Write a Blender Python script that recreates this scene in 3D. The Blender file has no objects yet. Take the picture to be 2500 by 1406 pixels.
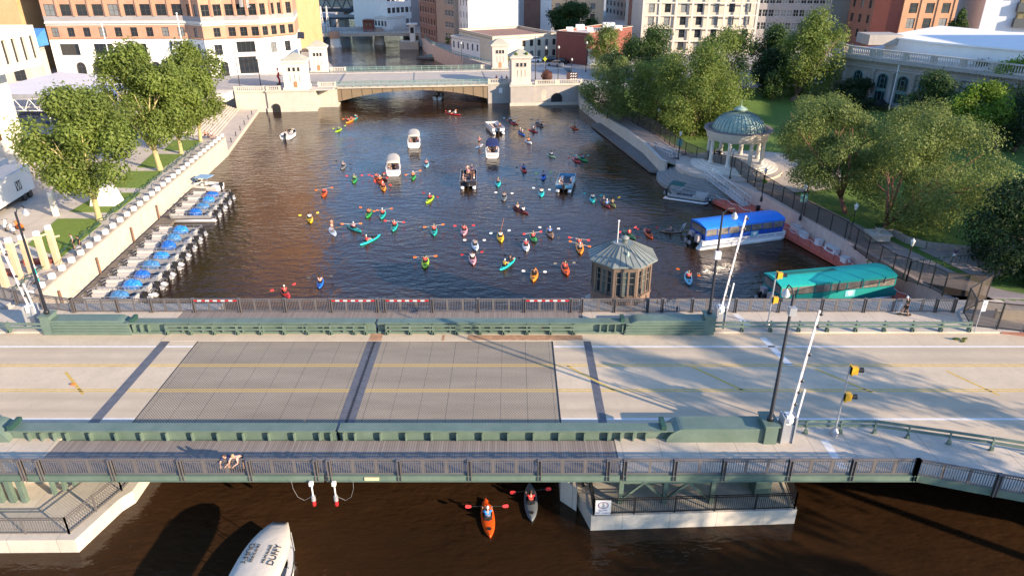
import bpy, math, random
from math import sin, cos, pi, radians, hypot, atan2
from mathutils import Vector, Matrix
random.seed(7)
S = bpy.context.scene
COL = S.collection
# ---------------------------------------------------------------- camera, sky, sun, exposure
FPX, PITCH, CAMH = 1734.0, radians(25.4), 33.0
cd = bpy.data.cameras.new('camera'); cam = bpy.data.objects.new('camera', cd); COL.objects.link(cam)
cd.sensor_width = 36.0; cd.lens = 36.0*FPX/2500.0; cd.clip_start = 0.5; cd.clip_end = 3000
cam.location = (0, 0, CAMH); cam.rotation_euler = (pi/2-PITCH, 0, 0)
S.camera = cam
SUN_EL = radians(18.0); SUN_AZ = radians(124.0)      # azimuth clockwise from +Y
w = bpy.data.worlds.new('World'); S.world = w; w.use_nodes = True
nt = w.node_tree; bg = nt.nodes['Background']
sky = nt.nodes.new('ShaderNodeTexSky'); sky.sky_type = 'NISHITA'; sky.sun_disc = False
sky.sun_elevation = SUN_EL; sky.sun_rotation = SUN_AZ; sky.air_density = 1.0; sky.dust_density = 0.3; sky.ozone_density = 2.0
tint = nt.nodes.new('ShaderNodeVectorMath'); tint.operation = 'MULTIPLY'; tint.inputs[1].default_value = (.86, .96, 1.12)   # clear evening sky, deeper blue
nt.links.new(sky.outputs[0], tint.inputs[0]); nt.links.new(tint.outputs[0], bg.inputs[0]); bg.inputs[1].default_value = 0.15
sd = bpy.data.lights.new('sun', 'SUN'); sd.energy = 4.8; sd.angle = radians(0.6); sd.color = (1.0, 0.79, 0.56)
sun = bpy.data.objects.new('sun', sd); COL.objects.link(sun)
sdir = Vector((sin(SUN_AZ)*cos(SUN_EL), cos(SUN_AZ)*cos(SUN_EL), sin(SUN_EL)))
sun.rotation_euler = (-sdir).to_track_quat('-Z', 'Y').to_euler(); sun.location = (60, -30, 80)
S.view_settings.view_transform = 'Standard'; S.view_settings.look = 'None'
S.view_settings.exposure = 1.1; S.view_settings.gamma = 1.0
S.render.engine = 'CYCLES'
S.cycles.max_bounces = 6; S.cycles.diffuse_bounces = 3; S.cycles.glossy_bounces = 3; S.cycles.transparent_max_bounces = 12
S.cycles.caustics_reflective = False; S.cycles.caustics_refractive = False

# ---------------------------------------------------------------- measuring: a pixel of the photo to a place in the world
_s, _c = sin(PITCH), cos(PITCH)
def ray(u, v):
    a = (u-1250)/FPX; b = (v-703)/FPX
    return Vector((a, _c-b*_s, -(_s+b*_c)))
def G(u, v, z=0.0):
    d = ray(u, v); t = (z-CAMH)/d.z
    return Vector((d.x*t, d.y*t, z))
def VZ(u, v, Y):
    d = ray(u, v); t = Y/d.y
    return Vector((d.x*t, Y, CAMH+d.z*t))

# ---------------------------------------------------------------- materials
_m = {}
def srgb(r, g, b):
    f = lambda c: (c/255/12.92) if c/255 <= .04045 else ((c/255+.055)/1.055)**2.4
    return (f(r), f(g), f(b))
def M(name, col=None, rough=.6, metal=0., var=.12, scale=.6, bump=0., bscale=8., spec=.5, trans=0.):
    if name in _m: return _m[name]
    m = bpy.data.materials.new(name); m.use_nodes = True; t = m.node_tree; N = t.nodes; L = t.links
    p = N['Principled BSDF']; p.inputs['Roughness'].default_value = rough; p.inputs['Metallic'].default_value = metal
    p.inputs['Specular IOR Level'].default_value = spec
    p.inputs['Base Color'].default_value = (*col, 1)
    if var > 0:
        tc = N.new('ShaderNodeTexCoord'); n = N.new('ShaderNodeTexNoise'); n.inputs['Scale'].default_value = scale
        n.inputs['Detail'].default_value = 6; n.inputs['Roughness'].default_value = .65
        r = N.new('ShaderNodeMapRange'); r.inputs['From Min'].default_value = .3; r.inputs['From Max'].default_value = .7
        r.inputs['To Min'].default_value = 1-var; r.inputs['To Max'].default_value = 1+var*.7
        mx = N.new('ShaderNodeVectorMath'); mx.operation = 'SCALE'; mx.inputs[0].default_value = col
        L.new(tc.outputs['Object'], n.inputs['Vector']); L.new(n.outputs['Fac'], r.inputs['Value'])
        L.new(r.outputs[0], mx.inputs['Scale']); L.new(mx.outputs[0], p.inputs['Base Color'])
    if bump > 0:
        tc = N.new('ShaderNodeTexCoord'); n = N.new('ShaderNodeTexNoise'); n.inputs['Scale'].default_value = bscale
        n.inputs['Detail'].default_value = 4
        b = N.new('ShaderNodeBump'); b.inputs['Strength'].default_value = bump; b.inputs['Distance'].default_value = .05
        L.new(tc.outputs['Object'], n.inputs['Vector']); L.new(n.outputs['Fac'], b.inputs['Height']); L.new(b.outputs[0], p.inputs['Normal'])
    _m[name] = m; return m

class Nt:                                                   # small node helper
    def __init__(s, name, rough=.6):
        s.m = bpy.data.materials.new(name); s.m.use_nodes = True; s.t = s.m.node_tree; s.p = s.t.nodes['Principled BSDF']
        s.p.inputs['Roughness'].default_value = rough; s.tc = s.t.nodes.new('ShaderNodeTexCoord'); _m[name] = s.m
    def n(s, typ, **kw):
        x = s.t.nodes.new(typ)
        for k, v in kw.items():
            if k.startswith('i_'):
                key = k[2:].replace('_', ' '); x.inputs[int(key) if key.isdigit() else key].default_value = v
            else: setattr(x, k, v)
        return x
    def l(s, a, b): s.t.links.new(a, b)
    def co(s, sx=1, sy=1, sz=1):
        mp = s.n('ShaderNodeMapping'); mp.inputs['Scale'].default_value = (sx, sy, sz)
        s.l(s.tc.outputs['Object'], mp.inputs[0]); return mp.outputs[0]
    def noise(s, scale, vec=None, detail=4, rough=.6):
        x = s.n('ShaderNodeTexNoise'); x.inputs['Scale'].default_value = scale; x.inputs['Detail'].default_value = detail
        x.inputs['Roughness'].default_value = rough; s.l(vec or s.tc.outputs['Object'], x.inputs['Vector']); return x.outputs['Fac']
    def rng(s, val, a, b, c, d):
        x = s.n('ShaderNodeMapRange'); s.l(val, x.inputs['Value'])
        for k, q in zip(('From Min', 'From Max', 'To Min', 'To Max'), (a, b, c, d)): x.inputs[k].default_value = q
        return x.outputs[0]
    def mix(s, fac, a, b, mode='MIX'):
        x = s.n('ShaderNodeMix', data_type='RGBA', blend_type=mode)
        if isinstance(fac, (int, float)): x.inputs[0].default_value = fac
        else: s.l(fac, x.inputs[0])
        for i, q in ((6, a), (7, b)):
            if isinstance(q, tuple): x.inputs[i].default_value = (*q, 1)
            else: s.l(q, x.inputs[i])
        return x.outputs[2]
    def math(s, op, a, b=0.):
        x = s.n('ShaderNodeMath', operation=op)
        for i, q in ((0, a), (1, b)):
            if isinstance(q, (int, float)): x.inputs[i].default_value = q
            else: s.l(q, x.inputs[i])
        return x.outputs[0]
    def xyz(s):
        x = s.n('ShaderNodeSeparateXYZ'); s.l(s.tc.outputs['Object'], x.inputs[0]); return x.outputs
    def bump(s, h, st, dist=.05):
        b = s.n('ShaderNodeBump'); b.inputs['Strength'].default_value = st; b.inputs['Distance'].default_value = dist
        s.l(h, b.inputs['Height']); s.l(b.outputs[0], s.p.inputs['Normal'])
    def base(s, c): s.l(c, s.p.inputs['Base Color'])

# water
k = Nt('river_water', .05); k.p.inputs['IOR'].default_value = 1.36
k.base(k.mix(k.rng(k.noise(.05), .35, .65, 0, 1), (.026, .013, .006), (.042, .021, .0095)))
v1 = k.co(.7, 1.25, 1); n1 = k.noise(.8, v1, 2, .5); n2 = k.noise(2.3, v1, 3, .55); n3 = k.noise(.07, None, 3)
h = k.math('ADD', n1, k.math('MULTIPLY', n2, .45)); h = k.math('MULTIPLY', h, k.rng(n3, .32, .68, .4, 1.35))
k.bump(h, 1.0, .11)
# roads: pale concrete with grime bands that follow the wheel tracks
def concrete(name, col, tracks=(), jx=0, jy=0, dark=.75, ns=.35):
    k = Nt(name, .85); x, y, z = k.xyz()
    c = k.mix(k.rng(k.noise(ns, None, 8, .7), .3, .7, 0, 1), tuple(q*.86 for q in col), tuple(min(1, q*1.1) for q in col))
    c = k.mix(k.rng(k.noise(6., None, 6, .7), .35, .75, 0, .35), c, tuple(q*.6 for q in col))
    c = k.mix(k.rng(k.noise(1.1, k.co(1.4, 1.4, .14), 6, .7), .50, .75, 0, .35), c, tuple(q*.55 for q in col))
    st = k.noise(.5, k.co(.25, 3, 1), 4)
    for (y0, hw) in tracks:
        d = k.math('ABSOLUTE', k.math('SUBTRACT', y, y0)); f = k.rng(d, 0, hw, 1, 0); f = k.math('MULTIPLY', f, k.rng(st, .3, .7, .45, 1))
        c = k.mix(f, c, tuple(q*dark for q in (col[0], col[1], col[2])))
    for ax, stp in ((x, jx), (y, jy)):
        if stp:
            d = k.math('ABSOLUTE', k.math('SUBTRACT', k.math('MODULO', k.math('ADD', ax, stp*500), stp), stp/2))
            c = k.mix(k.rng(d, 0, .035, .7, 0), c, tuple(q*.3 for q in col))
    k.base(c); k.bump(k.noise(12.), .25, .02); return k.m
ROAD = concrete('road_concrete', (.61, .50, .365), ((4.6, 1.), (3.1, .9), (-2., 1.1), (-3.6, .9)), 0, 0, .70)   # measured from the bridge's centre line
WALK = concrete('sidewalk_concrete', (.60, .52, .425), (), 2.4, 0)
PLAZA = concrete('plaza_concrete', (.55, .50, .44), (), 3.1, 3.1)
STONE = concrete('limestone', (.56, .51, .43), (), 0, 0, .8, .5)
FSTR = concrete('street_concrete', (.40, .385, .37), (), 4, 4)
CW = concrete('wall_concrete', (.60, .55, .47), (), 3.0, 0, .8, .8)
k = Nt('steel_grating', .9); x, y, z = k.xyz()
def tri(a, f):                                               # triangular wave 0..1
    return k.math('ABSOLUTE', k.math('SUBTRACT', k.math('MODULO', k.math('ADD', k.math('MULTIPLY', a, f), 1000.), 1.), .5))
a = tri(k.math('ADD', x, y), 5.2); b = tri(k.math('SUBTRACT', x, y), 5.2)
hole = k.math('GREATER_THAN', k.math('ADD', a, b), .56)
pan = k.math('LESS_THAN', k.math('ABSOLUTE', k.math('SUBTRACT', k.math('MODULO', k.math('ADD', x, 1000.6), 1.86), .93)), .018)
c = k.mix(k.rng(k.noise(.25, k.co(.4, 2, 1), 5), .3, .7, 0, 1), (.30, .25, .19), (.46, .385, .29))
c = k.mix(hole, c, (.10, .088, .07)); c = k.mix(pan, c, (.12, .11, .10))
for yy in (2.2, 2.45, -1.22, -.97):
    d = k.math('LESS_THAN', k.math('ABSOLUTE', k.math('SUBTRACT', y, yy)), .07)
    c = k.mix(k.math('MULTIPLY', d, k.math('SUBTRACT', 1, k.math('MULTIPLY', hole, .6))), c, (.62, .42, .12))
k.base(c)
k = Nt('plank_deck', .8); x, y, z = k.xyz()
pl = k.n('ShaderNodeTexWhiteNoise', noise_dimensions='1D'); k.l(k.math('FLOOR', k.math('MULTIPLY', x, 6.5)), pl.inputs['W'])
gp = k.math('LESS_THAN', k.math('MODULO', k.math('ADD', k.math('MULTIPLY', x, 6.5), 1000), 1.), .1)
c = k.mix(pl.outputs[0], (.20, .165, .15), (.31, .265, .24)); c = k.mix(k.rng(k.noise(1.2, k.co(3, .25, 1), 5), .35, .7, 0, .8), c, (.26, .23, .21))
k.base(k.mix(gp, c, (.05, .04, .035))); k.bump(k.noise(9, k.co(4, 1, 1)), .3, .02)
PLANK = k.m
k = Nt('dock_boards', .85); x, y, z = k.xyz()
pl = k.n('ShaderNodeTexWhiteNoise', noise_dimensions='1D'); k.l(k.math('FLOOR', k.math('MULTIPLY', y, 5.)), pl.inputs['W'])
gp = k.math('LESS_THAN', k.math('MODULO', k.math('ADD', k.math('MULTIPLY', y, 5.), 1000), 1.), .12)
k.base(k.mix(gp, k.mix(pl.outputs[0], (.13, .105, .085), (.22, .185, .15)), (.03, .025, .02)))
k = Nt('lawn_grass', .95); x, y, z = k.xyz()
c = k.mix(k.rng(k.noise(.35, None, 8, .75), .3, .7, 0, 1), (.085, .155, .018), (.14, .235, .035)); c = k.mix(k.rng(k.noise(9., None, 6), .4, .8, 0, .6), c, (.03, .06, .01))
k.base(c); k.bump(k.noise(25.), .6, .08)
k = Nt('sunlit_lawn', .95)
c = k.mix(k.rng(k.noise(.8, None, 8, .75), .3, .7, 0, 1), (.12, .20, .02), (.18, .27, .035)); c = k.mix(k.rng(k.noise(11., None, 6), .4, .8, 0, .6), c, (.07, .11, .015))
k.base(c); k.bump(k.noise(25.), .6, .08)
def brick(name, c1, c2, rust=0):
    k = Nt(name, .85); x, y, z = k.xyz()
    row = k.math('LESS_THAN', k.math('MODULO', k.math('ADD', k.math('MULTIPLY', z, 3.3), 1000), 1.), .14)
    c = k.mix(k.rng(k.noise(.4, None, 7, .7), .3, .7, 0, 1), c1, c2); c = k.mix(k.rng(k.noise(7., k.co(1, 1, 3), 3), .4, .7, 0, .5), c, tuple(q*.62 for q in c1))
    c = k.mix(k.math('MULTIPLY', row, .35), c, (.35, .3, .26)); k.base(c); return k.m
BRICK = brick('orange_brick', (.44, .23, .14), (.55, .32, .21))
DBRICK = brick('dark_brick', (.22, .10, .07), (.29, .14, .10))
YBRICK = brick('yellow_brick', (.50, .33, .15), (.60, .42, .22))
REDW = brick('red_painted_brick', (.19, .045, .03), (.25, .065, .045))
TBRICK = brick('tan_brick', (.36, .26, .2), (.44, .33, .26))
BEIGE = concrete('beige_panel', (.52, .46, .38), (), 0, 0)
GREYW = concrete('grey_panel', (.34, .32, .32), (), 0, 0)
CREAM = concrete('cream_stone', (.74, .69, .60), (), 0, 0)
WHITE = M('white_render', (.80, .78, .74), .7, var=.06)
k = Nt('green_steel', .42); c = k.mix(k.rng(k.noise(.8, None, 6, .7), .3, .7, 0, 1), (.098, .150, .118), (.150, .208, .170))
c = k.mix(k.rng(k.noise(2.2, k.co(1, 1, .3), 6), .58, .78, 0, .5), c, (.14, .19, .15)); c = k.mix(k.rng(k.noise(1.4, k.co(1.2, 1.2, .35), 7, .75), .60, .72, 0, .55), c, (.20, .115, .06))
vr = k.n('ShaderNodeTexVoronoi', i_Scale=6.5); vr.inputs['Randomness'].default_value = .15; k.l(k.tc.outputs['Object'], vr.inputs['Vector'])
k.base(c); k.bump(k.rng(vr.outputs['Distance'], .12, .22, 1, 0), .8, .03)
GREEN = k.m
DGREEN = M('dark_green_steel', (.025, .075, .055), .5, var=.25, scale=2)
RAIL = M('brown_grey_paint', (.125, .115, .115), .55, var=.15)
BLACK = M('black_metal', (.018, .018, .02), .45, var=.2)
DARKP = M('dark_steel_plate', (.12, .118, .13), .4, var=.3, scale=2)
GALV = M('galvanised_steel', (.42, .43, .45), .4, metal=.3, var=.15)
WPAINT = M('white_paint', (.78, .77, .75), .45, var=.05)
YPAINT = M('yellow_line', (.62, .42, .10), .7, var=.25, scale=3)
WLINE = M('white_line', (.72, .71, .69), .7, var=.12, scale=3)
RUST = M('rusty_plate', (.42, .24, .14), .8, var=.35, scale=2.2)
BRZ = M('brown_panel', (.165, .115, .085), .6, var=.12)
COPPER = M('copper_patina', (.27, .37, .31), .55, var=.2, scale=1.2)
ZINC = M('grey_metal_roof', (.20, .225, .21), .4, var=.22, scale=1.5)
ALU = M('aluminium', (.62, .62, .63), .32, metal=.6, var=.1)
GLASS = M('window_glass', (.020, .025, .030), .06, var=0, spec=.8)
BLIND = M('window_blind', (.20, .21, .21), .25, var=.2, scale=.8)
DUSK = M('lit_glass', (.10, .12, .11), .1, var=.4, scale=.7, spec=.8)
VINYL = M('clear_vinyl', (.22, .20, .18), .15, var=.5, scale=1.2, spec=.8)
FRAME = M('window_frame', (.07, .06, .055), .5, var=0)
ROOFG = M('roof_grey', (.40, .38, .36), .9, var=.15, scale=.3)
WFRAME = M('white_frame', (.6, .6, .58), .5, var=0)
TARP = M('blue_tarp', (.018, .13, .50), .35, var=.35, scale=3, bump=.9, bscale=3.)
BLUEC = M('blue_canopy', (.02, .22, .78), .5, var=.12, scale=.8, bump=.3, bscale=1.5)
TEAL = M('teal_canopy', (.015, .40, .36), .5, var=.12, scale=.8, bump=.3, bscale=1.5)
BLUEH = M('blue_hull', (.015, .085, .42), .35, var=.1)
SEAT = M('grey_vinyl_seat', (.52, .50, .48), .5, var=.08)
DKSEAT = M('dark_carpet', (.09, .09, .10), .8, var=.15)
RDOCK = M('red_dock', (.62, .13, .085), .7, var=.15, scale=2)
WOOD = M('grey_wood', (.2, .16, .12), .8, var=.25, scale=3)
BARK = M('bark', (.20, .13, .085), .9, var=.3, scale=5, bump=.8, bscale=10)
YBARK = M('yellow_green_bark', (.42, .36, .17), .9, var=.25, scale=4, bump=.8, bscale=10)
RBARK = M('reddish_bark', (.26, .12, .075), .9, var=.25, scale=4, bump=.8, bscale=10)
YEL = M('signal_yellow', (.72, .40, .03), .45, var=.08)
REDP = M('red_paint', (.55, .02, .025), .45, var=.08)
TXT = M('dark_lettering', (.03, .035, .04), .5, var=0)
TXTW = M('white_lettering', (.8, .8, .8), .5, var=0)
TXTB = M('blue_lettering', (.04, .08, .25), .5, var=0)
CANV = M('cream_canvas', (.55, .50, .42), .8, var=.10, scale=.9, bump=.5, bscale=2.5)
NAVY = M('navy_canvas', (.012, .02, .10), .7, var=.1)
MESHF = None
k = Nt('fence_mesh', .7); x, y, z = k.xyz()
k.base(k.mix(k.noise(3.), (.06, .045, .035), (.09, .07, .055)))
tr = k.n('ShaderNodeBsdfTransparent'); ms = k.n('ShaderNodeMixShader'); ms.inputs[0].default_value = .62
o = k.t.nodes['Material Output']; k.l(tr.outputs[0], ms.inputs[1]); k.l(k.p.outputs[0], ms.inputs[2]); k.l(ms.outputs[0], o.inputs['Surface'])
MESHF = k.m
def leafmat(name, c1, c2, tr=.5):
    k = Nt(name, .6); g = k.n('ShaderNodeNewGeometry')
    c = k.mix(g.outputs['Random Per Island'], c1, c2); big = k.rng(k.noise(.35, None, 3), .35, .65, .75, 1.2)
    sc = k.n('ShaderNodeVectorMath', operation='SCALE'); k.l(c, sc.inputs[0]); k.l(big, sc.inputs['Scale'])
    k.base(sc.outputs[0]); t = k.n('ShaderNodeBsdfTranslucent'); k.l(sc.outputs[0], t.inputs[0])
    ms = k.n('ShaderNodeMixShader'); ms.inputs[0].default_value = tr; o = k.t.nodes['Material Output']
    k.l(k.p.outputs[0], ms.inputs[1]); k.l(t.outputs[0], ms.inputs[2]); k.l(ms.outputs[0], o.inputs['Surface']); return k.m
LEAF_A = leafmat('ash_leaves', (.14, .195, .03), (.26, .33, .07))
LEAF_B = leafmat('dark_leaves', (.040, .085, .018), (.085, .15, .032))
LEAF_C = leafmat('locust_leaves', (.125, .18, .038), (.25, .30, .085))
LEAF_D = leafmat('olive_leaves', (.12, .18, .03), (.24, .30, .06))
LEAF_E = leafmat('lime_leaves', (.12, .22, .014), (.26, .36, .03))
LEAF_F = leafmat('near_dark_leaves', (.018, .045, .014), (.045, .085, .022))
FLOW = leafmat('flower_petals', (.35, .05, .10), (.5, .4, .05))

# ---------------------------------------------------------------- mesh building
class MB:
    def __init__(s): s.v = []; s.f = []
    def add(s, vs, fs):
        o = len(s.v); s.v += [tuple(q) for q in vs]; s.f += [tuple(i+o for i in q) for q in fs]; return s
    def box(s, x0, x1, y0, y1, z0, z1):
        return s.add([(x0, y0, z0), (x1, y0, z0), (x1, y1, z0), (x0, y1, z0), (x0, y0, z1), (x1, y0, z1), (x1, y1, z1), (x0, y1, z1)],
                     [(3, 2, 1, 0), (4, 5, 6, 7), (0, 1, 5, 4), (1, 2, 6, 5), (2, 3, 7, 6), (3, 0, 4, 7)])
    def quad(s, *p): return s.add(p, [tuple(range(len(p)))])
    def bar(s, p, q, w, h=None, up=(0, 0, 1)):
        p = Vector(p); q = Vector(q); h = h or w; d = (q-p)
        if d.length < 1e-6: return s
        d.normalize(); u = Vector(up)
        if abs(d.dot(u)) > .97: u = Vector((0, 1, 0))
        a = d.cross(u).normalized()*w/2; b = a.cross(d).normalized()*h/2
        vs = [p-a-b, p+a-b, p+a+b, p-a+b, q-a-b, q+a-b, q+a+b, q-a+b]
        return s.add(vs, [(3, 2, 1, 0), (4, 5, 6, 7), (0, 1, 5, 4), (1, 2, 6, 5), (2, 3, 7, 6), (3, 0, 4, 7)])
    def tube(s, pts, r, n=8, cap=True):
        pts = [Vector(p) for p in pts]; rs = r if isinstance(r, (list, tuple)) else [r]*len(pts)
        vs = []; fs = []; prev = None
        for i, p in enumerate(pts):
            d = (pts[min(i+1, len(pts)-1)]-pts[max(i-1, 0)]).normalized()
            if prev is None: a = d.cross(Vector((0, 0, 1)) if abs(d.z) < .95 else Vector((0, 1, 0))).normalized()
            else: a = (prev-d*prev.dot(d)).normalized()
            prev = a; b = d.cross(a)
            for j in range(n):
                t = 2*pi*j/n; vs.append(p+(a*cos(t)+b*sin(t))*rs[i])
        for i in range(len(pts)-1):
            for j in range(n): fs.append((i*n+j, i*n+(j+1) % n, (i+1)*n+(j+1) % n, (i+1)*n+j))
        if cap: fs.append(tuple(range(n))[::-1]); fs.append(tuple((len(pts)-1)*n+j for j in range(n)))
        return s.add(vs, fs)
    def prism(s, poly, z0, z1):
        n = len(poly); A = sum(poly[i][0]*poly[(i+1) % n][1]-poly[(i+1) % n][0]*poly[i][1] for i in range(n))
        if A < 0: poly = poly[::-1]
        return s.add([(p[0], p[1], z0) for p in poly]+[(p[0], p[1], z1) for p in poly],
                     [tuple(range(n))[::-1], tuple(range(n, 2*n))]+[(i, (i+1) % n, n+(i+1) % n, n+i) for i in range(n)])
    def prof(s, poly, x0, x1):                               # polygon in (y,z) swept along x
        n = len(poly)
        return s.add([(x0, p[0], p[1]) for p in poly]+[(x1, p[0], p[1]) for p in poly],
                     [tuple(range(n))[::-1], tuple(range(n, 2*n))]+[(i, (i+1) % n, n+(i+1) % n, n+i) for i in range(n)])
    def lathe(s, prof, n=24, c=(0, 0), a0=0., a1=2*pi):
        full = abs(a1-a0-2*pi) < 1e-6; m = n if full else n+1; vs = []; fs = []
        for (r, z) in prof:
            for j in range(m):
                t = a0+(a1-a0)*j/n; vs.append((c[0]+r*cos(t), c[1]+r*sin(t), z))
        for i in range(len(prof)-1):
            for j in range(n): fs.append((i*m+j, i*m+(j+1) % m, (i+1)*m+(j+1) % m, (i+1)*m+j))
        return s.add(vs, fs)
    def ell(s, c, r, n=10, m=6):
        r = r if isinstance(r, (tuple, list)) else (r, r, r)
        vs = [(c[0], c[1], c[2]-r[2])]; fs = []
        for i in range(1, m):
            t = pi*i/m-pi/2
            for j in range(n):
                a = 2*pi*j/n; vs.append((c[0]+r[0]*cos(t)*cos(a), c[1]+r[1]*cos(t)*sin(a), c[2]+r[2]*sin(t)))
        vs.append((c[0], c[1], c[2]+r[2])); L = len(vs)-1
        for j in range(n):
            fs.append((0, 1+(j+1) % n, 1+j)); fs.append((L, L-n+j, L-n+(j+1) % n))
        for i in range(m-2):
            for j in range(n): a = 1+i*n; fs.append((a+j, a+(j+1) % n, a+n+(j+1) % n, a+n+j))
        return s.add(vs, fs)
    def mesh(s, name, mat, off=None, smooth=False):
        me = bpy.data.meshes.new(name); vs = s.v
        if off is not None: vs = [(a-off[0], b-off[1], c-off[2]) for a, b, c in vs]
        me.from_pydata(vs, [], s.f)
        if smooth: me.polygons.foreach_set('use_smooth', [True]*len(me.polygons))
        if mat: me.materials.append(mat)
        me.update(); return me
    def build(s, name, mat, parent=None, smooth=False):      # vertices are world coordinates; the parent sits unrotated at its base
        off = None
        if parent is not None:
            off = Vector(parent.location); q = parent
            while q.parent: q = q.parent; off = off+q.location
        else:
            xs = [q[0] for q in s.v]; ys = [q[1] for q in s.v]; zs = [q[2] for q in s.v]
            off = Vector(((min(xs)+max(xs))/2, (min(ys)+max(ys))/2, min(zs)))
        o = bpy.data.objects.new(name, s.mesh(name, mat, off, smooth)); COL.objects.link(o)
        if parent is not None: o.parent = parent
        else: o.location = off
        return o
def obj(name, me, parent=None, loc=(0, 0, 0), rz=0., mat=None):
    o = bpy.data.objects.new(name, me); COL.objects.link(o); o.parent = parent; o.location = loc; o.rotation_euler = (0, 0, rz)
    if mat: o.material_slots[0].link = 'OBJECT'; o.material_slots[0].material = mat
    return o
def tag(o, label, cat, group=None, kind=None):
    if label: o['label'] = label
    if cat: o['category'] = cat
    if group: o['group'] = group
    if kind: o['kind'] = kind
    return o
def thing(name, label, cat, loc=(0, 0, 0), rz=0., group=None):
    o = bpy.data.objects.new(name, None); COL.objects.link(o); o.location = loc; o.rotation_euler = (0, 0, rz); o.empty_display_size = .3
    return tag(o, label, cat, group)
def struct(name, mb, mat, label=None):
    o = mb.build(name, mat); o['kind'] = 'structure'; o['label'] = label or name.replace('_', ' '); o['category'] = name.replace('_', ' '); return o
def dup(o, loc=None, rz=None, label=None, parent=None, group=None):
    c = o.copy(); COL.objects.link(c); c.parent = parent
    if loc is not None: c.location = loc
    if rz is not None: c.rotation_euler = (0, 0, rz)
    if label: c['label'] = label
    if group: c['group'] = group
    for ch in list(o.children): dup(ch, parent=c)
    return c
def setmat(o, m): o.material_slots[0].link = 'OBJECT'; o.material_slots[0].material = m
def text(s, size, mat, parent, loc, rot, name='lettering', ext=.004, align='CENTER'):
    cu = bpy.data.curves.new(name, 'FONT'); cu.body = s; cu.size = size; cu.extrude = ext; cu.align_x = align; cu.align_y = 'CENTER'
    t = bpy.data.objects.new('tmp', cu); COL.objects.link(t); bpy.context.view_layer.update()
    me = bpy.data.meshes.new_from_object(t.evaluated_get(bpy.context.evaluated_depsgraph_get())); bpy.data.objects.remove(t)
    me.materials.clear(); me.materials.append(mat); o = bpy.data.objects.new(name, me); COL.objects.link(o); o.parent = parent
    o.location = loc; o.rotation_euler = rot; return o
def rot2(x, y, a): return (x*cos(a)-y*sin(a), x*sin(a)+y*cos(a))

# ---------------------------------------------------------------- setting: water, banks, streets
struct('water', MB().quad((-400, -60, 0), (400, -60, 0), (400, 700, 0), (-400, 700, 0)), _m['river_water'], 'dark brown rippled river')
def ss(a, b, x): t = max(0, min(1, (x-a)/(b-a))); return t*t*(3-2*t)
def parkz(x, y):
    return 2.1+2.3*(1-ss(57, 68, y+.25*(x-44)))+2.2*ss(140, 168, y)+1.2*ss(48, 75, x)
def GP(u, v, f=parkz):
    z = 2.5
    for _ in range(30):
        p = G(u, v, z); z = z*.5+f(p.x, p.y)*.5
    return G(u, v, z)
# east wall line (river face)
RW = [(43.9, 56.2), (39.3, 75.2), (34.6, 94.8), (31.6, 100.5)]
RW2 = [(24.0, 112.8), (23.2, 124), (21.0, 136), (18.2, 150), (15.6, 166.3)]
LWN, LWF = (-45.05, 57.5), (-50.6, 124.6)                    # west wall river face ends
# east park terrain: a sheet from the river wall outwards
def wallx(y):
    P = RW+[(27.5, 108), ]+RW2
    for (x0, y0), (x1, y1) in zip(P, P[1:]):
        if y0 <= y <= y1: return x0+(x1-x0)*(y-y0)/(y1-y0)
    return P[0][0] if y < P[0][1] else P[-1][0]
mb = MB(); ny = 60; nx = 34; ys = [56.2+(166.3-56.2)*i/ny for i in range(ny+1)]
vs = []
for y in ys:
    for j in range(nx+1):
        x = wallx(y)+.3+(190-wallx(y))*(j/nx)**1.5
        vs.append((x, y, parkz(x, y)))
mb.add(vs, [(i*(nx+1)+j, i*(nx+1)+j+1, (i+1)*(nx+1)+j+1, (i+1)*(nx+1)+j) for i in range(ny) for j in range(nx)])
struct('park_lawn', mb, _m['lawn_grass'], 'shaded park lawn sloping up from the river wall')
def drape(name, poly_l, poly_r, mat, dz, label, n=24, m=4, kind='structure'):          # strip between two polylines laid on the park
    def at(P, t):
        L = [hypot(b[0]-a[0], b[1]-a[1]) for a, b in zip(P, P[1:])]; d = t*sum(L)
        for (a, b), l in zip(zip(P, P[1:]), L):
            if d <= l+1e-9: return (a[0]+(b[0]-a[0])*d/l, a[1]+(b[1]-a[1])*d/l)
            d -= l
        return P[-1]
    vs = []
    for i in range(n+1):
        a = at(poly_l, i/n); b = at(poly_r, i/n)
        for j in range(m+1):
            x = a[0]+(b[0]-a[0])*j/m; y = a[1]+(b[1]-a[1])*j/m; vs.append((x, y, parkz(x, y)+dz))
    b_ = MB().add(vs, [(i*(m+1)+j, i*(m+1)+j+1, (i+1)*(m+1)+j+1, (i+1)*(m+1)+j) for i in range(n) for j in range(m)])
    return struct(name, b_, mat, label)
RIVW = concrete('riverwalk_paving', (.36, .29, .25), (), 1.6, 1.6)
drape('riverwalk', [(x+.35, y) for x, y in RW]+[(24.8, 112.8), (24., 124), (21.8, 136), (19, 150), (16.4, 166)],
      [(50.5, 56.5), (45.4, 75.2), (40.6, 93), (39., 100), (31., 114), (28.5, 124), (26.5, 136), (23, 150), (20.6, 166)], RIVW, .03, 'brown paved riverwalk behind the east wall', 50, 6)
drape('curved_path', [(46.5, 75.5), (50, 74.8), (55, 75), (62, 77), (75, 81)], [(48.8, 66.5), (52, 68.3), (56, 69.4), (63, 70.5), (76, 72)], RIVW, .05, 'curved brown path leaving the riverwalk through the lawn', 16, 3)
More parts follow.
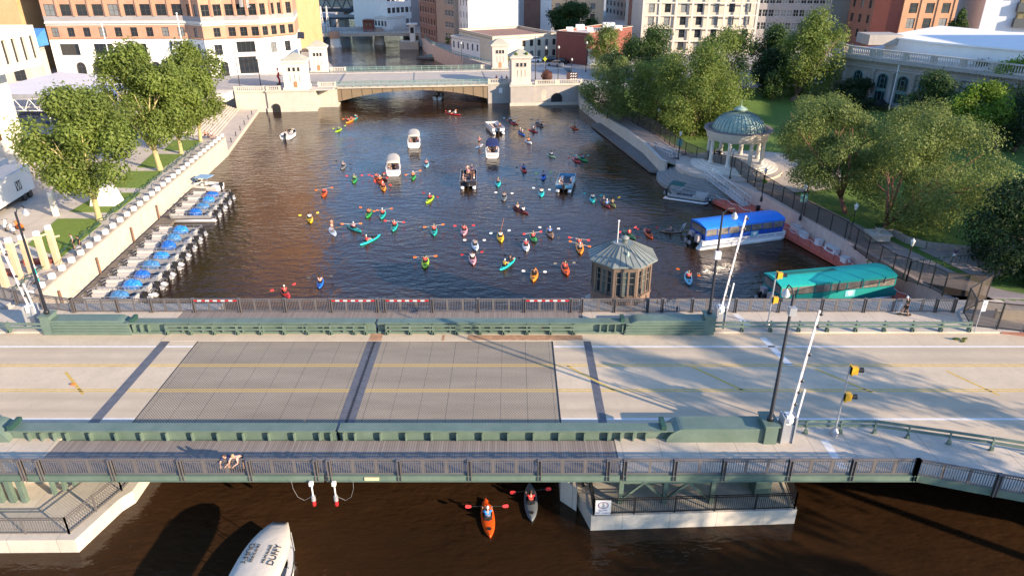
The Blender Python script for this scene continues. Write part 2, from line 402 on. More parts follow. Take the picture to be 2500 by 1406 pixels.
# street sheets
struct('street_east', MB().box(43.9, 260, -40, 56.2, 3.6, 4.5), FSTR, 'pale concrete street at the east end of the near bridge')
struct('street_west', MB().box(-260, -45.05, -40, 57.5, 3.0, 4.5), FSTR, 'pale concrete street at the west end of the near bridge')
struct('west_plaza', MB().prism([(-260, 57.52), (-45.1, 57.52), (-50.65, 124.6), (-61.2, 126.3), (-67.6, 165.), (-260, 165)], 0.2, 3.3), PLAZA, 'pale paved plaza along the west bank')
struct('west_street', MB().prism([(-300, 165.02), (-62, 165.02), (-62, 186), (-45, 190), (-69, 256), (-80, 330), (-95, 420), (-300, 640)], 0.2, 4.5), FSTR, 'pale street in front of the big brick building')
struct('east_street', MB().prism([(15.6, 166.32), (300, 166.32), (300, 640), (-60, 640), (-60, 420), (-48, 330), (-33, 276), (-27, 250), (-17, 223), (-3.5, 197), (15.6, 197)], 0.2, 4.5), FSTR, 'pale street and plots behind the park and along the east bank')
struct('ground_far', MB().quad((-900, 330, 1.5), (-96, 330, 1.5), (-96, 1500, 1.5), (-900, 1500, 1.5)), FSTR)
struct('ground_horizon', MB().box(-900, 900, 640.1, 2500, 0.5, 4.), FSTR)
# lawns on the west plaza
for q in ([(68, 597), (141, 534), (228, 534), (248, 546), (148, 629)], [(170, 517), (247, 471), (344, 471), (281, 519)], [(272, 458), (312, 418), (395, 418), (350, 459)],
          [(335, 409), (372, 376), (445, 377), (400, 410)], [(398, 368), (425, 342), (495, 343), (458, 368)]):
    P = [G(u, v, 3.34) for u, v in q]
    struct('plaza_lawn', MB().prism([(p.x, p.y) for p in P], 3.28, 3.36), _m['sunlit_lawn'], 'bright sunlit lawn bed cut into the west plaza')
# wide steps down to the water, west bank
vx, vy = (-56.8+50.6), (160-124.6); L_ = hypot(vx, vy); vx /= L_; vy /= L_; nx_, ny_ = -vy, vx
stp = MB(); A = Vector((-50.6, 124.65)); B = Vector((-57.0, 161.5))
def off(p, d): return (p[0]+nx_*d, p[1]+ny_*d)
stp.prism([off(A, 0), off(B, 0), off(B, 10.6), off(A, 10.6)], -1, .75)
for i in range(13): stp.prism([off(A, 4.2+i*.48), off(B, 4.2+i*.48), off(B, 10.6), off(A, 10.6)], .75+.196*i+.001, .75+.196*(i+1))
o = struct('riverside_steps', stp, concrete('step_stone', (.58, .5, .41), (), 0, 0), 'wide pale steps going down to the low walk at the waterline')
for i in range(7):
    p = Vector(off(A, .5))+Vector((vx, vy))*(1.5+i*5)
    tag(MB().lathe([(.001, 1.65), (.09, 1.62), (.09, .75)], 8, p).build('bollard', BLACK), 'dark bollard on the low walk below the steps, %s counted from the bridge side' % ['first', 'second', 'third', 'fourth', 'fifth', 'sixth', 'seventh'][i], 'bollard', 'bollards on the low walk')

# ================================================================ near bridge
br = thing('drawbridge', 'low concrete and steel drawbridge with green riveted girders and grating deck, nearest the camera', 'bridge', (-11.1, 44, 4.5))
def part(name, mb, mat, parent=br, smooth=False): return mb.build(name, mat, parent, smooth)
part('road_slab', MB().box(-45.05, -28.36, 38.15, 51.3, 3.9, 4.5), ROAD)
part('road_slab', MB().box(-27.62, -25.42, 39.0, 50.0, 3.9, 4.5), ROAD)
part('road_slab', MB().box(3.24, 5.78, 39.0, 50.0, 3.9, 4.5), ROAD)
part('road_slab', MB().box(6.36, 43.9, 38.15, 51.3, 3.9, 4.5), ROAD)
g_ = MB(); g_.box(-25.4, -11.66, 39.0, 50.0, 4.25, 4.495); g_.box(-10.54, 3.2, 39.0, 50.0, 4.25, 4.495); part('steel_grating', g_, _m['steel_grating'])
part('road_slab', MB().prism([(24.2, 38.145), (43.9, 38.145), (43.9, 31.3), (32, 36.)], 3.9, 4.5), ROAD)
part('side_strip', MB().box(-28.36, 6.36, 50.01, 51.3, 3.9, 4.52), ROAD); part('side_strip', MB().box(-28.36, 6.36, 38.15, 38.99, 3.9, 4.52), DARKP)
r_ = MB(); r_.box(-3.6, 5.75, 50.15, 50.95, 4.52, 4.527); r_.box(-11.6, -10.6, 50.05, 51.2, 4.52, 4.527); r_.box(-5.7, -5.5, 50.05, 51.0, 4.52, 4.527); part('rust_strip', r_, RUST)
part('joint_plate', MB().box(-28.36, -27.62, 39.0, 50.0, 4.2, 4.505), DARKP); part('joint_plate', MB().box(5.78, 6.36, 39.0, 50.0, 4.2, 4.505), DARKP)
part('joint_plate', MB().box(-11.66, -11.14, 39.0, 50.0, 4.2, 4.505), DARKP); part('joint_plate', MB().box(-11.06, -10.54, 39.0, 50.0, 4.2, 4.505), DARKP)
j_ = MB(); e_ = MB()
for i in range(55):
    y = 39.05+i*.2; j_.box(-11.22, -10.98, y, y+.11, 4.505, 4.509)
part('finger_joint', j_, BLACK)
e_.box(-25.42, -25.34, 39, 50, 4.497, 4.502); e_.box(3.2, 3.3, 39, 50, 4.497, 4.51); part('edge_angle', e_, BLACK)
def line(x0, x1, y, w, mat=WLINE, name='lane_line'): part(name, MB().box(x0, x1, y-w/2, y+w/2, 4.501, 4.506), mat)
for x0, x1 in ((-45.05, -28.38), (-27.6, -25.45), (3.32, 5.76), (6.38, 43.9)):
    line(x0, x1, 49.15, .22); line(x0, x1, 39.45, .2)
    for y in (46.2, 46.45, 42.78, 43.03): line(x0, x1, y, .11, YPAINT, 'yellow_line')
def pl(pts, w, mat, name, z=4.506, b=None):
    m_ = MB()
    for a, b_ in zip(pts, pts[1:]):
        d = Vector((b_[0]-a[0], b_[1]-a[1])).normalized(); n = Vector((-d.y, d.x))*w/2
        m_.quad((a[0]-n.x, a[1]-n.y, z), (b_[0]-n.x, b_[1]-n.y, z), (b_[0]+n.x, b_[1]+n.y, z), (a[0]+n.x, a[1]+n.y, z))
    part(name, m_, mat)
for a, b_ in (((160, 908), (203, 962)), ((1385, 893), (1500, 953)), ((1690, 895), (1815, 953)), ((1990, 900), (2130, 958)), ((2310, 905), (2440, 965))):
    p = G(*a, 4.5); q = G(*b_, 4.5); pl([p, q], .2, YPAINT, 'yellow_bar')
for a, b_, w in (((1862, 824), (1930, 893), .55), ): pl([G(*a, 4.5), G(*b_, 4.5)], w, WLINE, 'stop_line')
# sidewalks, curbs
part('sidewalk', MB().box(-28.8, 6.5, 33.5, 36.72, 4.3, 4.8), PLANK); part('sidewalk', MB().box(-28.6, 6.0, 51.98, 55.3, 4.3, 4.65), PLANK)
SW = WALK
part('sidewalk', MB().box(-45.05, -28.84, 33.5, 37.9, 4.3, 4.802), SW)
part('sidewalk', MB().box(-45.05, -28.64, 51.31, 55.3, 4.3, 4.652), SW)
part('sidewalk', MB().box(6.04, 43.9, 51.31, 57.2, 4.3, 4.652), SW)
part('sidewalk', MB().prism([(6.54, 33.5), (24.2, 33.5), (43.9, 27.), (43.9, 31.5), (32., 36.2), (24.5, 38.14), (6.54, 38.14)], 4.3, 4.802), SW)
pl([G(1795, 766, 4.65), G(1832, 800, 4.65)], .5, WLINE, 'stop_line', 4.657); pl([G(2012, 1074, 4.8), G(2060, 1145, 4.8)], .5, WLINE, 'stop_line', 4.807)
# fascia beams
f_ = MB()
for x0, x1 in ((-45, -29.2), (-28.8, -11.2), (-11., 6.4), (6.6, 24.2)):
    f_.box(x0, x1, 33.28, 33.36, 4.48, 4.86); f_.box(x0, x1, 33.2, 33.278, 4.48, 4.53); f_.box(x0, x1, 33.22, 33.49, 4.861, 4.9)
f_.bar((24.2, 33.32, 4.65), (44, 26.9, 4.65), .1, .5)
part('fascia_beam', f_, GREEN)
f_ = MB(); f_.box(-38, -11.2, 55.32, 55.42, 3.9, 4.6); f_.box(-11, 40, 55.32, 55.42, 3.9, 4.6); part('fascia_beam', f_, GREEN)
# under-deck structure that shows below the near edge
u_ = MB()
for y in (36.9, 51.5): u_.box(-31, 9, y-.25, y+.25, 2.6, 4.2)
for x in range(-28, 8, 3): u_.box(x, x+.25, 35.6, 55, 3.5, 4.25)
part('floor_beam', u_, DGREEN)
# riveted girders
def girder(x0, x1, yw, ys, zt, xs, casing_end):
    """plate girder along x: web at yw, flange, stiffeners standing out towards ys (-1 camera side)"""
    m_ = MB(); m_.box(x0, x1, yw-.03, yw+.03, 4.5, zt-.06)
    m_.box(x0, x1, yw-.38 if ys < 0 else yw-.5, yw+.5 if ys < 0 else yw+.38, zt-.06, zt)
    m_.box(x0, x1, yw-.22, yw+.22, zt-.22, zt-.06)
    m_.box(x0, x1, yw-.2, yw+.2, 4.5, 4.72)
    part('girder', m_, GREEN); s_ = MB()
    for x in xs: s_.box(x-.04, x+.04, min(yw, yw+ys*.36), max(yw, yw+ys*.36), 4.72, zt-.22); s_.box(x-.12, x+.12, min(yw+ys*.03, yw+ys*.06), max(yw+ys*.03, yw+ys*.06), 4.72, zt-.22)
    part('stiffener', s_, GREEN)
def fr(a, b, st): return [a+i*st for i in range(int((b-a)/st)+1)]
nst = fr(-30.7, -28.2, .8)+fr(-26.8, -11.8, 1.62)+[-11.5]
girder(-31.9, -11.2, 37.0, -1, 5.62, nst, None); girder(-11.0, 10.3, 37.0, -1, 5.62, [-22.2-x for x in nst], None)
girder(-31.6, -11.2, 51.4, -1, 5.62, fr(-31, -29.4, .62)+fr(-27, -12, 1.65), None); girder(-11.0, 9.6, 51.4, -1, 5.62, fr(7.2, 9.4, .62)+fr(-10, 5, 1.65), None)
def casing(x0, x1, y0, y1, flip, ribs):                       # boxed girder end with a quarter-round nose
    m_ = MB(); n = 10; zt = 5.82; R = 1.2; P = []
    nose = x0 if flip > 0 else x1
    for i in range(n+1):
        t = pi/2*i/n; P.append((nose+flip*(R-R*cos(t)), zt-R+R*sin(t)))
    P.append(((x1 if flip > 0 else x0), zt)); P.append(((x1 if flip > 0 else x0), 4.5)); P.append((nose, 4.5))
    k_ = len(P); m_.add([(p[0], y0, p[1]) for p in P]+[(p[0], y1, p[1]) for p in P], [tuple(range(k_)), tuple(range(k_, 2*k_))[::-1]]+[(i, i+k_, (i+1) % k_+k_, (i+1) % k_) for i in range(k_)])
    c = part('girder_casing', m_, GREEN)
    if ribs:
        r = MB()
        for z in (4.75, 5.0, 5.25, 5.5): r.box(min(x0, x1)+.1, max(x0, x1)-.05, y0-.10, y0-.003, z, z+.12)
        part('casing_rib', r, GREEN)
    h = MB(); h.box(min(nose, nose-flip*.3), max(nose, nose-flip*.3), y0+.15, y1-.15, 5.63, 5.9); part('casing_lip', h, DGREEN)
casing(9.75, 15.9, 36.55, 37.95, 1, False); casing(-38.1, -31.9, 36.55, 37.95, -1, False)
casing(9.2, 15.75, 51.0, 52.2, 1, True); casing(-37.6, -31.2, 51.0, 52.2, -1, True)
p_ = MB()
for (x, y) in ((15.9, 36.35), (15.75, 51.0), (-38.4, 51.0)):
    q = MB().box(x, x+.8, y, y+1.5 if y < 40 else y+1.1, 4.5, 6.12).box(x-.08, x+.88, y-.08, (y+1.58 if y < 40 else y+1.18), 6.12, 6.22); part('end_post', q, GREEN)
# pier with machinery frame under the east end, and the west one
def pierthing(pts, zt, label):
    t = thing('bridge_pier', label, 'pier', (sum(p[0] for p in pts)/len(pts), sum(p[1] for p in pts)/len(pts), 0))
    MB().prism(pts, -2, zt).build('pier_block', CW, t)
    return t
pe = pierthing([(4.95, 33.9), (18.0, 34.5), (18.6, 42), (18.6, 58), (4.2, 58), (4.2, 36.5)], 1.15, 'concrete pier under the east end of the near bridge, with green bracing and a fence')
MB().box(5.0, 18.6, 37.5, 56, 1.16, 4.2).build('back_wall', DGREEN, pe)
b_ = MB()
for x in (6.9, 9.7, 12.7): b_.box(x-.14, x+.14, 35.0, 35.3, 1.15, 4.3)
for x in (6.9, 9.7):
    x2 = x+2.8; b_.bar((x, 35.1, 1.4), (x2, 35.1, 4.2), .12, .14); b_.bar((x, 35.2, 4.2), (x2, 35.2, 1.4), .12, .14); b_.bar((x, 35.15, 2.8), (x2, 35.15, 2.8), .14, .14)
b_.box(15.6, 16.6, 35.6, 36.6, 1.15, 4.3); b_.build('cross_bracing', GREEN, pe)
MB().prism([(3.2, 36.6), (4.19, 35.6), (4.19, 58), (3.2, 58)], -2, 1.9).build('fender_wall', CW, pe)
l_ = MB()
for i in range(9): l_.box(4.6+i*.0, 4.75, 36.6+.12*i, 36.65+.12*i, 1.16, 2.6)
l_.build('access_ladder', BLACK, pe)
def fence_run(pts, z, h, sp, parent, mat=BLACK, base=None, post=2.6):
    bars = MB(); rails = MB(); posts = MB()
    for (a, b_) in zip(pts, pts[1:]):
        L = hypot(b_[0]-a[0], b_[1]-a[1]); n = max(1, int(L/sp))
        for i in range(n+1):
            x = a[0]+(b_[0]-a[0])*i/n; y = a[1]+(b_[1]-a[1])*i/n; bars.box(x-.012, x+.012, y-.012, y+.012, z+.08, z+h)
        for zz in (z+.1, z+h-.15, z+h): rails.bar((a[0], a[1], zz), (b_[0], b_[1], zz), .05)
        n = max(1, round(L/post))
        for i in range(n+1):
            x = a[0]+(b_[0]-a[0])*i/n; y = a[1]+(b_[1]-a[1])*i/n; posts.box(x-.04, x+.04, y-.04, y+.04, z, z+h+.05)
    bars.build('bars', mat, parent); rails.build('rail', mat, parent); posts.build('post', mat, parent)
t = thing('pier_fence', 'dark picket fence round the edge of the east pier', 'fence', (11, 34, 1.15))
fence_run([(5.1, 36.6), (5.1, 34.05), (17.85, 34.6), (18.4, 41)], 1.15, 1.25, .13, t)
sg = thing('speed_sign', 'white sign reading 5 MPH SLOW NO WAKE on the pier fence', 'sign', G(1470, 1263, 1.6)); p0 = VZ(1470, 1270, 33.95); sg.location = (p0.x, 33.93, 1.3)
obj('sign_panel', MB().box(-.48, .48, -.02, .02, 0, 1.12).mesh('sign_panel', WPAINT), sg)
ring = MB().add([(.33*cos(a)*k_, -.026, .75+.27*sin(a)*k_) for k_ in (1., .9) for a in [2*pi*i/24 for i in range(24)]], [(i, (i+1) % 24, 24+(i+1) % 24, 24+i) for i in range(24)])
obj('sign_ring', ring.mesh('ring', TXTB), sg)
ring = MB().add([(.29*cos(a)*k_, -.026, .75+.235*sin(a)*k_) for k_ in (1., .93) for a in [2*pi*i/24 for i in range(24)]], [(i, (i+1) % 24, 24+(i+1) % 24, 24+i) for i in range(24)])
obj('sign_ring', ring.mesh('ring', REDP), sg)
text('5', .36, TXT, sg, (0, -.024, .78), (pi/2, 0, 0)); text('M.P.H', .1, TXT, sg, (0, -.024, .57), (pi/2, 0, 0))
text('SLOW', .19, TXTB, sg, (0, -.024, .33), (pi/2, 0, 0)); text('NO WAKE', .19, TXTB, sg, (0, -.024, .12), (pi/2, 0, 0))
WPc = concrete('sunlit_pier', (.62, .55, .45), (), 0, 0, .8, .7)
pw = pierthing([(-45, 31.9), (-26.3, 32.1), (-25.4, 35.6), (-24.9, 36.4), (-24.9, 58), (-45, 58)], 1.0, 'sunlit concrete pier under the west end of the near bridge')
MB().prism([(-45, 37.2), (-29.2, 37.2), (-26.4, 40.), (-26.4, 58), (-45, 58)], 1.01, 3.9).build('abutment_wall', WPc, pw)
b_ = MB()
for i in range(9): b_.bar((-29.6+i*.42, 35.9+.42*i, 1.2), (-29.6+i*.42, 35.9+.42*i, 4.1), .16, .3)
for i in range(4): b_.bar((-33.5+i*.75, 35.4, 1.), (-33.5+i*.75, 35.4, 4.2), .32, .3)
b_.bar((-34.8, 34.6, 1.), (-31.6, 34.6, 4.2), .16); b_.bar((-38, 34.6, 4), (-34.6, 34.6, 1), .16); b_.bar((-38, 34.6, 2.4), (-34.6, 34.6, 2.4), .14)
b_.box(-33.8, -30.8, 35.2, 35.7, 3.1, 3.6); b_.build('rack_frame', GREEN, pw)
MB().bar((-27.5, 36.6, 2.4), (-25.2, 38.5, 2.4), .5, .3).build('counter_bearing', DGREEN, pw)
t = thing('pier_fence', 'dark mesh fence round the edge of the west pier', 'fence', (-32, 33, 1.0)); fence_run([(-40, 32.5), (-26.9, 32.6), (-25.6, 36.4), (-25.2, 40)], 1.0, 1.25, .16, t, RAIL)

# pedestrian railings
def railing(t, posts, y_of, zb, h, hang, side, thick=True, tapes=()):
    P = MB(); R_ = MB(); B_ = MB(); Q = MB()
    pts = [(x, y_of(x)) for x in posts]
    for i, (x, y) in enumerate(pts):
        m_ = MB(); d = side*.05; m_.box(x-.11, x+.11, y-.05+d, y+.03+d, zb-hang, zb+h); m_.box(x-.11, x-.07, y-.15+d, y+.1+d, zb-hang, zb+h); m_.box(x+.07, x+.11, y-.15+d, y+.1+d, zb-hang, zb+h); m_.box(x-.13, x+.13, y-.17+d, y+.12+d, zb+h, zb+h+.04)
        m_.build('post', RAIL, t)
    for (a, b_) in zip(pts, pts[1:]):
        L = hypot(b_[0]-a[0], b_[1]-a[1])
        if L > 6: continue
        w_ = MB()
        for zz, ww in ((zb+h-.02, .09), (zb+h-.2, .05), (zb+.12, .07)): w_.bar((a[0], a[1], zz), (b_[0], b_[1], zz), ww)
        n = max(2, int(L/.135))
        for i in range(1, n):
            f = i/n; x = a[0]+(b_[0]-a[0])*f; y = a[1]+(b_[1]-a[1])*f; w_.box(x-.018, x+.018, y-.018, y+.018, zb+.1, zb+h-.05)
        k_ = 3 if L > 3.5 else (2 if L > 2 else 1)
        for i in range(1, k_):
            f = i/k_; x = a[0]+(b_[0]-a[0])*f; y = a[1]+(b_[1]-a[1])*f; w_.box(x-.09, x+.09, y-.02, y+.02, zb+.1, zb+h-.05)
        w_.build('rail_panel', RAIL, t)
NP = [G(u, 1150, 5.1).x for u in (-60, 58, 103, 277, 445, 612, 774, 806, 976, 1147, 1317, 1484, 1525, 1647, 1766, 1926, 2079, 2233)]
def s42(v): return 33.4*_c+(CAMH-v)*_s
NP = [(u-1250)*s42(5.1)/FPX for u in (-90, 58, 103, 277, 445, 612, 774, 806, 976, 1147, 1317, 1484, 1525, 1647, 1766, 1926, 2079, 2233)]
t = thing('bridge_railing', 'brown-grey picket railing along the near edge of the near bridge', 'railing', (-6, 33.4, 4.65))
railing(t, NP, lambda x: 33.4, 4.86, 1.17, .4, -1)
ex = [NP[-1]+i*4.0 for i in range(1, 6)]
railing(t, [NP[-1]]+ex, lambda x: 33.4-.325*(x-NP[-1]), 4.86, 1.17, .4, -1)
t = thing('bridge_railing', 'brown-grey picket railing along the far edge of the near bridge', 'railing', (1, 54.8, 4.65))
zc = 54.75*_c+(CAMH-5.2)*_s
FP = [(u-1250)*zc/FPX for u in (176, 286, 369, 473, 585, 696, 808, 921, 939, 1055, 1167, 1280, 1393, 1421, 1500, 1581, 1617, 1690, 1796, 1902, 2007, 2111, 2215, 2286, 2330)]
railing(t, FP, lambda x: 54.75, 4.65, 1.32, .1, 1)
a0 = G(176, 768, 4.65); a1 = G(108, 753, 4.65); a2 = G(43, 740, 4.65)
railing(t, [a2.x-4, a2.x, a1.x, a0.x], lambda x: 54.75+(a1.y-54.75)*min(1, max(0, (a0.x-x)/(a0.x-a1.x)))+(a2.y-a1.y)*max(0, (a1.x-x)/(a1.x-a2.x)), 4.65, 1.32, .1, 1)
for (u0, u1, lb) in ((477, 581, 'between the west boats and mid span'), (812, 916, 'just left of the centre joint'), (944, 1047, 'just right of the centre joint'), (1284, 1388, 'left of the bridge house')):
    x0 = (u0-1250)*zc/FPX; x1 = (u1-1250)*zc/FPX; tp = thing('striped_tape', 'red and white striped bar on the far railing, '+lb, 'striped bar', (x0, 54.85, 5.75), 0, 'striped bars on the railing')
    r1 = MB(); r2 = MB(); n = 11
    for i in range(n): (r1 if i % 2 == 0 else r2).box(x0+(x1-x0)*i/n, x0+(x1-x0)*(i+1)/n, 54.62, 54.67, 5.78, 5.89)
    r1.build('red_band', REDP, tp); r2.build('white_band', WPAINT, tp)
# guard rails
def guard(t, pts, z, dirn=1, h=.95):
    m_ = MB()
    for a, b_ in zip(pts, pts[1:]):
        for zz in (z+h-.08, z+h-.42): m_.bar((a[0], a[1], zz), (b_[0], b_[1], zz), .11, .15)
    m_.build('rail', GREEN, t)
    for (x, y) in pts:
        MB().box(x-.05, x+.05, y+dirn*.02-.06, y+dirn*.2+.06, z, z+h).box(x-.16, x+.16, y-.1+dirn*.1, y+.1+dirn*.12, z, z+.05).box(x-.1, x+.1, y+dirn*.02-.06, y+dirn*.3+.06, z+.05, z+.3).build('post', GREEN, t)
t = thing('guard_rail', 'green two-rail guard rail on the road side of the far girder', 'guard rail', (-11, 50.9, 4.5))
guard(t, [(-28.3+i*1.92, 50.98) for i in range(9)]+[(-12.0, 50.98)], 4.52); guard(t, [(-10.3+i*1.92, 50.98) for i in range(9)], 4.52)
t = thing('guard_rail', 'green two-rail guard rail along the far sidewalk, east of the lamp post', 'guard rail', (26, 51.2, 4.65))
guard(t, [(16.6+i*2.34, 51.25) for i in range(10)], 4.65)
t = thing('guard_rail', 'green two-rail guard rail along the near sidewalk, bending away at the east end', 'guard rail', (26, 37.2, 4.65))
guard(t, [(17., 37.6), (18.96, 37.6), (21.2, 37.6), (23.4, 37.6), (25.3, 37.1), (27.6, 36.5), (29.9, 35.86), (32.4, 35.1), (35, 34.2)], 4.8, -1)
t = thing('guard_rail', 'green two-rail guard rail beside the far sidewalk at the west end', 'guard rail', (-41, 51.1, 4.65))
guard(t, [(-38.4, 51.05), (-41.3, 51.1), (-43.3, 51.6), (-47, 53)], 4.65)
# street lamps on the bridge
def bridge_lamp(x, y, zb, top, label, head=1, arm=(0, 1)):
    t = thing('street_lamp', label, 'street lamp', (x, y, zb), 0, 'tall black street lamps on the bridge'); H = top-zb
    obj('pole', MB().tube([(0, 0, 0), (0, 0, .3), (0, 0, .31), (0, 0, H)], [.2, .2, .13, .075], 10).mesh('pole', BLACK, smooth=True), t)
    a = Vector((arm[0], arm[1], 0)).normalized()
    obj('arm', MB().tube([(0, 0, H-.2), tuple(a*.4+Vector((0, 0, H+.25))), tuple(a*.95+Vector((0, 0, H+.2))), tuple(a*1.1+Vector((0, 0, H-.1)))], .045, 6).mesh('arm', BLACK), t)
    c = a*1.1
    hd = obj('lamp_head', MB().lathe([(.05, H-.1), (.12, H-.2), (.26, H-.45), (.27, H-.5)], 12, (c.x, c.y)).mesh('lamp_head', GALV, smooth=True), t)
    obj('globe', MB().ell((c.x, c.y, H-.52), (.24, .24, .2)).mesh('globe', WPAINT, smooth=True), hd)
    return t
t = bridge_lamp(16.3, 36.95, 6.22, 15., 'tall black street lamp on the near girder end, east side'); 
bx = t; obj('sensor_box', MB().box(-.2, .2, -.3, .1, 0, .5).mesh('b', GALV), t, (0, -.1, 7.6))
t = bridge_lamp(16.15, 51.6, 6.22, 14.9, 'tall black street lamp with a white box, on the far girder end', arm=(.9, .3)); obj('sensor_box', MB().box(-.22, .22, -.35, -.02, 0, .62).mesh('b', WPAINT), t, (0, 0, 4.9))
bridge_lamp(-38., 51.55, 6.22, 14.95, 'tall black street lamp at the west end of the far girder')
# gates
def gate(x, y, label, L=10.0, lean=0, hgt=1.7):
    t = thing('barrier_gate', label, 'barrier gate', (x, y, 4.652 if y > 45 else 4.805), 0, 'raised barrier gates on the bridge')
    obj('cabinet', MB().box(-.3, .3, -.25, .45, 0, 1.35).box(-.42, -.32, -.35, .55, 0, 1.9).box(.32, .42, -.35, .55, 0, 1.9).mesh('cabinet', GALV), t)
    obj('gear_housing', MB().box(-.22, .22, -.2, .4, 1.352, 1.95).ell((0, -.05, 1.65), (.3, .3, .3), 10, 6).mesh('g', WPAINT), t)
    b = MB(); b2 = MB(); n = 16
    for i in range(n):
        (b if i % 2 == 0 else b2).bar((lean*i/n, 0, 1.9+L*i/n), (lean*(i+1)/n, 0, 1.9+L*(i+1)/n), .13, .1)
    obj('arm', b.mesh('arm', WPAINT), t); obj('arm_band', b2.mesh('armb', M('faded_red_white', (.74, .60, .58), .5, var=.05)), t)
    q = MB()
    for f in (.12, .24, .35, .6, .86, .97): q.ell((lean*f+.14, -.02, 1.9+L*f), (.12, .1, .13), 8, 5)
    obj('gate_light', q.mesh('gl', TXT), t)
    c = MB(); c.bar((.45, 0, 1.2), (.45+lean*.3, 0, 1.2+L*.36), .1, .08); obj('counter_arm', c.mesh('c', WPAINT), t)
    return t
gate(17.4, 36.75, 'raised white barrier gate on the near sidewalk beside the girder end', 7.4, .5); gate(17.25, 52.1, 'raised white barrier gate on the far sidewalk beside the lamp post', 7.9, .9)
gate(-39.9, 52.3, 'raised white barrier gate at the west end of the bridge', 7.6, -.9)
def signal(x, y, zs, label, H):
    t = thing('signal_post', label, 'traffic signal', (x, y, 4.652 if y > 45 else 4.805), 0, 'signals for the bridge gates')
    obj('pole', MB().tube([(0, 0, .3), (0, 0, H)], .06, 8).mesh('p', GALV), t); obj('base', MB().lathe([(.28, 0), (.26, .3), (.1, .55), (.07, .55)], 8).mesh('b', GALV), t)
    for z in zs:
        h = obj('signal_head', MB().box(.08, .5, -.16, .16, z-.24, z+.24).box(.08, .16, -.24, .24, z-.3, z+.3).mesh('h', YEL), t)
        obj('lens', MB().lathe([(.001, 0), (.14, 0), (.17, .35)], 10).mesh('l', BLACK), h, (.5, 0, z)).rotation_euler = (0, pi/2, 0)
    return t
signal(20.75, 37.3, (4.9, 2.95), 'silver signal post with two yellow heads on the near sidewalk', 5.1)
signal(21.3, 52.2, (4.7, 2.5), 'silver signal post with two yellow heads on the far sidewalk', 4.9)
# fender lights hanging from the near railing
for x, y, lb in ((-11.9, 33.05, 'left'), (-10.55, 33.05, 'right')):
    t = thing('navigation_light', 'white hanging navigation light with red lens, %s of the pair at mid span' % lb, 'signal light', (x, y, 2.75), 0, 'hanging navigation lights'); t.scale = (.8, .8, .85)
    obj('hanger', MB().tube([(0, 0, 2.1), (0, 0, .9)], .06, 8).box(-.14, .14, -.14, .14, 1.9, 2.2).mesh('h', WPAINT), t); obj('housing', MB().lathe([(.001, 1.0), (.16, .95), (.17, .55), (.12, .5)], 10).mesh('b', GALV), t)
    obj('lens', MB().lathe([(.13, .5), (.15, .3), (.13, .1), (.001, .05)], 10).mesh('r', REDP), t)
    sx = -1 if lb == 'left' else 1
    obj('cable', MB().tube([(0.1*sx, 0, .9), (.7*sx, 0, .55), (1.15*sx, 0, .85), (1.4*sx, 0, 1.6), (1.45*sx, 0, 2.4)], .012, 4).mesh('c', M('cable_grey', (.25, .25, .25), .6, var=0)), t)
tag(MB().box(-8.75, -7.9, 33.2, 33.27, 4.58, 4.8).build('name_plate', M('pale_yellow', (.7, .6, .35), .6, var=.05)), 'blank pale yellow plate on the near fascia beam, right of the centre joint', 'plate')
# ================================================================ trees
def crown_mesh(seed, rx, ry, rz, nl, leaf, clumps=26, droop=0, flat=.0, csz=.34):
    rnd = random.Random(seed); me = MB(); V = []; F = []
    cl = []
    for i in range(clumps):
        a = rnd.uniform(0, 2*pi); t = rnd.uniform(-.8, 1); r = (rnd.random()**.5)*.72 if rnd.random() < .35 else rnd.uniform(.6, .86)
        h = sin(t*pi/2); q = cos(t*pi/2)
        c = Vector((cos(a)*q*r*rx, sin(a)*q*r*ry, h*r*rz*(1-flat*.3)))
        s = rnd.uniform(.75, 1.25)*csz; cl.append((c, Vector((rx*s, ry*s, rz*s*1.05))))
    for i in range(nl):
        c, s = cl[rnd.randrange(clumps)]
        d = Vector((rnd.gauss(0, 1), rnd.gauss(0, 1), rnd.gauss(.25, 1))); d.normalize()
        k = rnd.random(); k = (.35+.65*k**.6)*(1.0 if rnd.random() < .8 else 1.35)
        p = c+Vector((d.x*s.x, d.y*s.y, d.z*s.z))*k
        if droop and d.z < .2: p.z -= rnd.random()*droop
        n = (d+Vector((rnd.uniform(-1, 1), rnd.uniform(-1, 1), rnd.uniform(-.6, 1.1)))*.8).normalized()
        u = n.cross(Vector((rnd.uniform(-1, 1), rnd.uniform(-1, 1), rnd.uniform(-1, 1)))).normalized(); w_ = n.cross(u)
        L = leaf*rnd.uniform(.6, 1.3); W = L*.55; o = len(V)
        V += [tuple(p-u*L*.5), tuple(p+w_*W*.5), tuple(p+u*L*.5), tuple(p-w_*W*.5)]; F.append((o, o+1, o+2, o+3))
    m = bpy.data.meshes.new('crown'); m.from_pydata(V, [], F); m.update(); return m
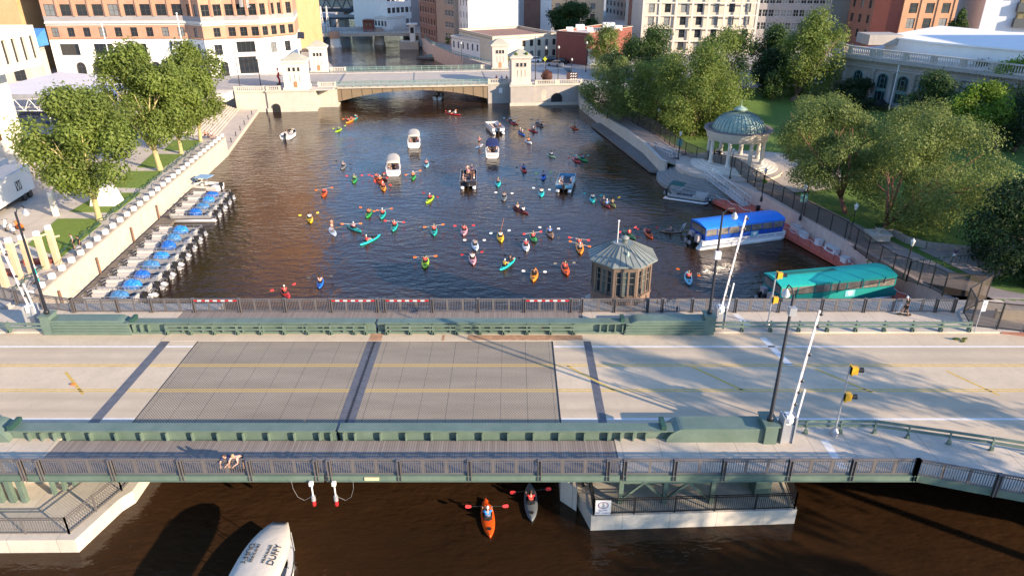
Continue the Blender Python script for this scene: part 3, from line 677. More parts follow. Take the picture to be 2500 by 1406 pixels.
def tree(label, base, box, leaf, bark, depth=0, nl=9000, ls=.42, seed=1, name='tree', fork=.3, tr=.3, droop=0, group=None, stems=6, z0=None, clumps=26, csz=.34, cat='tree'):
    """base: pixel of the foot (or a world Vector); box: pixel box of the crown"""
    b = base if isinstance(base, Vector) else (GP(*base) if z0 is None else G(*base, z0))
    u0, u1, v0, v1 = box; dv = (v1-v0)*.04; v0 -= dv; v1 += dv; du = (u1-u0)*.04; u0 -= du; u1 += du; Y = b.y+depth; c = VZ((u0+u1)/2, (v0+v1)/2, Y); zc = Y*_c+(CAMH-c.z)*_s
    rx = (u1-u0)/2*zc/FPX; hh = (v1-v0)/2*zc/FPX; ph = atan2(CAMH-c.z, Y)
    rz = max(rx*.35, math.sqrt(max(.1, hh*hh-(rx*sin(ph))**2))/cos(ph))
    t = thing(name, label, cat, b, 0, group); rnd = random.Random(seed)
    cr = Vector((c.x-b.x, c.y-b.y, c.z-b.z)); cm = crown_mesh(seed, rx, rx, rz, nl, ls, clumps, droop, 0, csz); cm.materials.append(leaf)
    obj('crown', cm, t, cr)
    tb = MB(); f = Vector((cr.x*.25, cr.y*.25, max(.8, (cr.z-rz)*.55+cr.z*fork*.3)))
    tb.tube([(0, 0, -.2), (0, 0, .15), tuple(f*.5), tuple(f)], [tr*1.5, tr*1.15, tr, tr*.9], 8)
    for i in range(stems):
        a = 2*pi*i/stems+rnd.uniform(-.4, .4); q = rnd.uniform(.35, .75)
        e = cr+Vector((cos(a)*rx*q, sin(a)*rx*q, rz*rnd.uniform(-.1, .6))); m_ = f.lerp(e, .5)+Vector((rnd.uniform(-.4, .4), rnd.uniform(-.4, .4), rnd.uniform(-.2, .5)))
        tb.tube([tuple(f*.92), tuple(m_), tuple(e)], [tr*.6, tr*.36, tr*.1], 6)
        for j in range(2):
            e2 = m_.lerp(e, .3+.3*j)+Vector((rnd.uniform(-1, 1)*rx*.3, rnd.uniform(-1, 1)*rx*.3, rnd.uniform(0, .4)*rz)); tb.tube([tuple(m_.lerp(e, .1+.3*j)), tuple(e2)], [tr*.24, tr*.06], 5)
    obj('trunk', tb.mesh('trunk', bark, None, True), t)
    return t
gl = 'trees along the west plaza'
tree('leafy green tree nearest the bridge on the west plaza, beside the white pedestal', (243, 538), (62, 330, 235, 470), LEAF_A, YBARK, 0, 34000, .40, 3, 'ash_tree', z0=3.3, group=gl, tr=.34, clumps=44, csz=.27)
tree('tall green tree second from the bridge on the west plaza', (392, 417), (240, 430, 130, 345), LEAF_A, YBARK, 1, 34000, .44, 4, 'ash_tree', z0=3.3, group=gl, tr=.4, clumps=44, csz=.27)
tree('green tree third from the bridge on the west plaza', (443, 375), (345, 495, 170, 325), LEAF_A, YBARK, 0, 20000, .46, 5, 'ash_tree', z0=3.3, group=gl, clumps=36, csz=.28)
tree('round dense green tree at the head of the riverside steps', (490, 345), (400, 545, 125, 300), LEAF_A, YBARK, 2, 26000, .46, 6, 'ash_tree', z0=3.3, group=gl, clumps=40, csz=.28)
gr = 'park trees'
tree('wide locust tree with reddish trunk between the riverwalk and the gazebo path', (2062, 520), (1890, 2160, 255, 470), LEAF_C, RBARK, 1, 36000, .27, 11, 'locust_tree', group=gr, tr=.3, clumps=50, csz=.24)
tree('broad locust tree leaning right, its red trunk nearest the riverwalk', (2138, 565), (2075, 2445, 285, 575), LEAF_C, RBARK, 1.5, 46000, .28, 12, 'locust_tree', group=gr, tr=.33, clumps=60, csz=.22, stems=8)
tree('locust tree right beside the paving of the gazebo', (1968, 470), (1880, 2110, 240, 415), LEAF_C, RBARK, 4, 24000, .29, 13, 'locust_tree', group=gr, clumps=36, csz=.26)
tree('locust tree behind the two leaning ones', (2240, 420), (2110, 2370, 255, 420), LEAF_C, BARK, 2, 22000, .3, 14, 'locust_tree', group=gr, clumps=36, csz=.26)
tree('huge willow-like tree left of the gazebo dome', (1690, 330), (1585, 1825, 125, 345), LEAF_D, BARK, 1, 46000, .35, 15, 'honey_locust', group=gr, tr=.45, droop=2.2, clumps=60, csz=.24, stems=9)
tree('bushy green tree between the riverwalk and the huge willow-like tree', (1610, 312), (1515, 1690, 140, 310), LEAF_A, BARK, 3, 26000, .36, 16, 'park_tree', group=gr, clumps=40, csz=.28)
tree('low spreading tree at the river corner by the stone bridge', (1520, 290), (1415, 1590, 150, 290), LEAF_C, BARK, 0, 15000, .40, 17, 'park_tree', group=gr, clumps=40, csz=.26)
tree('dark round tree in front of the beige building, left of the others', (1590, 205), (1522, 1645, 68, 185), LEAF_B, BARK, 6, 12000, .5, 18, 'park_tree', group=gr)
tree('green crown in front of the middle of the beige building', (1760, 235), (1680, 1860, 82, 225), LEAF_A, BARK, 6, 14000, .5, 19, 'park_tree', group=gr)
tree('tallest tree of the park, yellowish, left of the stone library', (1935, 245), (1905, 2058, 52, 240), LEAF_D, BARK, 1, 20000, .48, 20, 'linden_tree', group=gr, tr=.55, clumps=44)
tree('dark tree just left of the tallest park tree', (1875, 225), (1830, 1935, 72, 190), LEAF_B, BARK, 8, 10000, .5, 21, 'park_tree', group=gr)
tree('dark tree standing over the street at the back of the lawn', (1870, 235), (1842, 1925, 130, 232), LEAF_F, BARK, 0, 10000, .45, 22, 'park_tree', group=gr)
tree('thin young birch at the back edge of the lawn', (1788, 262), (1765, 1812, 188, 245), LEAF_A, WPAINT, 0, 1800, .4, 23, 'young_tree', group=gr, tr=.1)
tree('thin young tree in front of the dark trees on the lawn', (1886, 248), (1862, 1912, 175, 240), LEAF_B, BARK, 0, 2200, .4, 24, 'young_tree', group=gr, tr=.1)
tree('dark low tree in front of the left corner of the stone library', (2100, 262), (2045, 2150, 195, 262), LEAF_F, BARK, 0, 9000, .4, 25, 'park_tree', group=gr)
tree('deep green tree in front of the library, left of the lime tree', (2270, 330), (2190, 2345, 188, 300), LEAF_B, BARK, 3, 12000, .42, 26, 'park_tree', group=gr)
tree('deep green tree touching the library balustrade', (2370, 300), (2315, 2440, 160, 270), LEAF_B, BARK, 5, 10000, .42, 27, 'park_tree', group=gr)
tree('bright lime green tree, lower one, right of the library', (2436, 370), (2330, 2470, 205, 325), LEAF_E, BARK, 2, 12000, .4, 28, 'maple_tree', group=gr)
tree('bright yellow-lime tree top at the right edge of the photo', (2470, 330), (2410, 2560, 150, 260), LEAF_E, BARK, 5, 12000, .42, 29, 'maple_tree', group=gr)
tree('sparse dark tree at the right edge behind the lime tree', (2475, 370), (2430, 2600, 215, 370), LEAF_F, BARK, 0, 9000, .4, 30, 'park_tree', group=gr)
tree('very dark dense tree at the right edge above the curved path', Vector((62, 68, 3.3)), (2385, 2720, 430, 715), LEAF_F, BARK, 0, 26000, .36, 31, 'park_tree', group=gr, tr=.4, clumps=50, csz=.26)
tree('light green street tree in front of the red brick building', (1470, 165), (1428, 1520, 72, 150), LEAF_C, BARK, 0, 6000, .5, 32, 'street_tree', z0=4.5)
tree('scrubby olive tree behind the street fence beside the park corner', (1500, 180), (1450, 1560, 130, 185), LEAF_C, BARK, 0, 4000, .45, 33, 'street_tree', z0=4.5)
tree('dark broad tree beyond the long low cream building', (1400, 92), (1345, 1450, 14, 85), LEAF_B, BARK, 0, 9000, .9, 34, 'street_tree', z0=4.5)
tree('slender pale green tree in front of the dark broad tree', (1376, 92), (1362, 1390, 28, 80), LEAF_A, BARK, 0, 2200, .6, 35, 'street_tree', z0=4.5)
tree('dark columnar tree right of the orange brick tower', (2340, 135), (2318, 2362, 38, 118), LEAF_B, BARK, 0, 5000, .7, 36, 'street_tree', z0=4.5)
tree('low dark bushes below the white corner building', (2395, 130), (2345, 2432, 86, 120), LEAF_B, BARK, 0, 4000, .6, 37, 'street_tree', z0=4.5)
tree('narrow green tree against the blank grey wall', (2045, 150), (2030, 2052, 82, 135), LEAF_A, BARK, 0, 2500, .5, 38, 'street_tree', z0=4.5)
tree('little green tree at the foot of the red wall', (2160, 135), (2145, 2175, 92, 125), LEAF_A, BARK, 0, 1800, .5, 39, 'street_tree', z0=4.5)
for i, (x, y, h, r, lb) in enumerate(((47.5, 20.5, 16, 4.6, 'nearest the bridge corner'), (54, 25, 17, 5, 'beside the street corner'), (49, 9, 15, 5.5, 'on the bank below the bridge'), (53, 0, 16, 6, 'second on the bank below the bridge'))):
    t = thing('street_tree', 'dense street tree right of the photo, '+lb, 'tree', (x, y, 4.5), 0, 'street trees east of the bridge'); m = crown_mesh(60+i, r, r, h*.36, 4200, .45, 26, 0, 0, .26); m.materials.append(LEAF_B)
    obj('crown', m, t, (0, 0, h*.68)); obj('trunk', MB().tube([(0, 0, -.2), (0, 0, h*.4), (.3, .2, h*.8)], [.4, .3, .1], 8).mesh('tr', BARK), t)
# ================================================================ figures
def skin(name, V, E, R, mat, extra=None, sub=1):
    me = bpy.data.meshes.new(name); me.from_pydata(V, E, []); o = bpy.data.objects.new('tmp', me); COL.objects.link(o)
    m = o.modifiers.new('s', 'SKIN'); m.use_smooth_shade = True
    sv = me.skin_vertices[0].data
    for i, r in enumerate(R): sv[i].radius = (r if isinstance(r, tuple) else (r, r)); sv[i].use_root = (i == 0)
    if sub: s2 = o.modifiers.new('d', 'SUBSURF'); s2.levels = sub; s2.render_levels = sub
    bpy.context.view_layer.update()
    out = bpy.data.meshes.new_from_object(o.evaluated_get(bpy.context.evaluated_depsgraph_get())); bpy.data.objects.remove(o)
    vs = [tuple(v.co) for v in out.vertices]; fs = [tuple(p.vertices) for p in out.polygons]; b = MB().add(vs, fs)
    if extra: b.add(extra.v, extra.f)
    r = b.mesh(name, mat, None, True); return r
def figure(pose):
    """joints in metres; x right, y forward, z up from the seat/foot point"""
    J = {}
    def j(n, x, y, z): J[n] = Vector((x, y, z))
    if pose in ('stand', 'walk', 'sup', 'lean'):
        hip = .93; ly = .62 if pose == 'lean' else (.06 if pose == 'sup' else .03)
        j('pel', 0, 0, hip); sh = hip+(.36 if pose == 'lean' else .5); j('ch', 0, ly*.6, hip+(sh-hip)*.62); j('nk', 0, ly, sh+.05); j('hd', 0, ly+.09, sh+.2)
        st = .28 if pose == 'walk' else .02
        for s, n in ((-1, 'L'), (1, 'R')):
            j('hp'+n, s*.1, 0, hip-.05); j('kn'+n, s*.11, s*st*.5+.03, .5); j('an'+n, s*.11, s*st, .09); j('to'+n, s*.13, s*st+.17, .03)
            j('sh'+n, s*.19, ly-.01, sh)
            if pose == 'lean': j('el'+n, s*.28, ly+.12, sh-.24); j('wr'+n, s*.16, ly+.38, sh-.27)
            elif pose == 'sup': j('el'+n, s*.27, ly+.16, sh-.2); j('wr'+n, .3, ly+.3, sh-.1 if n == 'R' else sh-.45)
            elif pose == 'walk': j('el'+n, s*.26, -s*.12, sh-.28); j('wr'+n, s*.25, -s*.1+.16, sh-.46)
            else: j('el'+n, s*.27, .0, sh-.29); j('wr'+n, s*.27, .1, sh-.53)
    else:
        j('pel', 0, -.05, .1); j('ch', 0, -.02, .38); j('nk', 0, 0, .62); j('hd', 0, .03, .78)
        for s, n in ((-1, 'L'), (1, 'R')):
            j('hp'+n, s*.1, 0, .1); j('sh'+n, s*.19, -.01, .56)
            if pose == 'paddle': j('kn'+n, s*.16, .45, .26); j('an'+n, s*.1, .85, .06); j('to'+n, s*.1, .93, .14); j('el'+n, s*.3, .14, .36); j('wr'+n, s*.3, .36, .46)
            else: j('kn'+n, s*.13, .45, .12); j('an'+n, s*.13, .47, -.33); j('to'+n, s*.13, .62, -.39); j('el'+n, s*.25, .04, .28); j('wr'+n, s*.15, .3, .22)
    return J
SKIN = [M('skin_light', (.50, .29, .20), .5, var=.05), M('skin_tan', (.36, .19, .12), .5, var=.05), M('skin_dark', (.11, .055, .035), .5, var=.05)]
HAIR = [M('hair_brown', (.05, .028, .016), .7, var=.1), M('hair_blond', (.38, .26, .12), .7, var=.1), M('hair_black', (.012, .011, .012), .7, var=.1), M('cap_white', (.72, .72, .7), .7, var=.05)]
CL = {n: M('cloth_'+n, c, .8, var=.08) for n, c in dict(red=(.60, .03, .035), blue=(.02, .22, .65), navy=(.02, .03, .10), black=(.015, .015, .018), white=(.75, .75, .73), grey=(.25, .25, .26), yellow=(.75, .5, .03),
      pink=(.7, .25, .28), green=(.05, .35, .08), teal=(.02, .35, .38), orange=(.75, .16, .02), olive=(.12, .13, .05), lavender=(.45, .4, .6), peach=(.72, .42, .32)).items()}
def build_figure(pose):
    J = figure(pose); names = ['pel', 'ch', 'nk', 'hd']; V = [J[n] for n in names]; E = [(0, 1), (1, 2), (2, 3)]; R = [(.145, .105), (.15, .11), .055, (.075, .09)]
    ix = {n: i for i, n in enumerate(names)}
    def a(n, par, r): ix[n] = len(V); V.append(J[n]); E.append((ix[par], ix[n])); R.append(r)
    for n in 'LR':
        a('hp'+n, 'pel', .09); a('kn'+n, 'hp'+n, .06); a('an'+n, 'kn'+n, .042); a('to'+n, 'an'+n, .038)
        a('sh'+n, 'ch', .065); a('el'+n, 'sh'+n, .043); a('wr'+n, 'el'+n, .028)
    ex = MB(); h = J['hd']; h = h+Vector((0, 0, .03)); ex.ell(h, (.078, .095, .115), 12, 8)
    ex.ell(h+Vector((0, .098, -.015)), (.012, .02, .02), 6, 4)
    for s in (-1, 1): ex.ell(h+Vector((s*.08, 0, -.01)), (.012, .025, .03), 6, 4)
    for s, n in ((-1, 'L'), (1, 'R')):                       # palm, four fingers, thumb
        d = (J['wr'+n]-J['el'+n]).normalized(); p = J['wr'+n]; sd_ = d.cross(Vector((0, 0, 1))).normalized(); dn = sd_.cross(d)
        if dn.z > 0: dn = -dn
        ex.tube([p, p+d*.09], [.028, .036], 6)
        for i, L in enumerate((.075, .085, .08, .06)):
            q = p+d*.085+sd_*(i-1.5)*.02; ex.tube([q, q+d*L*.5+dn*.015, q+d*L*.62+dn*L*.6], [.0095, .009, .007], 5)
        q = p+d*.03-sd_*s*.03; ex.tube([q, q-sd_*s*.03+d*.035, q-sd_*s*.02+d*.06+dn*.02], [.011, .01, .008], 5)
    body = skin('body_'+pose, [tuple(v) for v in V], E, R, SKIN[0], ex)
    nk = J['nk'].lerp(J['ch'], .25); SV = [J['pel']+Vector((0, 0, .02)), J['ch'], nk]; SE = [(0, 1), (1, 2)]; SR = [(.16, .125), (.172, .13), (.1, .09)]
    for n in 'LR':
        k_ = len(SV); SV += [J['sh'+n], J['sh'+n].lerp(J['el'+n], .6)]; SE += [(1, k_), (k_, k_+1)]; SR += [.082, .06]
    shirt = skin('shirt_'+pose, [tuple(v) for v in SV], SE, SR, CL['red'])
    PV = [J['pel']+Vector((0, 0, .02))]; PE = []; PR = [(.165, .125)]
    for n in 'LR':
        k_ = len(PV); PV += [J['hp'+n], J['hp'+n].lerp(J['kn'+n], .8)]; PE += [(0, k_), (k_, k_+1)]; PR += [.105, .08]
    pants = skin('shorts_'+pose, [tuple(v) for v in PV], PE, PR, CL['navy'])
    hb = MB(); n_ = 12
    hb.lathe([(.001, .135), (.05, .125), (.085, .085), (.1, .03), (.098, -.01)], 12, (0, -.012)); hb.ell((0, -.055, -.02), (.075, .05, .08), 8, 5)
    hb.v = [(x+h.x, y+h.y, z+h.z) for x, y, z in hb.v]; hair = hb.mesh('hair', HAIR[0], None, True)
    fb = MB()
    for n in 'LR': fb.tube([J['an'+n]+Vector((0, -.05, -.03)), J['to'+n]+Vector((0, .03, 0))], [.05, .045], 6)
    shoe = fb.mesh('shoes', CL['black'], None, True)
    return dict(body=body, shirt=shirt, shorts=pants, hair=hair, shoes=shoe)
FIG = {p: build_figure(p) for p in ('stand', 'walk', 'sup', 'lean', 'paddle', 'sit')}
ps = random.Random(5)
def person(pose, loc, rz, label, shirt='red', shorts='navy', skin=0, hair=0, group=None, hat=False, sc=1., nohead=False):
    F = FIG[pose]; o = obj('person', F['body'], None, loc, rz, SKIN[skin]); tag(o, label, 'person', group); o.scale = (sc,)*3
    if shirt: obj('shirt', F['shirt'], o, mat=CL[shirt])
    obj('shorts', F['shorts'], o, mat=CL[shorts]); obj('hair', F['hair'], o, mat=HAIR[hair])
    if pose not in ('paddle', 'sup'): obj('shoes', F['shoes'], o)
    if hat:
        obj('hat', MB().lathe([(.001, .16), (.09, .14), (.1, .07), (.19, .05), (.19, .045)], 12).mesh('hat', CANV, None, True), o, FIGHEAD[pose])
    return o
FIGHEAD = {p: figure(p)['hd']+Vector((0, 0, .02)) for p in FIG}
# ================================================================ kayaks and paddle boards
def hull_mesh(L, W, H=.26, cock=((-.12, .62),), board=False):
    """length along y; returns hull mesh and well meshes"""
    n = 22; ring = 10; V = []; F = []
    for i in range(n+1):
        t = i/n*2-1; y = t*L/2; w_ = W/2*max(.02, (1-abs(t)**2.3))**(.75 if not board else .5); zr = .10*abs(t)**4 if not board else .03*t**4
        hh = H*(1-.35*abs(t)**3) if not board else H
        P = [(-w_, zr+hh*.62), (-w_*.82, zr+hh*.15), (-w_*.4, zr), (w_*.4, zr), (w_*.82, zr+hh*.15), (w_, zr+hh*.62), (w_*.85, zr+hh*.82), (w_*.35, zr+hh*1.0), (-w_*.35, zr+hh*1.0), (-w_*.85, zr+hh*.82)]
        V += [(x, y, z-.06) for x, z in P]
    for i in range(n):
        for j in range(ring): a = i*ring+j; b = i*ring+(j+1) % ring; F.append((a, a+ring, b+ring, b))
    F.append(tuple(range(ring))); F.append(tuple(n*ring+j for j in range(ring))[::-1])
    return MB().add(V, F)
HC = {n: M('hull_'+n, c, .35, var=.08) for n, c in dict(red=(.62, .025, .02), orange=(.80, .10, .012), yellow=(.85, .50, .02), lime=(.35, .62, .03), green=(.03, .32, .07), teal=(.015, .38, .34), turquoise=(.02, .52, .52), lightblue=(.20, .50, .62),
      blue=(.02, .16, .58), grey=(.17, .19, .20), white=(.74, .75, .75), maroon=(.25, .025, .03), brown=(.26, .16, .11), pink=(.62, .30, .34), olive=(.18, .20, .07), tangerine=(.85, .28, .02), black=(.025, .025, .03), darkgreen=(.02, .12, .05), palegreen=(.45, .62, .35), paleblue=(.55, .68, .78)).items()}
WELL = M('cockpit_dark', (.02, .02, .022), .7, var=0)
HM = {'solo': hull_mesh(3.1, .78).mesh('hull', HC['red'], None, True), 'tandem': hull_mesh(4.1, .86).mesh('hull', HC['red'], None, True), 'sup': hull_mesh(3.2, .82, .14, board=True).mesh('hull', HC['white'], None, True)}
def wellmesh(w_, l): 
    m = MB(); n = 16
    m.add([(w_*cos(2*pi*i/n), l*sin(2*pi*i/n), .205) for i in range(n)], [tuple(range(n))]); return m
WM = wellmesh(.25, .5).mesh('well', WELL)
RM = MB().tube([(.26*cos(2*pi*i/16), .51*sin(2*pi*i/16), .21) for i in range(17)], .02, 5, False).mesh('coaming', WELL, None, True)
SM_ = MB().tube([(-.2, -.3, .2), (-.2, -.33, .42), (.2, -.33, .42), (.2, -.3, .2)], .03, 5).box(-.19, .19, -.345, -.31, .22, .42).mesh('seatback', BLACK)
HT = MB().add([(.13*cos(2*pi*i/12), .13*sin(2*pi*i/12), .225) for i in range(12)], [tuple(range(12))]).mesh('hatch', WELL)
PS = MB().tube([(-1.05, 0, 0), (1.05, 0, 0)], .016, 5).mesh('shaft', BLACK)
def blade(s):
    m = MB(); m.add([(s*(1.0+.02), -.03, .004), (s*1.12, -.085, .004), (s*1.38, -.08, .004), (s*1.45, 0, .004), (s*1.38, .085, .004), (s*1.12, .07, .004), (s*1.02, .03, .004),
                     (s*(1.0+.02), -.03, -.008), (s*1.12, -.085, -.008), (s*1.38, -.08, -.008), (s*1.45, 0, -.008), (s*1.38, .085, -.008), (s*1.12, .07, -.008), (s*1.02, .03, -.008)],
                    [tuple(range(7)), tuple(range(7, 14))[::-1]]+[(i, (i+1) % 7, (i+1) % 7+7, i+7) for i in range(7)]); m.v = [(x*.98, y*.7-z*.8, y*1.1+z*.8) for x, y, z in m.v]; return m.mesh('blade', CL['red'])
BL, BR_ = blade(-1), blade(1)
BC = dict(red=CL['red'], orange=CL['orange'], white=WPAINT, black=BLACK, lime=HC['lime'], paleblue=HC['paleblue'], yellow=CL['yellow'], green=HC['teal'], pink=CL['pink'])
def paddle(loc, rz, tilt, col, label):
    t = thing('paddle', label, 'paddle', loc, 0); t.rotation_euler = (0, tilt, rz)
    obj('shaft', PS, t, mat=WPAINT if col in ('orange', 'red') and ps.random() < .4 else None)
    obj('blade', BL, t, mat=BC[col]); obj('blade', BR_, t, mat=BC[col]); return t
def z5(x, y): return (700+x/2.976, 240+y/2.976)
# col, stern xy, bow xy in zoomed pixels, kind, [(shirt)], blade, where
K = [
 ('red', (1262, 122), (1150, 106), 'tandem', ['white', 'white'], 'red', 'alone beyond all the others, near the stone bridge'),
 ('tangerine', (430, 182), (486, 148), 'tandem', ['red', 'red'], 'red', 'up and right of the white speedboat'),
 ('teal', (488, 158), (511, 128), 'solo', ['teal'], 'black', 'tucked behind the orange-yellow two-seater at far left'),
 ('lime', (357, 242), (397, 222), 'solo', ['green'], 'lime', 'alone just right of the white speedboat'),
 ('grey', (395, 520), (425, 472), 'solo', ['grey'], 'black', 'alone at left, level with the nearer cream-canopy boat'),
 ('green', (482, 618), (500, 566), 'solo', ['green'], 'red', 'left of the huddle beside the cream-canopy boat'),
 ('orange', (262, 716), (280, 662), 'solo', ['red'], 'orange', 'farthest left of the middle rows'),
 ('yellow', (175, 908), (158, 842), 'solo', ['white'], 'yellow', 'nearest the moored boats'),
 ('green', (580, 868), (612, 806), 'solo', ['orange'], 'orange', 'left one of a pair with raised orange blades'),
 ('teal', (682, 882), (710, 808), 'solo', ['red'], 'orange', 'right one of a pair with raised orange blades'),
 ('teal', (545, 972), (432, 918), 'solo', ['pink'], 'orange', 'long and dark, right of the first paddle board'),
 ('turquoise', (532, 1066), (680, 990), 'tandem', ['red'], 'red', 'longest one, pointing to the upper right'),
 ('teal', (768, 972), (796, 890), 'solo', ['red'], 'red', 'above the end of the long turquoise one'),
 ('lime', (1012, 762), (1067, 706), 'solo', ['red'], 'red', 'in the middle, left of the black party boat'),
 ('green', (915, 592), (922, 548), 'solo', ['orange'], 'orange', 'small, right of the nearer cream-canopy boat'),
 ('lightblue', (1012, 505), (1018, 458), 'solo', ['pink'], 'black', 'alone above and right of the nearer cream-canopy boat'),
 ('orange', (633, 614), (668, 545), 'solo', ['red'], 'red', 'farthest left in the huddle of kayaks'),
 ('black', (735, 608), (680, 545), 'solo', ['black'], 'black', 'touching the nearer cream-canopy boat'),
 ('orange', (690, 630), (668, 572), 'solo', ['orange'], 'red', 'in the middle of the huddle of kayaks'),
 ('tangerine', (708, 682), (694, 615), 'solo', ['red'], 'red', 'nearest in the huddle of kayaks'),
 ('red', (1680, 192), (1624, 172), 'solo', ['white'], 'orange', 'right of the far pontoon boat'),
 ('black', (1640, 176), (1608, 150), 'solo', ['white'], 'white', 'behind the red one by the far pontoon boat'),
 ('brown', (1865, 208), (1806, 176), 'tandem', ['white', 'peach'], 'black', 'near the dark arch of the stone wall'),
 ('blue', (1728, 272), (1682, 238), 'tandem', ['navy', 'navy'], 'black', 'just below the far pontoon boat'),
 ('red', (1818, 246), (1766, 230), 'solo', ['black'], 'red', 'small and low, below the brown tandem'),
 ('white', (1782, 336), (1731, 296), 'solo', ['orange'], 'black', 'above right of the navy-canopy boat'),
 ('orange', (2120, 226), (2060, 206), 'solo', ['orange'], 'orange', 'farthest right, below the park corner'),
 ('palegreen', (1952, 432), (1893, 404), 'solo', ['white'], 'black', 'pale, alone right of the navy-canopy boat'),
 ('red', (2143, 476), (2068, 426), 'solo', ['pink'], 'red', 'lying alongside the bright green one on the right'),
 ('green', (2185, 460), (2117, 424), 'solo', ['teal'], 'green', 'lying alongside the red one on the right'),
 ('red', (1738, 542), (1706, 492), 'solo', ['blue'], 'black', 'up and left of the blue pontoon boat'),
 ('blue', (1862, 592), (1866, 545), 'solo', ['lavender'], 'lime', 'close left of the blue pontoon boat'),
 ('turquoise', (1534, 642), (1536, 592), 'solo', ['navy'], 'black', 'just right of the black party boat'),
 ('grey', (1577, 748), (1580, 690), 'solo', ['grey'], 'white', 'with white blades, below the navy paddler'),
 ('turquoise', (1848, 715), (1852, 662), 'solo', ['white'], 'paleblue', 'just below the blue pontoon boat'),
 ('turquoise', (2222, 758), (2224, 702), 'solo', ['white'], 'green', 'with green blades, far right of the basin'),
 ('maroon', (2342, 792), (2285, 738), 'tandem', ['navy', 'blue'], 'black', 'carrying two beside an olive one'),
 ('olive', (2386, 792), (2346, 745), 'solo', ['olive'], 'yellow', 'pressed against the maroon tandem at right'),
 ('maroon', (1746, 836), (1650, 790), 'tandem', ['peach', 'white'], 'black', 'carrying two, right of centre'),
 ('teal', (1070, 1008), (1070, 918), 'solo', ['red'], 'orange', 'with spread orange blades at the centre'),
 ('pink', (1284, 998), (1294, 924), 'solo', ['red'], 'red', 'pale pink with spread red blades at the centre'),
 ('paleblue', (1378, 1106), (1358, 1030), 'solo', ['grey'], 'white', 'with white blades at the centre'),
 ('yellow', (1562, 1062), (1542, 955), 'solo', ['white'], 'paleblue', 'with a tall yellow fin raised at its bow'),
 ('white', (1742, 1112), (1734, 1034), 'solo', ['red'], 'black', 'plain white with dark blades, right of centre'),
 ('green', (1806, 1048), (1775, 980), 'solo', ['red'], 'red', 'with red blades, right of the plain white one'),
 ('brown', (1932, 1018), (1892, 940), 'solo', ['blue'], 'white', 'with a paddler in blue, right of centre'),
 ('tangerine', (2138, 1138), (2118, 1020), 'tandem', ['red', 'grey'], 'red', 'above left of the bridge house'),
 ('lime', (1002, 1238), (1012, 1145), 'solo', ['red'], 'orange', 'with spread orange blades near the railing'),
 ('pink', (1356, 1212), (1342, 1122), 'solo', ['white'], 'red', 'greyish pink with red blades near the railing'),
 ('turquoise', (1548, 1248), (1660, 1160), 'tandem', ['black', 'yellow'], 'black', 'carrying one in black and one in yellow'),
 ('tangerine', (1790, 1332), (1806, 1234), 'solo', None, 'white', 'yellow-orange with white blades, left of the bridge house'),
 ('orange', (2040, 1288), (2006, 1190), 'solo', ['red'], 'black', 'with a dark paddle, nearest the bridge house'),
 ('blue', (236, 1378), (250, 1300), 'solo', ['peach'], 'black', 'alone at lower left of the basin'),
]
Kpx = [(c, z5(*a), z5(*b), k, p, bl, wh) for c, a, b, k, p, bl, wh in K]
Kpx += [
 ('red', (706, 727), (686, 703), 'solo', ['red'], 'red', 'cut by the far railing at lower left'),
 ('darkgreen', (1551, 585), (1521, 561), 'solo', ['red'], 'red', 'just behind the roof of the bridge house'),
 ('orange', (1593, 583), (1573.5, 557), 'solo', ['red'], 'red', 'right of the flagpole of the bridge house'),
 ('brown', (1663, 566), (1612, 564), 'solo', ['peach'], 'black', 'flying a small striped flag near the blue tour boat'),
 ('lightblue', (1684, 699), (1677, 660), 'solo', ['red'], 'orange', 'alone in dark water right of the bridge house'),
 ('orange', (1197, 1311), (1185, 1217), 'solo', ['blue'], 'red', 'bright orange, in front of the near bridge'),
 ('grey', (1299, 1273), (1293, 1178), 'solo', ['red'], 'red', 'coming out from under the near bridge'),
]
kg = 'kayaks spread over the river'; BN = {'paleblue': 'pale blue', 'green': 'teal', 'pink': 'pink'}
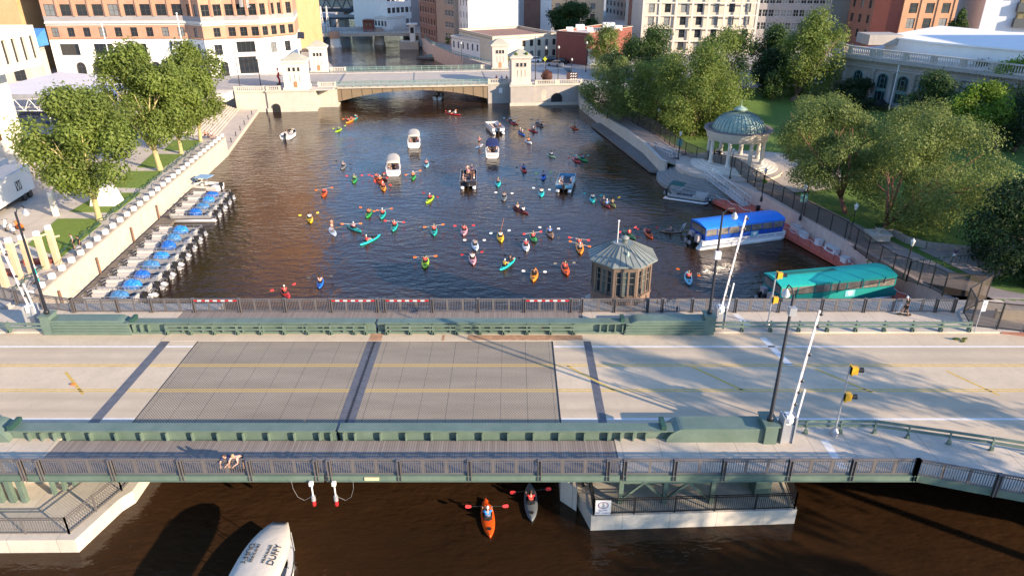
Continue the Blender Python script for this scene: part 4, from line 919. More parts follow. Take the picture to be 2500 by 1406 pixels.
for i, (c, a, b, kind, pp, bl, wh) in enumerate(Kpx):
    A = G(*a, .12); B = G(*b, .12); ctr = (A+B)/2; d = B-A; rz = atan2(-d.x, d.y)
    L = d.length; base = 3.1 if kind == 'solo' else 4.1; s = min(1.15, max(.95, L/base))
    nm = 'tandem_kayak' if kind == 'tandem' else 'kayak'
    cn = {'palegreen': 'pale green', 'paleblue': 'pale blue', 'lightblue': 'light blue', 'darkgreen': 'dark green', 'tangerine': 'orange-yellow'}.get(c, c)
    kl = '%s %s, %s' % (cn, 'two-seat kayak' if kind == 'tandem' else 'kayak', wh)
    t = thing(nm, kl, 'kayak', (ctr.x, ctr.y, 0), rz, kg); t.scale = (s, s, s)
    obj('hull', HM[kind], t, mat=HC[c])
    seats = [0.0] if kind == 'solo' else [.75, -.75]
    if pp and len(pp) == 1 and kind == 'tandem': seats = [-.75]
    for q in ([0.] if kind == 'solo' else [.75, -.75]):
        w_ = obj('cockpit', WM, t, (0, q+.1, .03)); obj('coaming', RM, w_); obj('seat_back', SM_, t, (0, q, 0))
    obj('hatch', HT, t, (0, -1.0 if kind == 'solo' else -1.5, -.005))
    short = kl.split(',')[0]; rest = wh
    for n, q in enumerate(seats):
        if not pp: break
        x, y = rot2(0, q*s, rz); col = pp[min(n, len(pp)-1)]
        who = ('front ' if n == 0 else 'rear ') if len(seats) > 1 else ''
        ww = wh
        person('paddle', (ctr.x+x, ctr.y+y, .12), rz, '%sperson in %s, %s kayak %s' % (who, col, cn, ww), col, ps.choice(['navy', 'black', 'grey']), ps.choice([0, 0, 1, 2 if bl == 'black' else 0]), ps.choice([0, 1, 2, 3]), 'kayak paddlers')
        x, y = rot2(0, (q+.42)*s, rz)
        if n == 0 or wh == 'above left of the bridge house' or kind == 'tandem' and i < 3:
            pc = bl if n == 0 else 'orange'
            paddle((ctr.x+x, ctr.y+y, .62), rz+ps.uniform(-.35, .35), ps.uniform(-.22, .22), pc, '%s-bladed paddle over the %s kayak %s' % (BN.get(pc, pc)+('' if n == 0 else ', rear'), cn, ww))
    if not pp:
        paddle((ctr.x, ctr.y+.2, .45), rz+.1, .05, bl, 'paddle with white blades across the yellow-orange kayak left of the bridge house')
        person('paddle', (ctr.x, ctr.y, .08), rz, 'person in dark clothes in the orange-yellow kayak left of the bridge house', 'black', 'black', 1, 2, 'kayak paddlers')
    if 'striped flag' in wh:
        fl = thing('boat_flag', 'small white and navy striped flag at the stern of the brown kayak', 'flag', (A.x-.15, A.y, .2)); obj('staff', MB().tube([(0, 0, 0), (.35, 0, .95)], .02, 5).mesh('s', WPAINT), fl)
        obj('cloth', MB().add([(.05, .0, .15), (.3, .02, .95), (.75, .05, 1.2), (.45, .06, .25)], [(0, 1, 2, 3)]).mesh('c', CL['white']), fl); obj('stripe', MB().add([(.12, -.012, .2), (.3, -.005, .7), (.42, .0, .85), (.25, .0, .25)], [(0, 1, 2, 3)]).mesh('c2', CL['navy']), fl)
    if 'fin raised' in wh:
        obj('fin', MB().add([(0, .5, .2), (.12, 1.35, .2), (.5, 1.0, 1.9), (-.02, .5, .2), (.1, 1.35, .2), (.48, 1.0, 1.9)], [(0, 1, 2), (5, 4, 3), (0, 3, 4, 1), (1, 4, 5, 2), (2, 5, 3, 0)]).mesh('fin', HC['tangerine']), t)
for i, (a, b, ft, lb) in enumerate((((700+310/2.976, 240+930/2.976), (700+354/2.976, 240+1002/2.976), (811, 556), 'standing person with bare back on the paddle board, lower left of the basin'),
        ((1163, 361), (1177, 352), (1170, 357), 'standing person on the white paddle board left of the navy-canopy boat'))):
    A = G(*a, .1); B = G(*b, .1); c = (A+B)/2; d = A-B if i == 0 else B-A; rz = atan2(-d.x, d.y)
    t = thing('paddle_board', ['pale blue-white paddle board at the lower left of the basin', 'white paddle board left of the navy-canopy boat'][i], 'paddle board', (c.x, c.y, 0), rz)
    obj('board', HM['sup'], t, mat=HC['paleblue' if i == 0 else 'white']); obj('deck_pad', MB().box(-.25, .25, -.6, .5, .082, .09).mesh('pad', CL['grey']), t)
    p = person('sup', (c.x, c.y, .09), rz, lb, None if i == 0 else 'pink', ['peach', 'black'][i], 1, i)
    q = thing('paddle', ['long paddle of the paddle boarder at lower left', 'long paddle of the paddle boarder by the navy-canopy boat'][i], 'paddle', (c.x, c.y, .1), rz)
    obj('shaft', MB().tube([(.33, .42, -.05), (.3, .36, 1.5)], .018, 5).mesh('s', BLACK), q); obj('blade', MB().box(.26, .42, .41, .43, -.3, .05).mesh('b', BLACK), q)
# ================================================================ boats
def motor(parent, x, y, z=.35, rz=0., name='outboard_motor'):
    m = obj(name, MB().box(-.17, .17, -.3, .22, .45, .95).box(-.14, .14, -.34, .16, .95, 1.05).box(-.08, .08, -.12, .08, -.4, .45).mesh(name, BLACK), parent, (x, y, z), rz)
    obj('bracket', MB().box(-.2, .2, .2, .4, .2, .6).mesh('br', GALV), m); return m
def pontoon_mesh(L, y, r=.3):
    return MB().tube([(-L/2, y, .28), (-L/2+.05, y, .18), (L/2-.7, y, .18), (L/2-.2, y, .28), (L/2, y, .42)], [r*.8, r, r, r*.7, r*.1], 12)
def make_pontoon():
    """open rental pontoon: bow at -x, stern with motor at +x"""
    t = thing('pontoon_boat', 'p', 'pontoon boat'); L = 6.4; W = 2.3
    for s in (-1, 1):
        m = pontoon_mesh(L, s*.85); m.v = [(-x, y, z) for x, y, z in m.v]; obj('pontoon', m.mesh('pontoon', ALU, None, True), t)
    obj('deck', MB().box(-L/2+.2, L/2-.35, -W/2, W/2, .48, .56).mesh('deck', DKSEAT), t)
    r = MB(); x0, x1 = -L/2+.35, L/2-.5
    for z in (.68, 1.02, 1.36):
        r.tube([(x0+.35, -W/2+.04, z), (x1, -W/2+.04, z)], .022, 5); r.tube([(x0+.35, W/2-.04, z), (x1, W/2-.04, z)], .022, 5)
        r.tube([(x0+.35, -W/2+.04, z), (x0, -W/2+.4, z), (x0, -.35, z)], .022, 5); r.tube([(x0+.35, W/2-.04, z), (x0, W/2-.4, z), (x0, .35, z)], .022, 5)
        r.tube([(x1, -W/2+.04, z), (x1, -.3, z)], .022, 5); r.tube([(x1, W/2-.04, z), (x1, .3, z)], .022, 5)
    for i in range(6):
        x = x0+.35+(x1-x0-.35)*i/5
        for s in (-1, 1): r.tube([(x, s*(W/2-.04), .56), (x, s*(W/2-.04), 1.36)], .022, 5)
    obj('rail', r.mesh('rail', ALU), t)
    pn = MB()
    for s in (-1, 1): pn.box(x0+.5, x1-.1, s*(W/2-.02)-.006, s*(W/2-.02)+.006, .62, .98)
    obj('side_panel', pn.mesh('panel', ALU), t)
    for s in (-1, 1):
        obj('bench_seat', MB().box(x0+.25, x0+1.9, s*.76-.24, s*.76+.24, .56, .9).box(x0+.2, x0+1.95, s*.98-.08, s*.98+.08, .88, 1.22).mesh('seat', SEAT), t)
    obj('bench_seat', MB().box(x1-.9, x1-.3, -.95, .1, .56, .92).box(x1-.36, x1-.2, -.95, .1, .9, 1.2).mesh('seat', SEAT), t)
    cb = MB(); cb.ell((0, 0, 1.0), (1.0, .82, .55), 12, 8)
    rr = random.Random(2); cb.v = [(x+rr.uniform(-.1, .1), y+rr.uniform(-.1, .1), max(.58, z+rr.uniform(-.1, .1))) for x, y, z in cb.v]
    obj('covered_console', cb.mesh('cover', TARP), t, (.55, .1, 0))
    motor(t, L/2-.05, 0, .3, -pi/2)
    return t
bl_ = ['nearest the bridge railing', 'second from the bridge railing', 'third from the bridge railing', 'fourth from the bridge railing', 'fifth from the bridge railing', 'sixth from the bridge railing', 'seventh from the bridge railing', 'last of the nearer row, before the gap',
       'first after the gap', 'second after the gap', 'third after the gap', 'last, next to the white runabout']
TARPS = [TARP, M('light_blue_tarp', (.03, .24, .66), .3, var=.4, scale=3, bump=.9, bscale=3.), M('faded_blue_tarp', (.06, .20, .42), .35, var=.4, scale=3, bump=.9, bscale=3.)]
proto = make_pontoon(); pos = [(-37.76, 65.6), (-37.6, 68.1), (-37.75, 70.8), (-37.95, 73.4), (-38.2, 76.2), (-38.5, 78.8), (-38.8, 81.4), (-39.2, 84.2), (-40.0, 91.0), (-40.25, 93.6), (-40.5, 96.3), (-40.8, 98.9)]
for i, (x, y) in enumerate(pos):
    o = proto if i == 0 else dup(proto)
    o.location = (x-3.1, y, 0); o.rotation_euler = (0, 0, radians(2+ps.uniform(-1.5, 1.5))); o['label'] = 'moored silver pontoon boat with blue covered console, '+bl_[i]; o['group'] = 'rental pontoon boats along the west wall'
    for ch in o.children:
        if ch.name.startswith('covered'): setmat(ch, TARPS[(i*5+2) % 3]); ch.scale = (ps.uniform(.88, 1.08), ps.uniform(.88, 1.05), ps.uniform(.85, 1.1)); ch.location.x += ps.uniform(-.15, .15)
# white runabout
def runabout(x, y, rz, label, top=None, L=6.2, people=0, hull=None, W=2.3):
    t = thing('motor_boat', label, 'motor boat', (x, y, 0), rz); n = 14; V = []; F = []; ring = 6
    for i in range(n+1):
        f = i/n; w_ = W/2*(1-max(0, (f-.35)/.65)**2.4)+.02; V += [(L*(f-.5), s*w_*k, z) for s, k, z in ((-1, 1., .85+.12*f), (-1, .86, .1), (-1, .3, -.1), (1, .3, -.1), (1, .86, .1), (1, 1., .85+.12*f))]
    for i in range(n):
        for j in range(ring-1): a = i*ring+j; F.append((a, a+1, a+ring+1, a+ring))
    F.append(tuple(range(ring))[::-1]); obj('hull', MB().add(V, F).mesh('hull', hull or WPAINT), t)
    D = []
    for i in range(n+1):
        f = i/n; w_ = (W/2*(1-max(0, (f-.35)/.65)**2.4))*.97; D += [(L*(f-.5), -w_, .8+.12*f), (L*(f-.5), w_, .8+.12*f)]
    dk = MB().add(D, [(2*i, 2*i+1, 2*i+3, 2*i+2) for i in range(n) if i/n > .62 or i/n < .12]); obj('foredeck', dk.mesh('dk', WPAINT), t)
    obj('floor', MB().box(-L*.46, L*.16, -W*.36, W*.36, .2, .3).mesh('fl', DKSEAT), t)
    st = MB(); st.box(-L*.44, -L*.34, -W*.38, W*.38, .3, .8)
    for s in (-1, 1): st.box(-.5, .1, s*.55-.28, s*.55+.28, .3, .72).box(-.62, -.5, s*.55-.28, s*.55+.28, .3, 1.1)
    obj('seat', st.mesh('seat', SEAT), t)
    obj('windscreen', MB().add([(.6, -1., .85), (.95, 0, .9), (.6, 1., .85), (.4, -.95, 1.25), (.7, 0, 1.3), (.4, .95, 1.25)], [(0, 1, 4, 3), (1, 2, 5, 4)]).mesh('ws', GLASS), t)
    motor(t, -L/2-.15, 0, .2, pi/2+pi)
    if top:
        q = MB(); q.prism([(-1.9, -W*.42), (.3, -W*.42), (.3, W*.42), (-1.9, W*.42)], 2.0, 2.08); obj('bimini_top', q.mesh('top', top), t)
        p = MB()
        for sx in (-1.7, .1):
            for s in (-1, 1): p.tube([(-.8, s*W*.44, .85), (sx, s*W*.42, 2.)], .025, 5)
        obj('bimini_frame', p.mesh('fr', ALU), t)
    for i in range(people):
        xx, yy = ((.0, .5), (-.1, -.5), (-2., .4), (-2., -.4))[i]; a, b = rot2(xx-.2, yy, rz)
        person('sit', (x+a, y+b, .68), rz-pi/2, ['front right', 'front left', 'rear right', 'rear left'][i]+' person aboard the '+' '.join(label.split()[:9]), ps.choice(list(CL)), 'navy', i % 2, i % 3)
    return t
p = G(709, 334, 0); q_ = G(726, 320, 0)-G(692, 343, 0); runabout(p.x, p.y, atan2(q_.y, q_.x), 'small white speedboat alone at upper left of the basin', None, 5.0, 2, W=2.3)
p = G(489, 462, 0); runabout(p.x+.2, p.y, radians(170), 'white runabout with pale blue top moored past the pontoon boats', M('pale_blue_canvas', (.25, .42, .62), .7, var=.1), 6.4, 0)
p = G(1073, 240, 0); runabout(p.x, p.y, radians(85), 'white motor boat with dark top coming through the stone bridge', M('green_black_canvas', (.015, .04, .03), .7, var=.1), 6.0, 2)
p = G(882, 72, 0); runabout(p.x, p.y, radians(185), 'white cabin boat moored beyond the second bridge', None, 9, 0, W=3)
p = G(888, 78, 0); runabout(p.x, p.y-2, radians(180), 'small white boat moored behind the brick bridge hut', None, 6, 0)
# cream canopy electric boats
def duffy(x, y, rz, label, canopy, name_text='MKE DUFFY', people=4, sc=1.):
    t = thing('canopy_boat', label, 'electric boat', (x, y, 0), rz); t.scale = (sc,)*3; L = 6.6; W = 2.5; n = 18; V = []; F = []
    for i in range(n+1):
        f = i/n; w_ = W/2*(1-max(0, (f-.35)/.65)**2.6)*(.90+.10*min(1, f/.2))+.02; zt = .95+.1*f
        V += [(s*w_*k, L*(f-.5), z) for s, k, z in ((-1, 1., zt), (-1, .9, .15), (-1, .5, -.1), (1, .5, -.1), (1, .9, .15), (1, 1., zt))]
    for i in range(n):
        for j in range(5): a = i*6+j; F.append((a, a+6, a+7, a+1))
    F.append((0, 1, 2, 3, 4, 5)); obj('hull', MB().add(V, F).mesh('hull', WPAINT), t)
    dk = MB(); pv = []
    for i in range(n+1):
        f = i/n; w_ = W/2*(1-max(0, (f-.35)/.65)**2.6)*(.90+.10*min(1, f/.2)); pv.append((w_, L*(f-.5), .95+.1*f))
    for i in range(n):
        a = pv[i]; b = pv[i+1]
        if i > n*.72 or i < 1: dk.quad((-a[0], a[1], a[2]), (a[0], a[1], a[2]), (b[0], b[1], b[2]), (-b[0], b[1], b[2]))
        else:
            for s in (-1, 1): dk.quad((s*a[0], a[1], a[2]), (s*(a[0]-.25), a[1], a[2]), (s*(b[0]-.25), b[1], b[2]), (s*b[0], b[1], b[2]))
    obj('side_deck', dk.mesh('dk', WPAINT), t)
    obj('floor', MB().box(-.95, .95, -L*.46, L*.25, .3, .36).mesh('fl', DKSEAT), t)
    st = MB()
    for s in (-1, 1): st.box(s*.72-.25, s*.72+.25, -L*.42, L*.18, .36, .75)
    st.box(-.9, .9, -L*.45, -L*.37, .36, .8); obj('seat', st.mesh('seat', SEAT), t)
    rub = MB()
    for s in (-1, 1): rub.tube([(s*(q[0]+.02), q[1], q[2]-.04) for q in pv], .04, 5)
    obj('rub_rail', rub.mesh('rub', TXT), t)
    posts = MB()
    for s in (-1, 1):
        for yy in (-2.7, -.9, .9, 2.1): posts.tube([(s*.98*(1 if yy < 1.5 else .8), yy, .95), (s*.95*(1 if yy < 1.5 else .8), yy, 2.15)], .025, 5)
    obj('canopy_post', posts.mesh('post', ALU), t)
    c = MB(); m_ = 10; rows = []
    for i in range(15):
        f = i/14; yy = -3.25+6.0*f; wd = 1.14*(1-max(0, (f-.45)/.55)**2.6*.66)*(1-.12*max(0, (.15-f)/.15)); crown_ = .33*(1-max(0, (f-.75)/.25)**2)*(1-max(0, (.08-f)/.08)*.8)
        rows.append([(wd*sin(a), yy, 2.15+crown_*cos(a)*1.0) for a in [(-1+2*j/m_)*pi/2 for j in range(m_+1)]])
    V = [q for r in rows for q in r]; F = [(i*(m_+1)+j, i*(m_+1)+j+1, (i+1)*(m_+1)+j+1, (i+1)*(m_+1)+j) for i in range(14) for j in range(m_)]
    F.append(tuple(range(m_+1))[::-1]); F.append(tuple(14*(m_+1)+j for j in range(m_+1)))
    cn = obj('canopy', MB().add(V, F).mesh('canopy', canopy, None, True), t)
    obj('valance', MB().add([(q[0][0], q[0][1], q[0][2]) for q in rows]+[(q[0][0], q[0][1], q[0][2]-.16) for q in rows]+[(q[-1][0], q[-1][1], q[-1][2]) for q in rows]+[(q[-1][0], q[-1][1], q[-1][2]-.16) for q in rows],
        [(i, i+1, i+16, i+15) for i in range(14)]+[(30+i, 31+i, 46+i, 45+i) for i in range(14)]).mesh('val', canopy), cn)
    text(name_text, .34, TXT, t, (0, -L/2-.012, .55), (pi/2, 0, 0), 'stern_name')
    pos_ = [(-.72, -1.2), (.72, -.6), (-.7, .4), (.7, .9), (.0, -2.5)]
    for i in range(people):
        a, b = rot2(pos_[i][0]*sc, pos_[i][1]*sc, rz)
        person('sit', (x+a, y+b, .68*sc), rz+(-pi/2 if pos_[i][0] < 0 else pi/2), ['left rear', 'right rear', 'left front', 'right front', 'helm'][i]+' person seated in the '+' '.join(label.split()[:9]), ps.choice(['red', 'white', 'peach', 'navy', 'pink', 'black']), 'navy', i % 2, i % 3, sc=.95)
    return t
for (u, v), lb, cv in (((1011, 361), 'cream canopy boat, the farther of the two', CANV), ((961, 429), 'cream canopy boat beside the huddle of kayaks', CANV), ((1202, 386), 'navy canopy boat right of centre', NAVY)):
    p = G(u, v, 0); q_ = G(u, v-34, 0)-p; hd_ = atan2(-q_.x, q_.y); duffy(p.x-sin(hd_)*2.9, p.y+2.9, hd_, lb, cv)
# nearest big canopy boat, partly out of frame
A = G(612, 1430, 2.3); B = G(665, 1283, 1.6)
t = duffy(-13.9, 28.75, radians(-4), 'large cream canopy boat cut off by the bottom edge', CANV, 'MILWAUKEE DUFFY', 0, 1.18)
for sx_ in (1, -1):
    text('DUFFY', .42, TXT, t, (.66*sx_, .35, 2.45), (radians(11.6), 0, sx_*pi/2), 'canopy_lettering', .006); text('MILWAUKEE', .2, TXT, t, (.30*sx_, .35, 2.495), (radians(4.5), 0, sx_*pi/2), 'canopy_lettering', .006)
# pontoon boats with people
def party(x, y, rz, label, side, n, L=7.0, rail=ALU, black=False):
    t = thing('pontoon_boat', label, 'pontoon boat', (x, y, 0), rz); W = 2.5
    for s in (-1, 1):
        m = pontoon_mesh(L, s*.9); m.v = [(-y_, x_, z_) for x_, y_, z_ in m.v]; obj('pontoon', m.mesh('p', ALU, None, True), t)
    obj('deck', MB().box(-W/2, W/2, -L/2+.3, L/2-.4, .48, .56).mesh('d', DKSEAT), t)
    w_ = MB()
    for s in (-1, 1): w_.box(s*(W/2)-.02, s*(W/2)+.02, -L/2+.5, L/2-.5, .58, 1.15)
    w_.box(-W/2, W/2, -L/2+.48, -L/2+.52, .58, 1.1); w_.box(-W/2, W/2, L/2-.52, L/2-.48, .58, 1.15); obj('side_panel', w_.mesh('s', side), t)
    r = MB()
    for s in (-1, 1):
        for z in (1.3,): r.tube([(s*W/2, -L/2+.5, z), (s*W/2, L/2-.5, z)], .025, 5)
        for i in range(6): yy = -L/2+.5+(L-1)*i/5; r.tube([(s*W/2, yy, .56), (s*W/2, yy, 1.3)], .025, 5)
    r.tube([(-W/2, -L/2+.5, 1.3), (W/2, -L/2+.5, 1.3)], .025, 5); obj('rail', r.mesh('r', rail), t)
    st = MB()
    for s in (-1, 1): st.box(s*.9-.28, s*.9+.28, -L/2+.8, L/2-1, .56, .92)
    obj('seat', st.mesh('st', SEAT if not black else BLACK), t); motor(t, 0, -L/2+.1, .25, 0)
    q = [(-.85, -1.8), (.85, -1.5), (-.85, -.6), (.85, -.3), (-.85, .7), (.85, 1.), (-.2, 2.3), (.5, 2.2), (0, .2)]
    for i in range(n):
        a, b = rot2(q[i][0], q[i][1], rz); stand = i >= 6
        person('stand' if stand else 'sit', (x+a, y+b, .57 if stand else .85), rz+(0 if stand else (-pi/2 if q[i][0] < 0 else pi/2)), '%s person aboard the %s' % (['left rear', 'right rear', 'left middle', 'right middle', 'left front', 'right front', 'standing bow', 'second standing bow', 'standing middle'][i], ' '.join(label.split()[:9])),
               ps.choice(['white', 'white', 'peach', 'black', 'pink', 'grey', 'navy']), ps.choice(['navy', 'black']), i % 2, i % 3)
    return t
p = G(1143, 462, 0); party(p.x-.1, p.y+3.3, radians(2), 'black party boat crowded with people at the centre', M('black_panel', (.03, .028, .035), .4, var=.1), 9, 7.2, black=True)
p = G(1385, 470, 0); party(p.x, p.y+3.2, radians(-10), 'pale blue sided pontoon boat with two aboard', M('pale_blue_panel', (.10, .30, .48), .4, var=.1), 3, 7)
p = G(1206, 328, 0); t = party(p.x+.1, p.y+3.2, radians(14), 'white sided pontoon boat, farthest of the open boats', WPAINT, 5, 7.4)
# pontoon with green bimini by the semicircular steps
A = G(1628, 484, .2); B = G(1738, 500, .2); c = (A+B)/2; rz = atan2(B.y-A.y, B.x-A.x)
t = dup(proto, (c.x, c.y+1.0, 0), rz+pi, 'moored pontoon boat with dark green folding top beside the round steps'); del t['group']
for ch in list(t.children):
    if ch.name.startswith('covered'): bpy.data.objects.remove(ch)
q = MB(); n = 8
for i in range(n):
    a0 = pi*i/n*.5; a1 = pi*(i+1)/n*.5
q.add([(.6, -1.1, 2.25), (2.6, -1.1, 2.4), (2.95, -1.1, 1.5), (.6, 1.1, 2.25), (2.6, 1.1, 2.4), (2.95, 1.1, 1.5)], [(0, 1, 4, 3), (1, 2, 5, 4)]); obj('folding_top', q.mesh('ft', M('green_canvas', (.01, .09, .075), .7, var=.1)), t)
q = MB()
for s in (-1, 1): q.tube([(1.4, s*1.08, 1.3), (.6, s*1.08, 2.25)], .03, 5).tube([(1.6, s*1.08, 1.3), (2.7, s*1.08, 2.4)], .03, 5)
obj('top_frame', q.mesh('tf', ALU), t)
# covered tour boats
def tour(A, B, W, label, can, hull, txt, patch=False, white=True):
    c = (A+B)/2; d = B-A; L = d.length; rz = atan2(d.y, d.x); n_ = Vector((-sin(rz), cos(rz), 0)); c = c+n_*W/2
    t = thing('tour_boat', label, 'tour boat', (c.x, c.y, 0), rz)
    for s in (-1, 1): obj('pontoon', pontoon_mesh(L, s*(W/2-.35), .42).mesh('p', WPAINT if white else ALU, None, True), t)
    obj('lower_hull', MB().box(-L/2+.3, L/2-.2, -W/2, W/2, .55, 1.15).mesh('lh', WPAINT if white else hull), t)
    st = MB()
    for s in (-1, 1):
        for i in range(9): st.box(-L/2+.5+i*L/9.6, -L/2+.5+i*L/9.6+L/12, s*(W/2+.012)-.01, s*(W/2+.012)+.01, .80, .86)
    obj('hull_stripe', st.mesh('st', hull), t)
    x0, x1 = -L/2+.6, L/2-.7
    sk = MB(); sk.box(x0, x1, -W/2-.03, -W/2+.02, 1.16, 1.75).box(x0, x1, W/2-.02, W/2+.03, 1.16, 1.75).box(x0-.02, x0+.03, -W/2, W/2, 1.16, 1.75).box(x1-.03, x1+.02, -W/2, W/2, 1.16, 1.75); obj('side_skirt', sk.mesh('sk', hull), t)
    nn = 7; gl_ = MB(); pl_ = MB()
    for i in range(nn+1): 
        x = x0+(x1-x0)*i/nn
        for s in (-1, 1): pl_.box(x-.06, x+.06, s*W/2-.04, s*W/2+.04, 1.75, 2.75)
    for i in range(nn):
        a = x0+(x1-x0)*i/nn+.08; b = x0+(x1-x0)*(i+1)/nn-.08
        for s in (-1, 1): obj('window', MB().box(a, b, s*W/2-.015, s*W/2+.015, 1.8, 2.6).mesh('w', VINYL), t)
    for x in (x0, x1): obj('window', MB().box(x-.015, x+.015, -W/2+.1, W/2-.1, 1.8, 2.6).mesh('w', VINYL), t)
    obj('frame_post', pl_.mesh('pp', hull), t)
    obj('upper_band', MB().box(x0-.05, x1+.05, -W/2-.05, -W/2+.03, 2.6, 2.85).box(x0-.05, x1+.05, W/2-.03, W/2+.05, 2.6, 2.85).mesh('ub', can), t)
    rf = MB(); m_ = 8; V = []; F = []; ns = 10
    for i in range(ns+1):
        x = x0-.15+(x1-x0+.3)*i/ns; sg_ = .02*(i % 2)
        for j in range(m_+1): a = (-1+2*j/m_); V.append((x, a*(W/2+.1), 2.82+(.34-sg_)*(1-abs(a)**1.7)))
    for i in range(ns):
        for j in range(m_): a = i*(m_+1)+j; F.append((a, a+m_+1, a+m_+2, a+1))
    F.append(tuple(range(m_+1))); F.append(tuple(ns*(m_+1)+j for j in range(m_+1))[::-1]); rf.add(V, F); cn = obj('canopy_roof', rf.mesh('roof', can, None, False), t)
    if patch: obj('roof_patch', MB().box(-L*.42, L*.05, .15, .8, 3.13, 3.17).mesh('pt', M('dark_teal', (.01, .16, .13), .6, var=.15)), cn)
    sh = obj('shield_panel', MB().box(.8, 1.9, -W/2-.06, -W/2-.035, 1.0, 1.7).mesh('sh', HC['lightblue']), t)
    if txt: text(txt, .42, TXTW, t, (-2.0, -W/2-.04, 1.42), (pi/2, 0, 0), 'hull_lettering')
    else: obj('shield', MB().add([(1.35+.33*sx_, -W/2-.075, 1.35+.3*sz_) for sx_, sz_ in ((-.9, .8), (.9, .8), (.85, 0), (0, -1), (-.85, 0))], [(0, 1, 2, 3, 4)]).mesh('shd', WPAINT), t)
    bx = MB(); bx.box(-L/2-.1, -L/2+.4, .3, 1., .9, 1.7); bx.box(-L/2-.1, -L/2+.4, -1.1, -.4, .9, 1.7); obj('stern_box', bx.mesh('bx', M('dusty_box', (.42, .36, .36), .7, var=.1)), t)
    motor(t, -L/2-.3, -.1, .2, -pi/2+pi); motor(t, -L/2-.3, .65, .2, -pi/2+pi)
    for i in range(5): pass
    return t
tour(G(1708, 612, 0), G(1918, 584, 0), 3.3, 'long tour boat with bright blue canopy roof', BLUEC, BLUEH, '')
TEALH = M('teal_hull', (.012, .26, .25), .4, var=.1)
tour(Vector((26.3, 63.8, 0)), Vector((40.2, 66.6, 0)), 3.3, 'long tour boat with teal canopy roof', TEAL, TEALH, '', True, False)
c = G(2135, 735, .4); c = Vector((37.5, 62.6, 0)); runabout(c.x, c.y, radians(10), 'white speedboat between the teal tour boat and the far railing', None, 6.5, 0)
# ================================================================ west bank things
def poly_wall(name, label, pts, th, z0, z1, mat, cat='wall'):
    t = thing(name, label, cat, (pts[0][0], pts[0][1], z0)); m = MB()
    for (a, b) in zip(pts, pts[1:]):
        d = Vector((b[0]-a[0], b[1]-a[1])).normalized(); n = Vector((d.y, -d.x))
        q = [a, b, (b[0]-n.x*th, b[1]-n.y*th), (a[0]-n.x*th, a[1]-n.y*th)]; m.prism(q, z0, z1)
    return t, m
t = thing('river_wall', 'long pale concrete river wall along the west plaza', 'wall', (-45, 60, 0))
d = Vector((LWF[0]-LWN[0], LWF[1]-LWN[1])).normalized(); n = Vector((d.y, -d.x))
def lw(s, o=0): return (LWN[0]+d.x*s+n.x*o, LWN[1]+d.y*s+n.y*o)
LL = hypot(LWF[0]-LWN[0], LWF[1]-LWN[1])
MB().prism([lw(0, .06), lw(LL, .06), lw(LL, -.5), lw(0, -.5)], -1.5, 3.25).build('wall_face', concrete('wall_face_c', (.60, .53, .43), (), 0, 3., .8, .8), t)
MB().prism([lw(0, .12), lw(LL, .12), lw(LL, -.6), lw(0, -.6)], 3.251, 3.45).build('wall_cap', concrete('shaded_cap_c', (.42, .35, .28), (), 0, 0), t)  # cap colour darkened to stand in for shadow between the cube lights
N_ = 32
NW = ['one', 'two', 'three', 'four', 'five', 'six', 'seven', 'eight', 'nine', 'ten', 'eleven', 'twelve', 'thirteen', 'fourteen', 'fifteen', 'sixteen', 'seventeen', 'eighteen', 'nineteen']
NW += ['twenty']+['twenty-'+q for q in NW[:9]]+['thirty']+['thirty-'+q for q in NW[:9]]
for i in range(N_):
    x, y = lw(2.9+i*(LL-3.6)/(N_-1), -.25)
    o = MB().box(x-.24, x+.24, y-.24, y+.24, 3.45, 3.95).box(x-.18, x+.18, y-.18, y+.18, 3.95, 4.0).build('wall_light', WPAINT); tag(o, 'white cube light on the west river wall, number %s from the near bridge' % NW[i], 'wall light', 'white cube lights on the west river wall')
wv = MB()
for s in (0, 1):
    pts = [];
    for i in range(200):
        q = i/199*58+4; x, y = lw(q, -2.6+.28*sin(q*1.5+s*pi)); pts.append((x, y, 3.42+.25*abs(sin(q*1.5+s*1.2))))
    wv.tube(pts, .05, 5)
tag(wv.build('wavy_railing', DGREEN), 'dark green intertwined wavy rail running along the plaza lawns', 'wavy rail')
wv = MB(); pts = []
for i in range(160):
    q = i/159*60+1; x, y = lw(q, -1.0+.25*sin(q*.9)); pts.append((x, y, 3.5+.4*abs(sin(q*.7))))
wv.tube(pts, .035, 5); tag(wv.build('rope_rail', WOOD), 'thin looping cable behind the white cube lights', 'cable')
o = struct('west_dock', MB().prism([lw(2, .5), lw(48, .5), lw(48, 2.6), lw(31.5, 2.6), lw(31, 2.6), lw(2, 2.2)], .1, .5), _m['dock_boards'], 'weathered plank dock along the west wall')
dp = MB()
for (u, v) in ((495, 0), (0, 0)): pass
for i, s in enumerate((6.5, 15, 24.5, 33)):
    x, y = lw(s, .3); tag(MB().tube([(x, y, -.5), (x, y, 2.3)], .11, 8).build('mooring_pile', M('rusty_pile', (.22, .12, .07), .8, var=.2)), 'rust brown mooring pile, %s from the bridge along the west wall' % ['first', 'second', 'third', 'fourth'][i], 'pile', 'piles at the west wall')
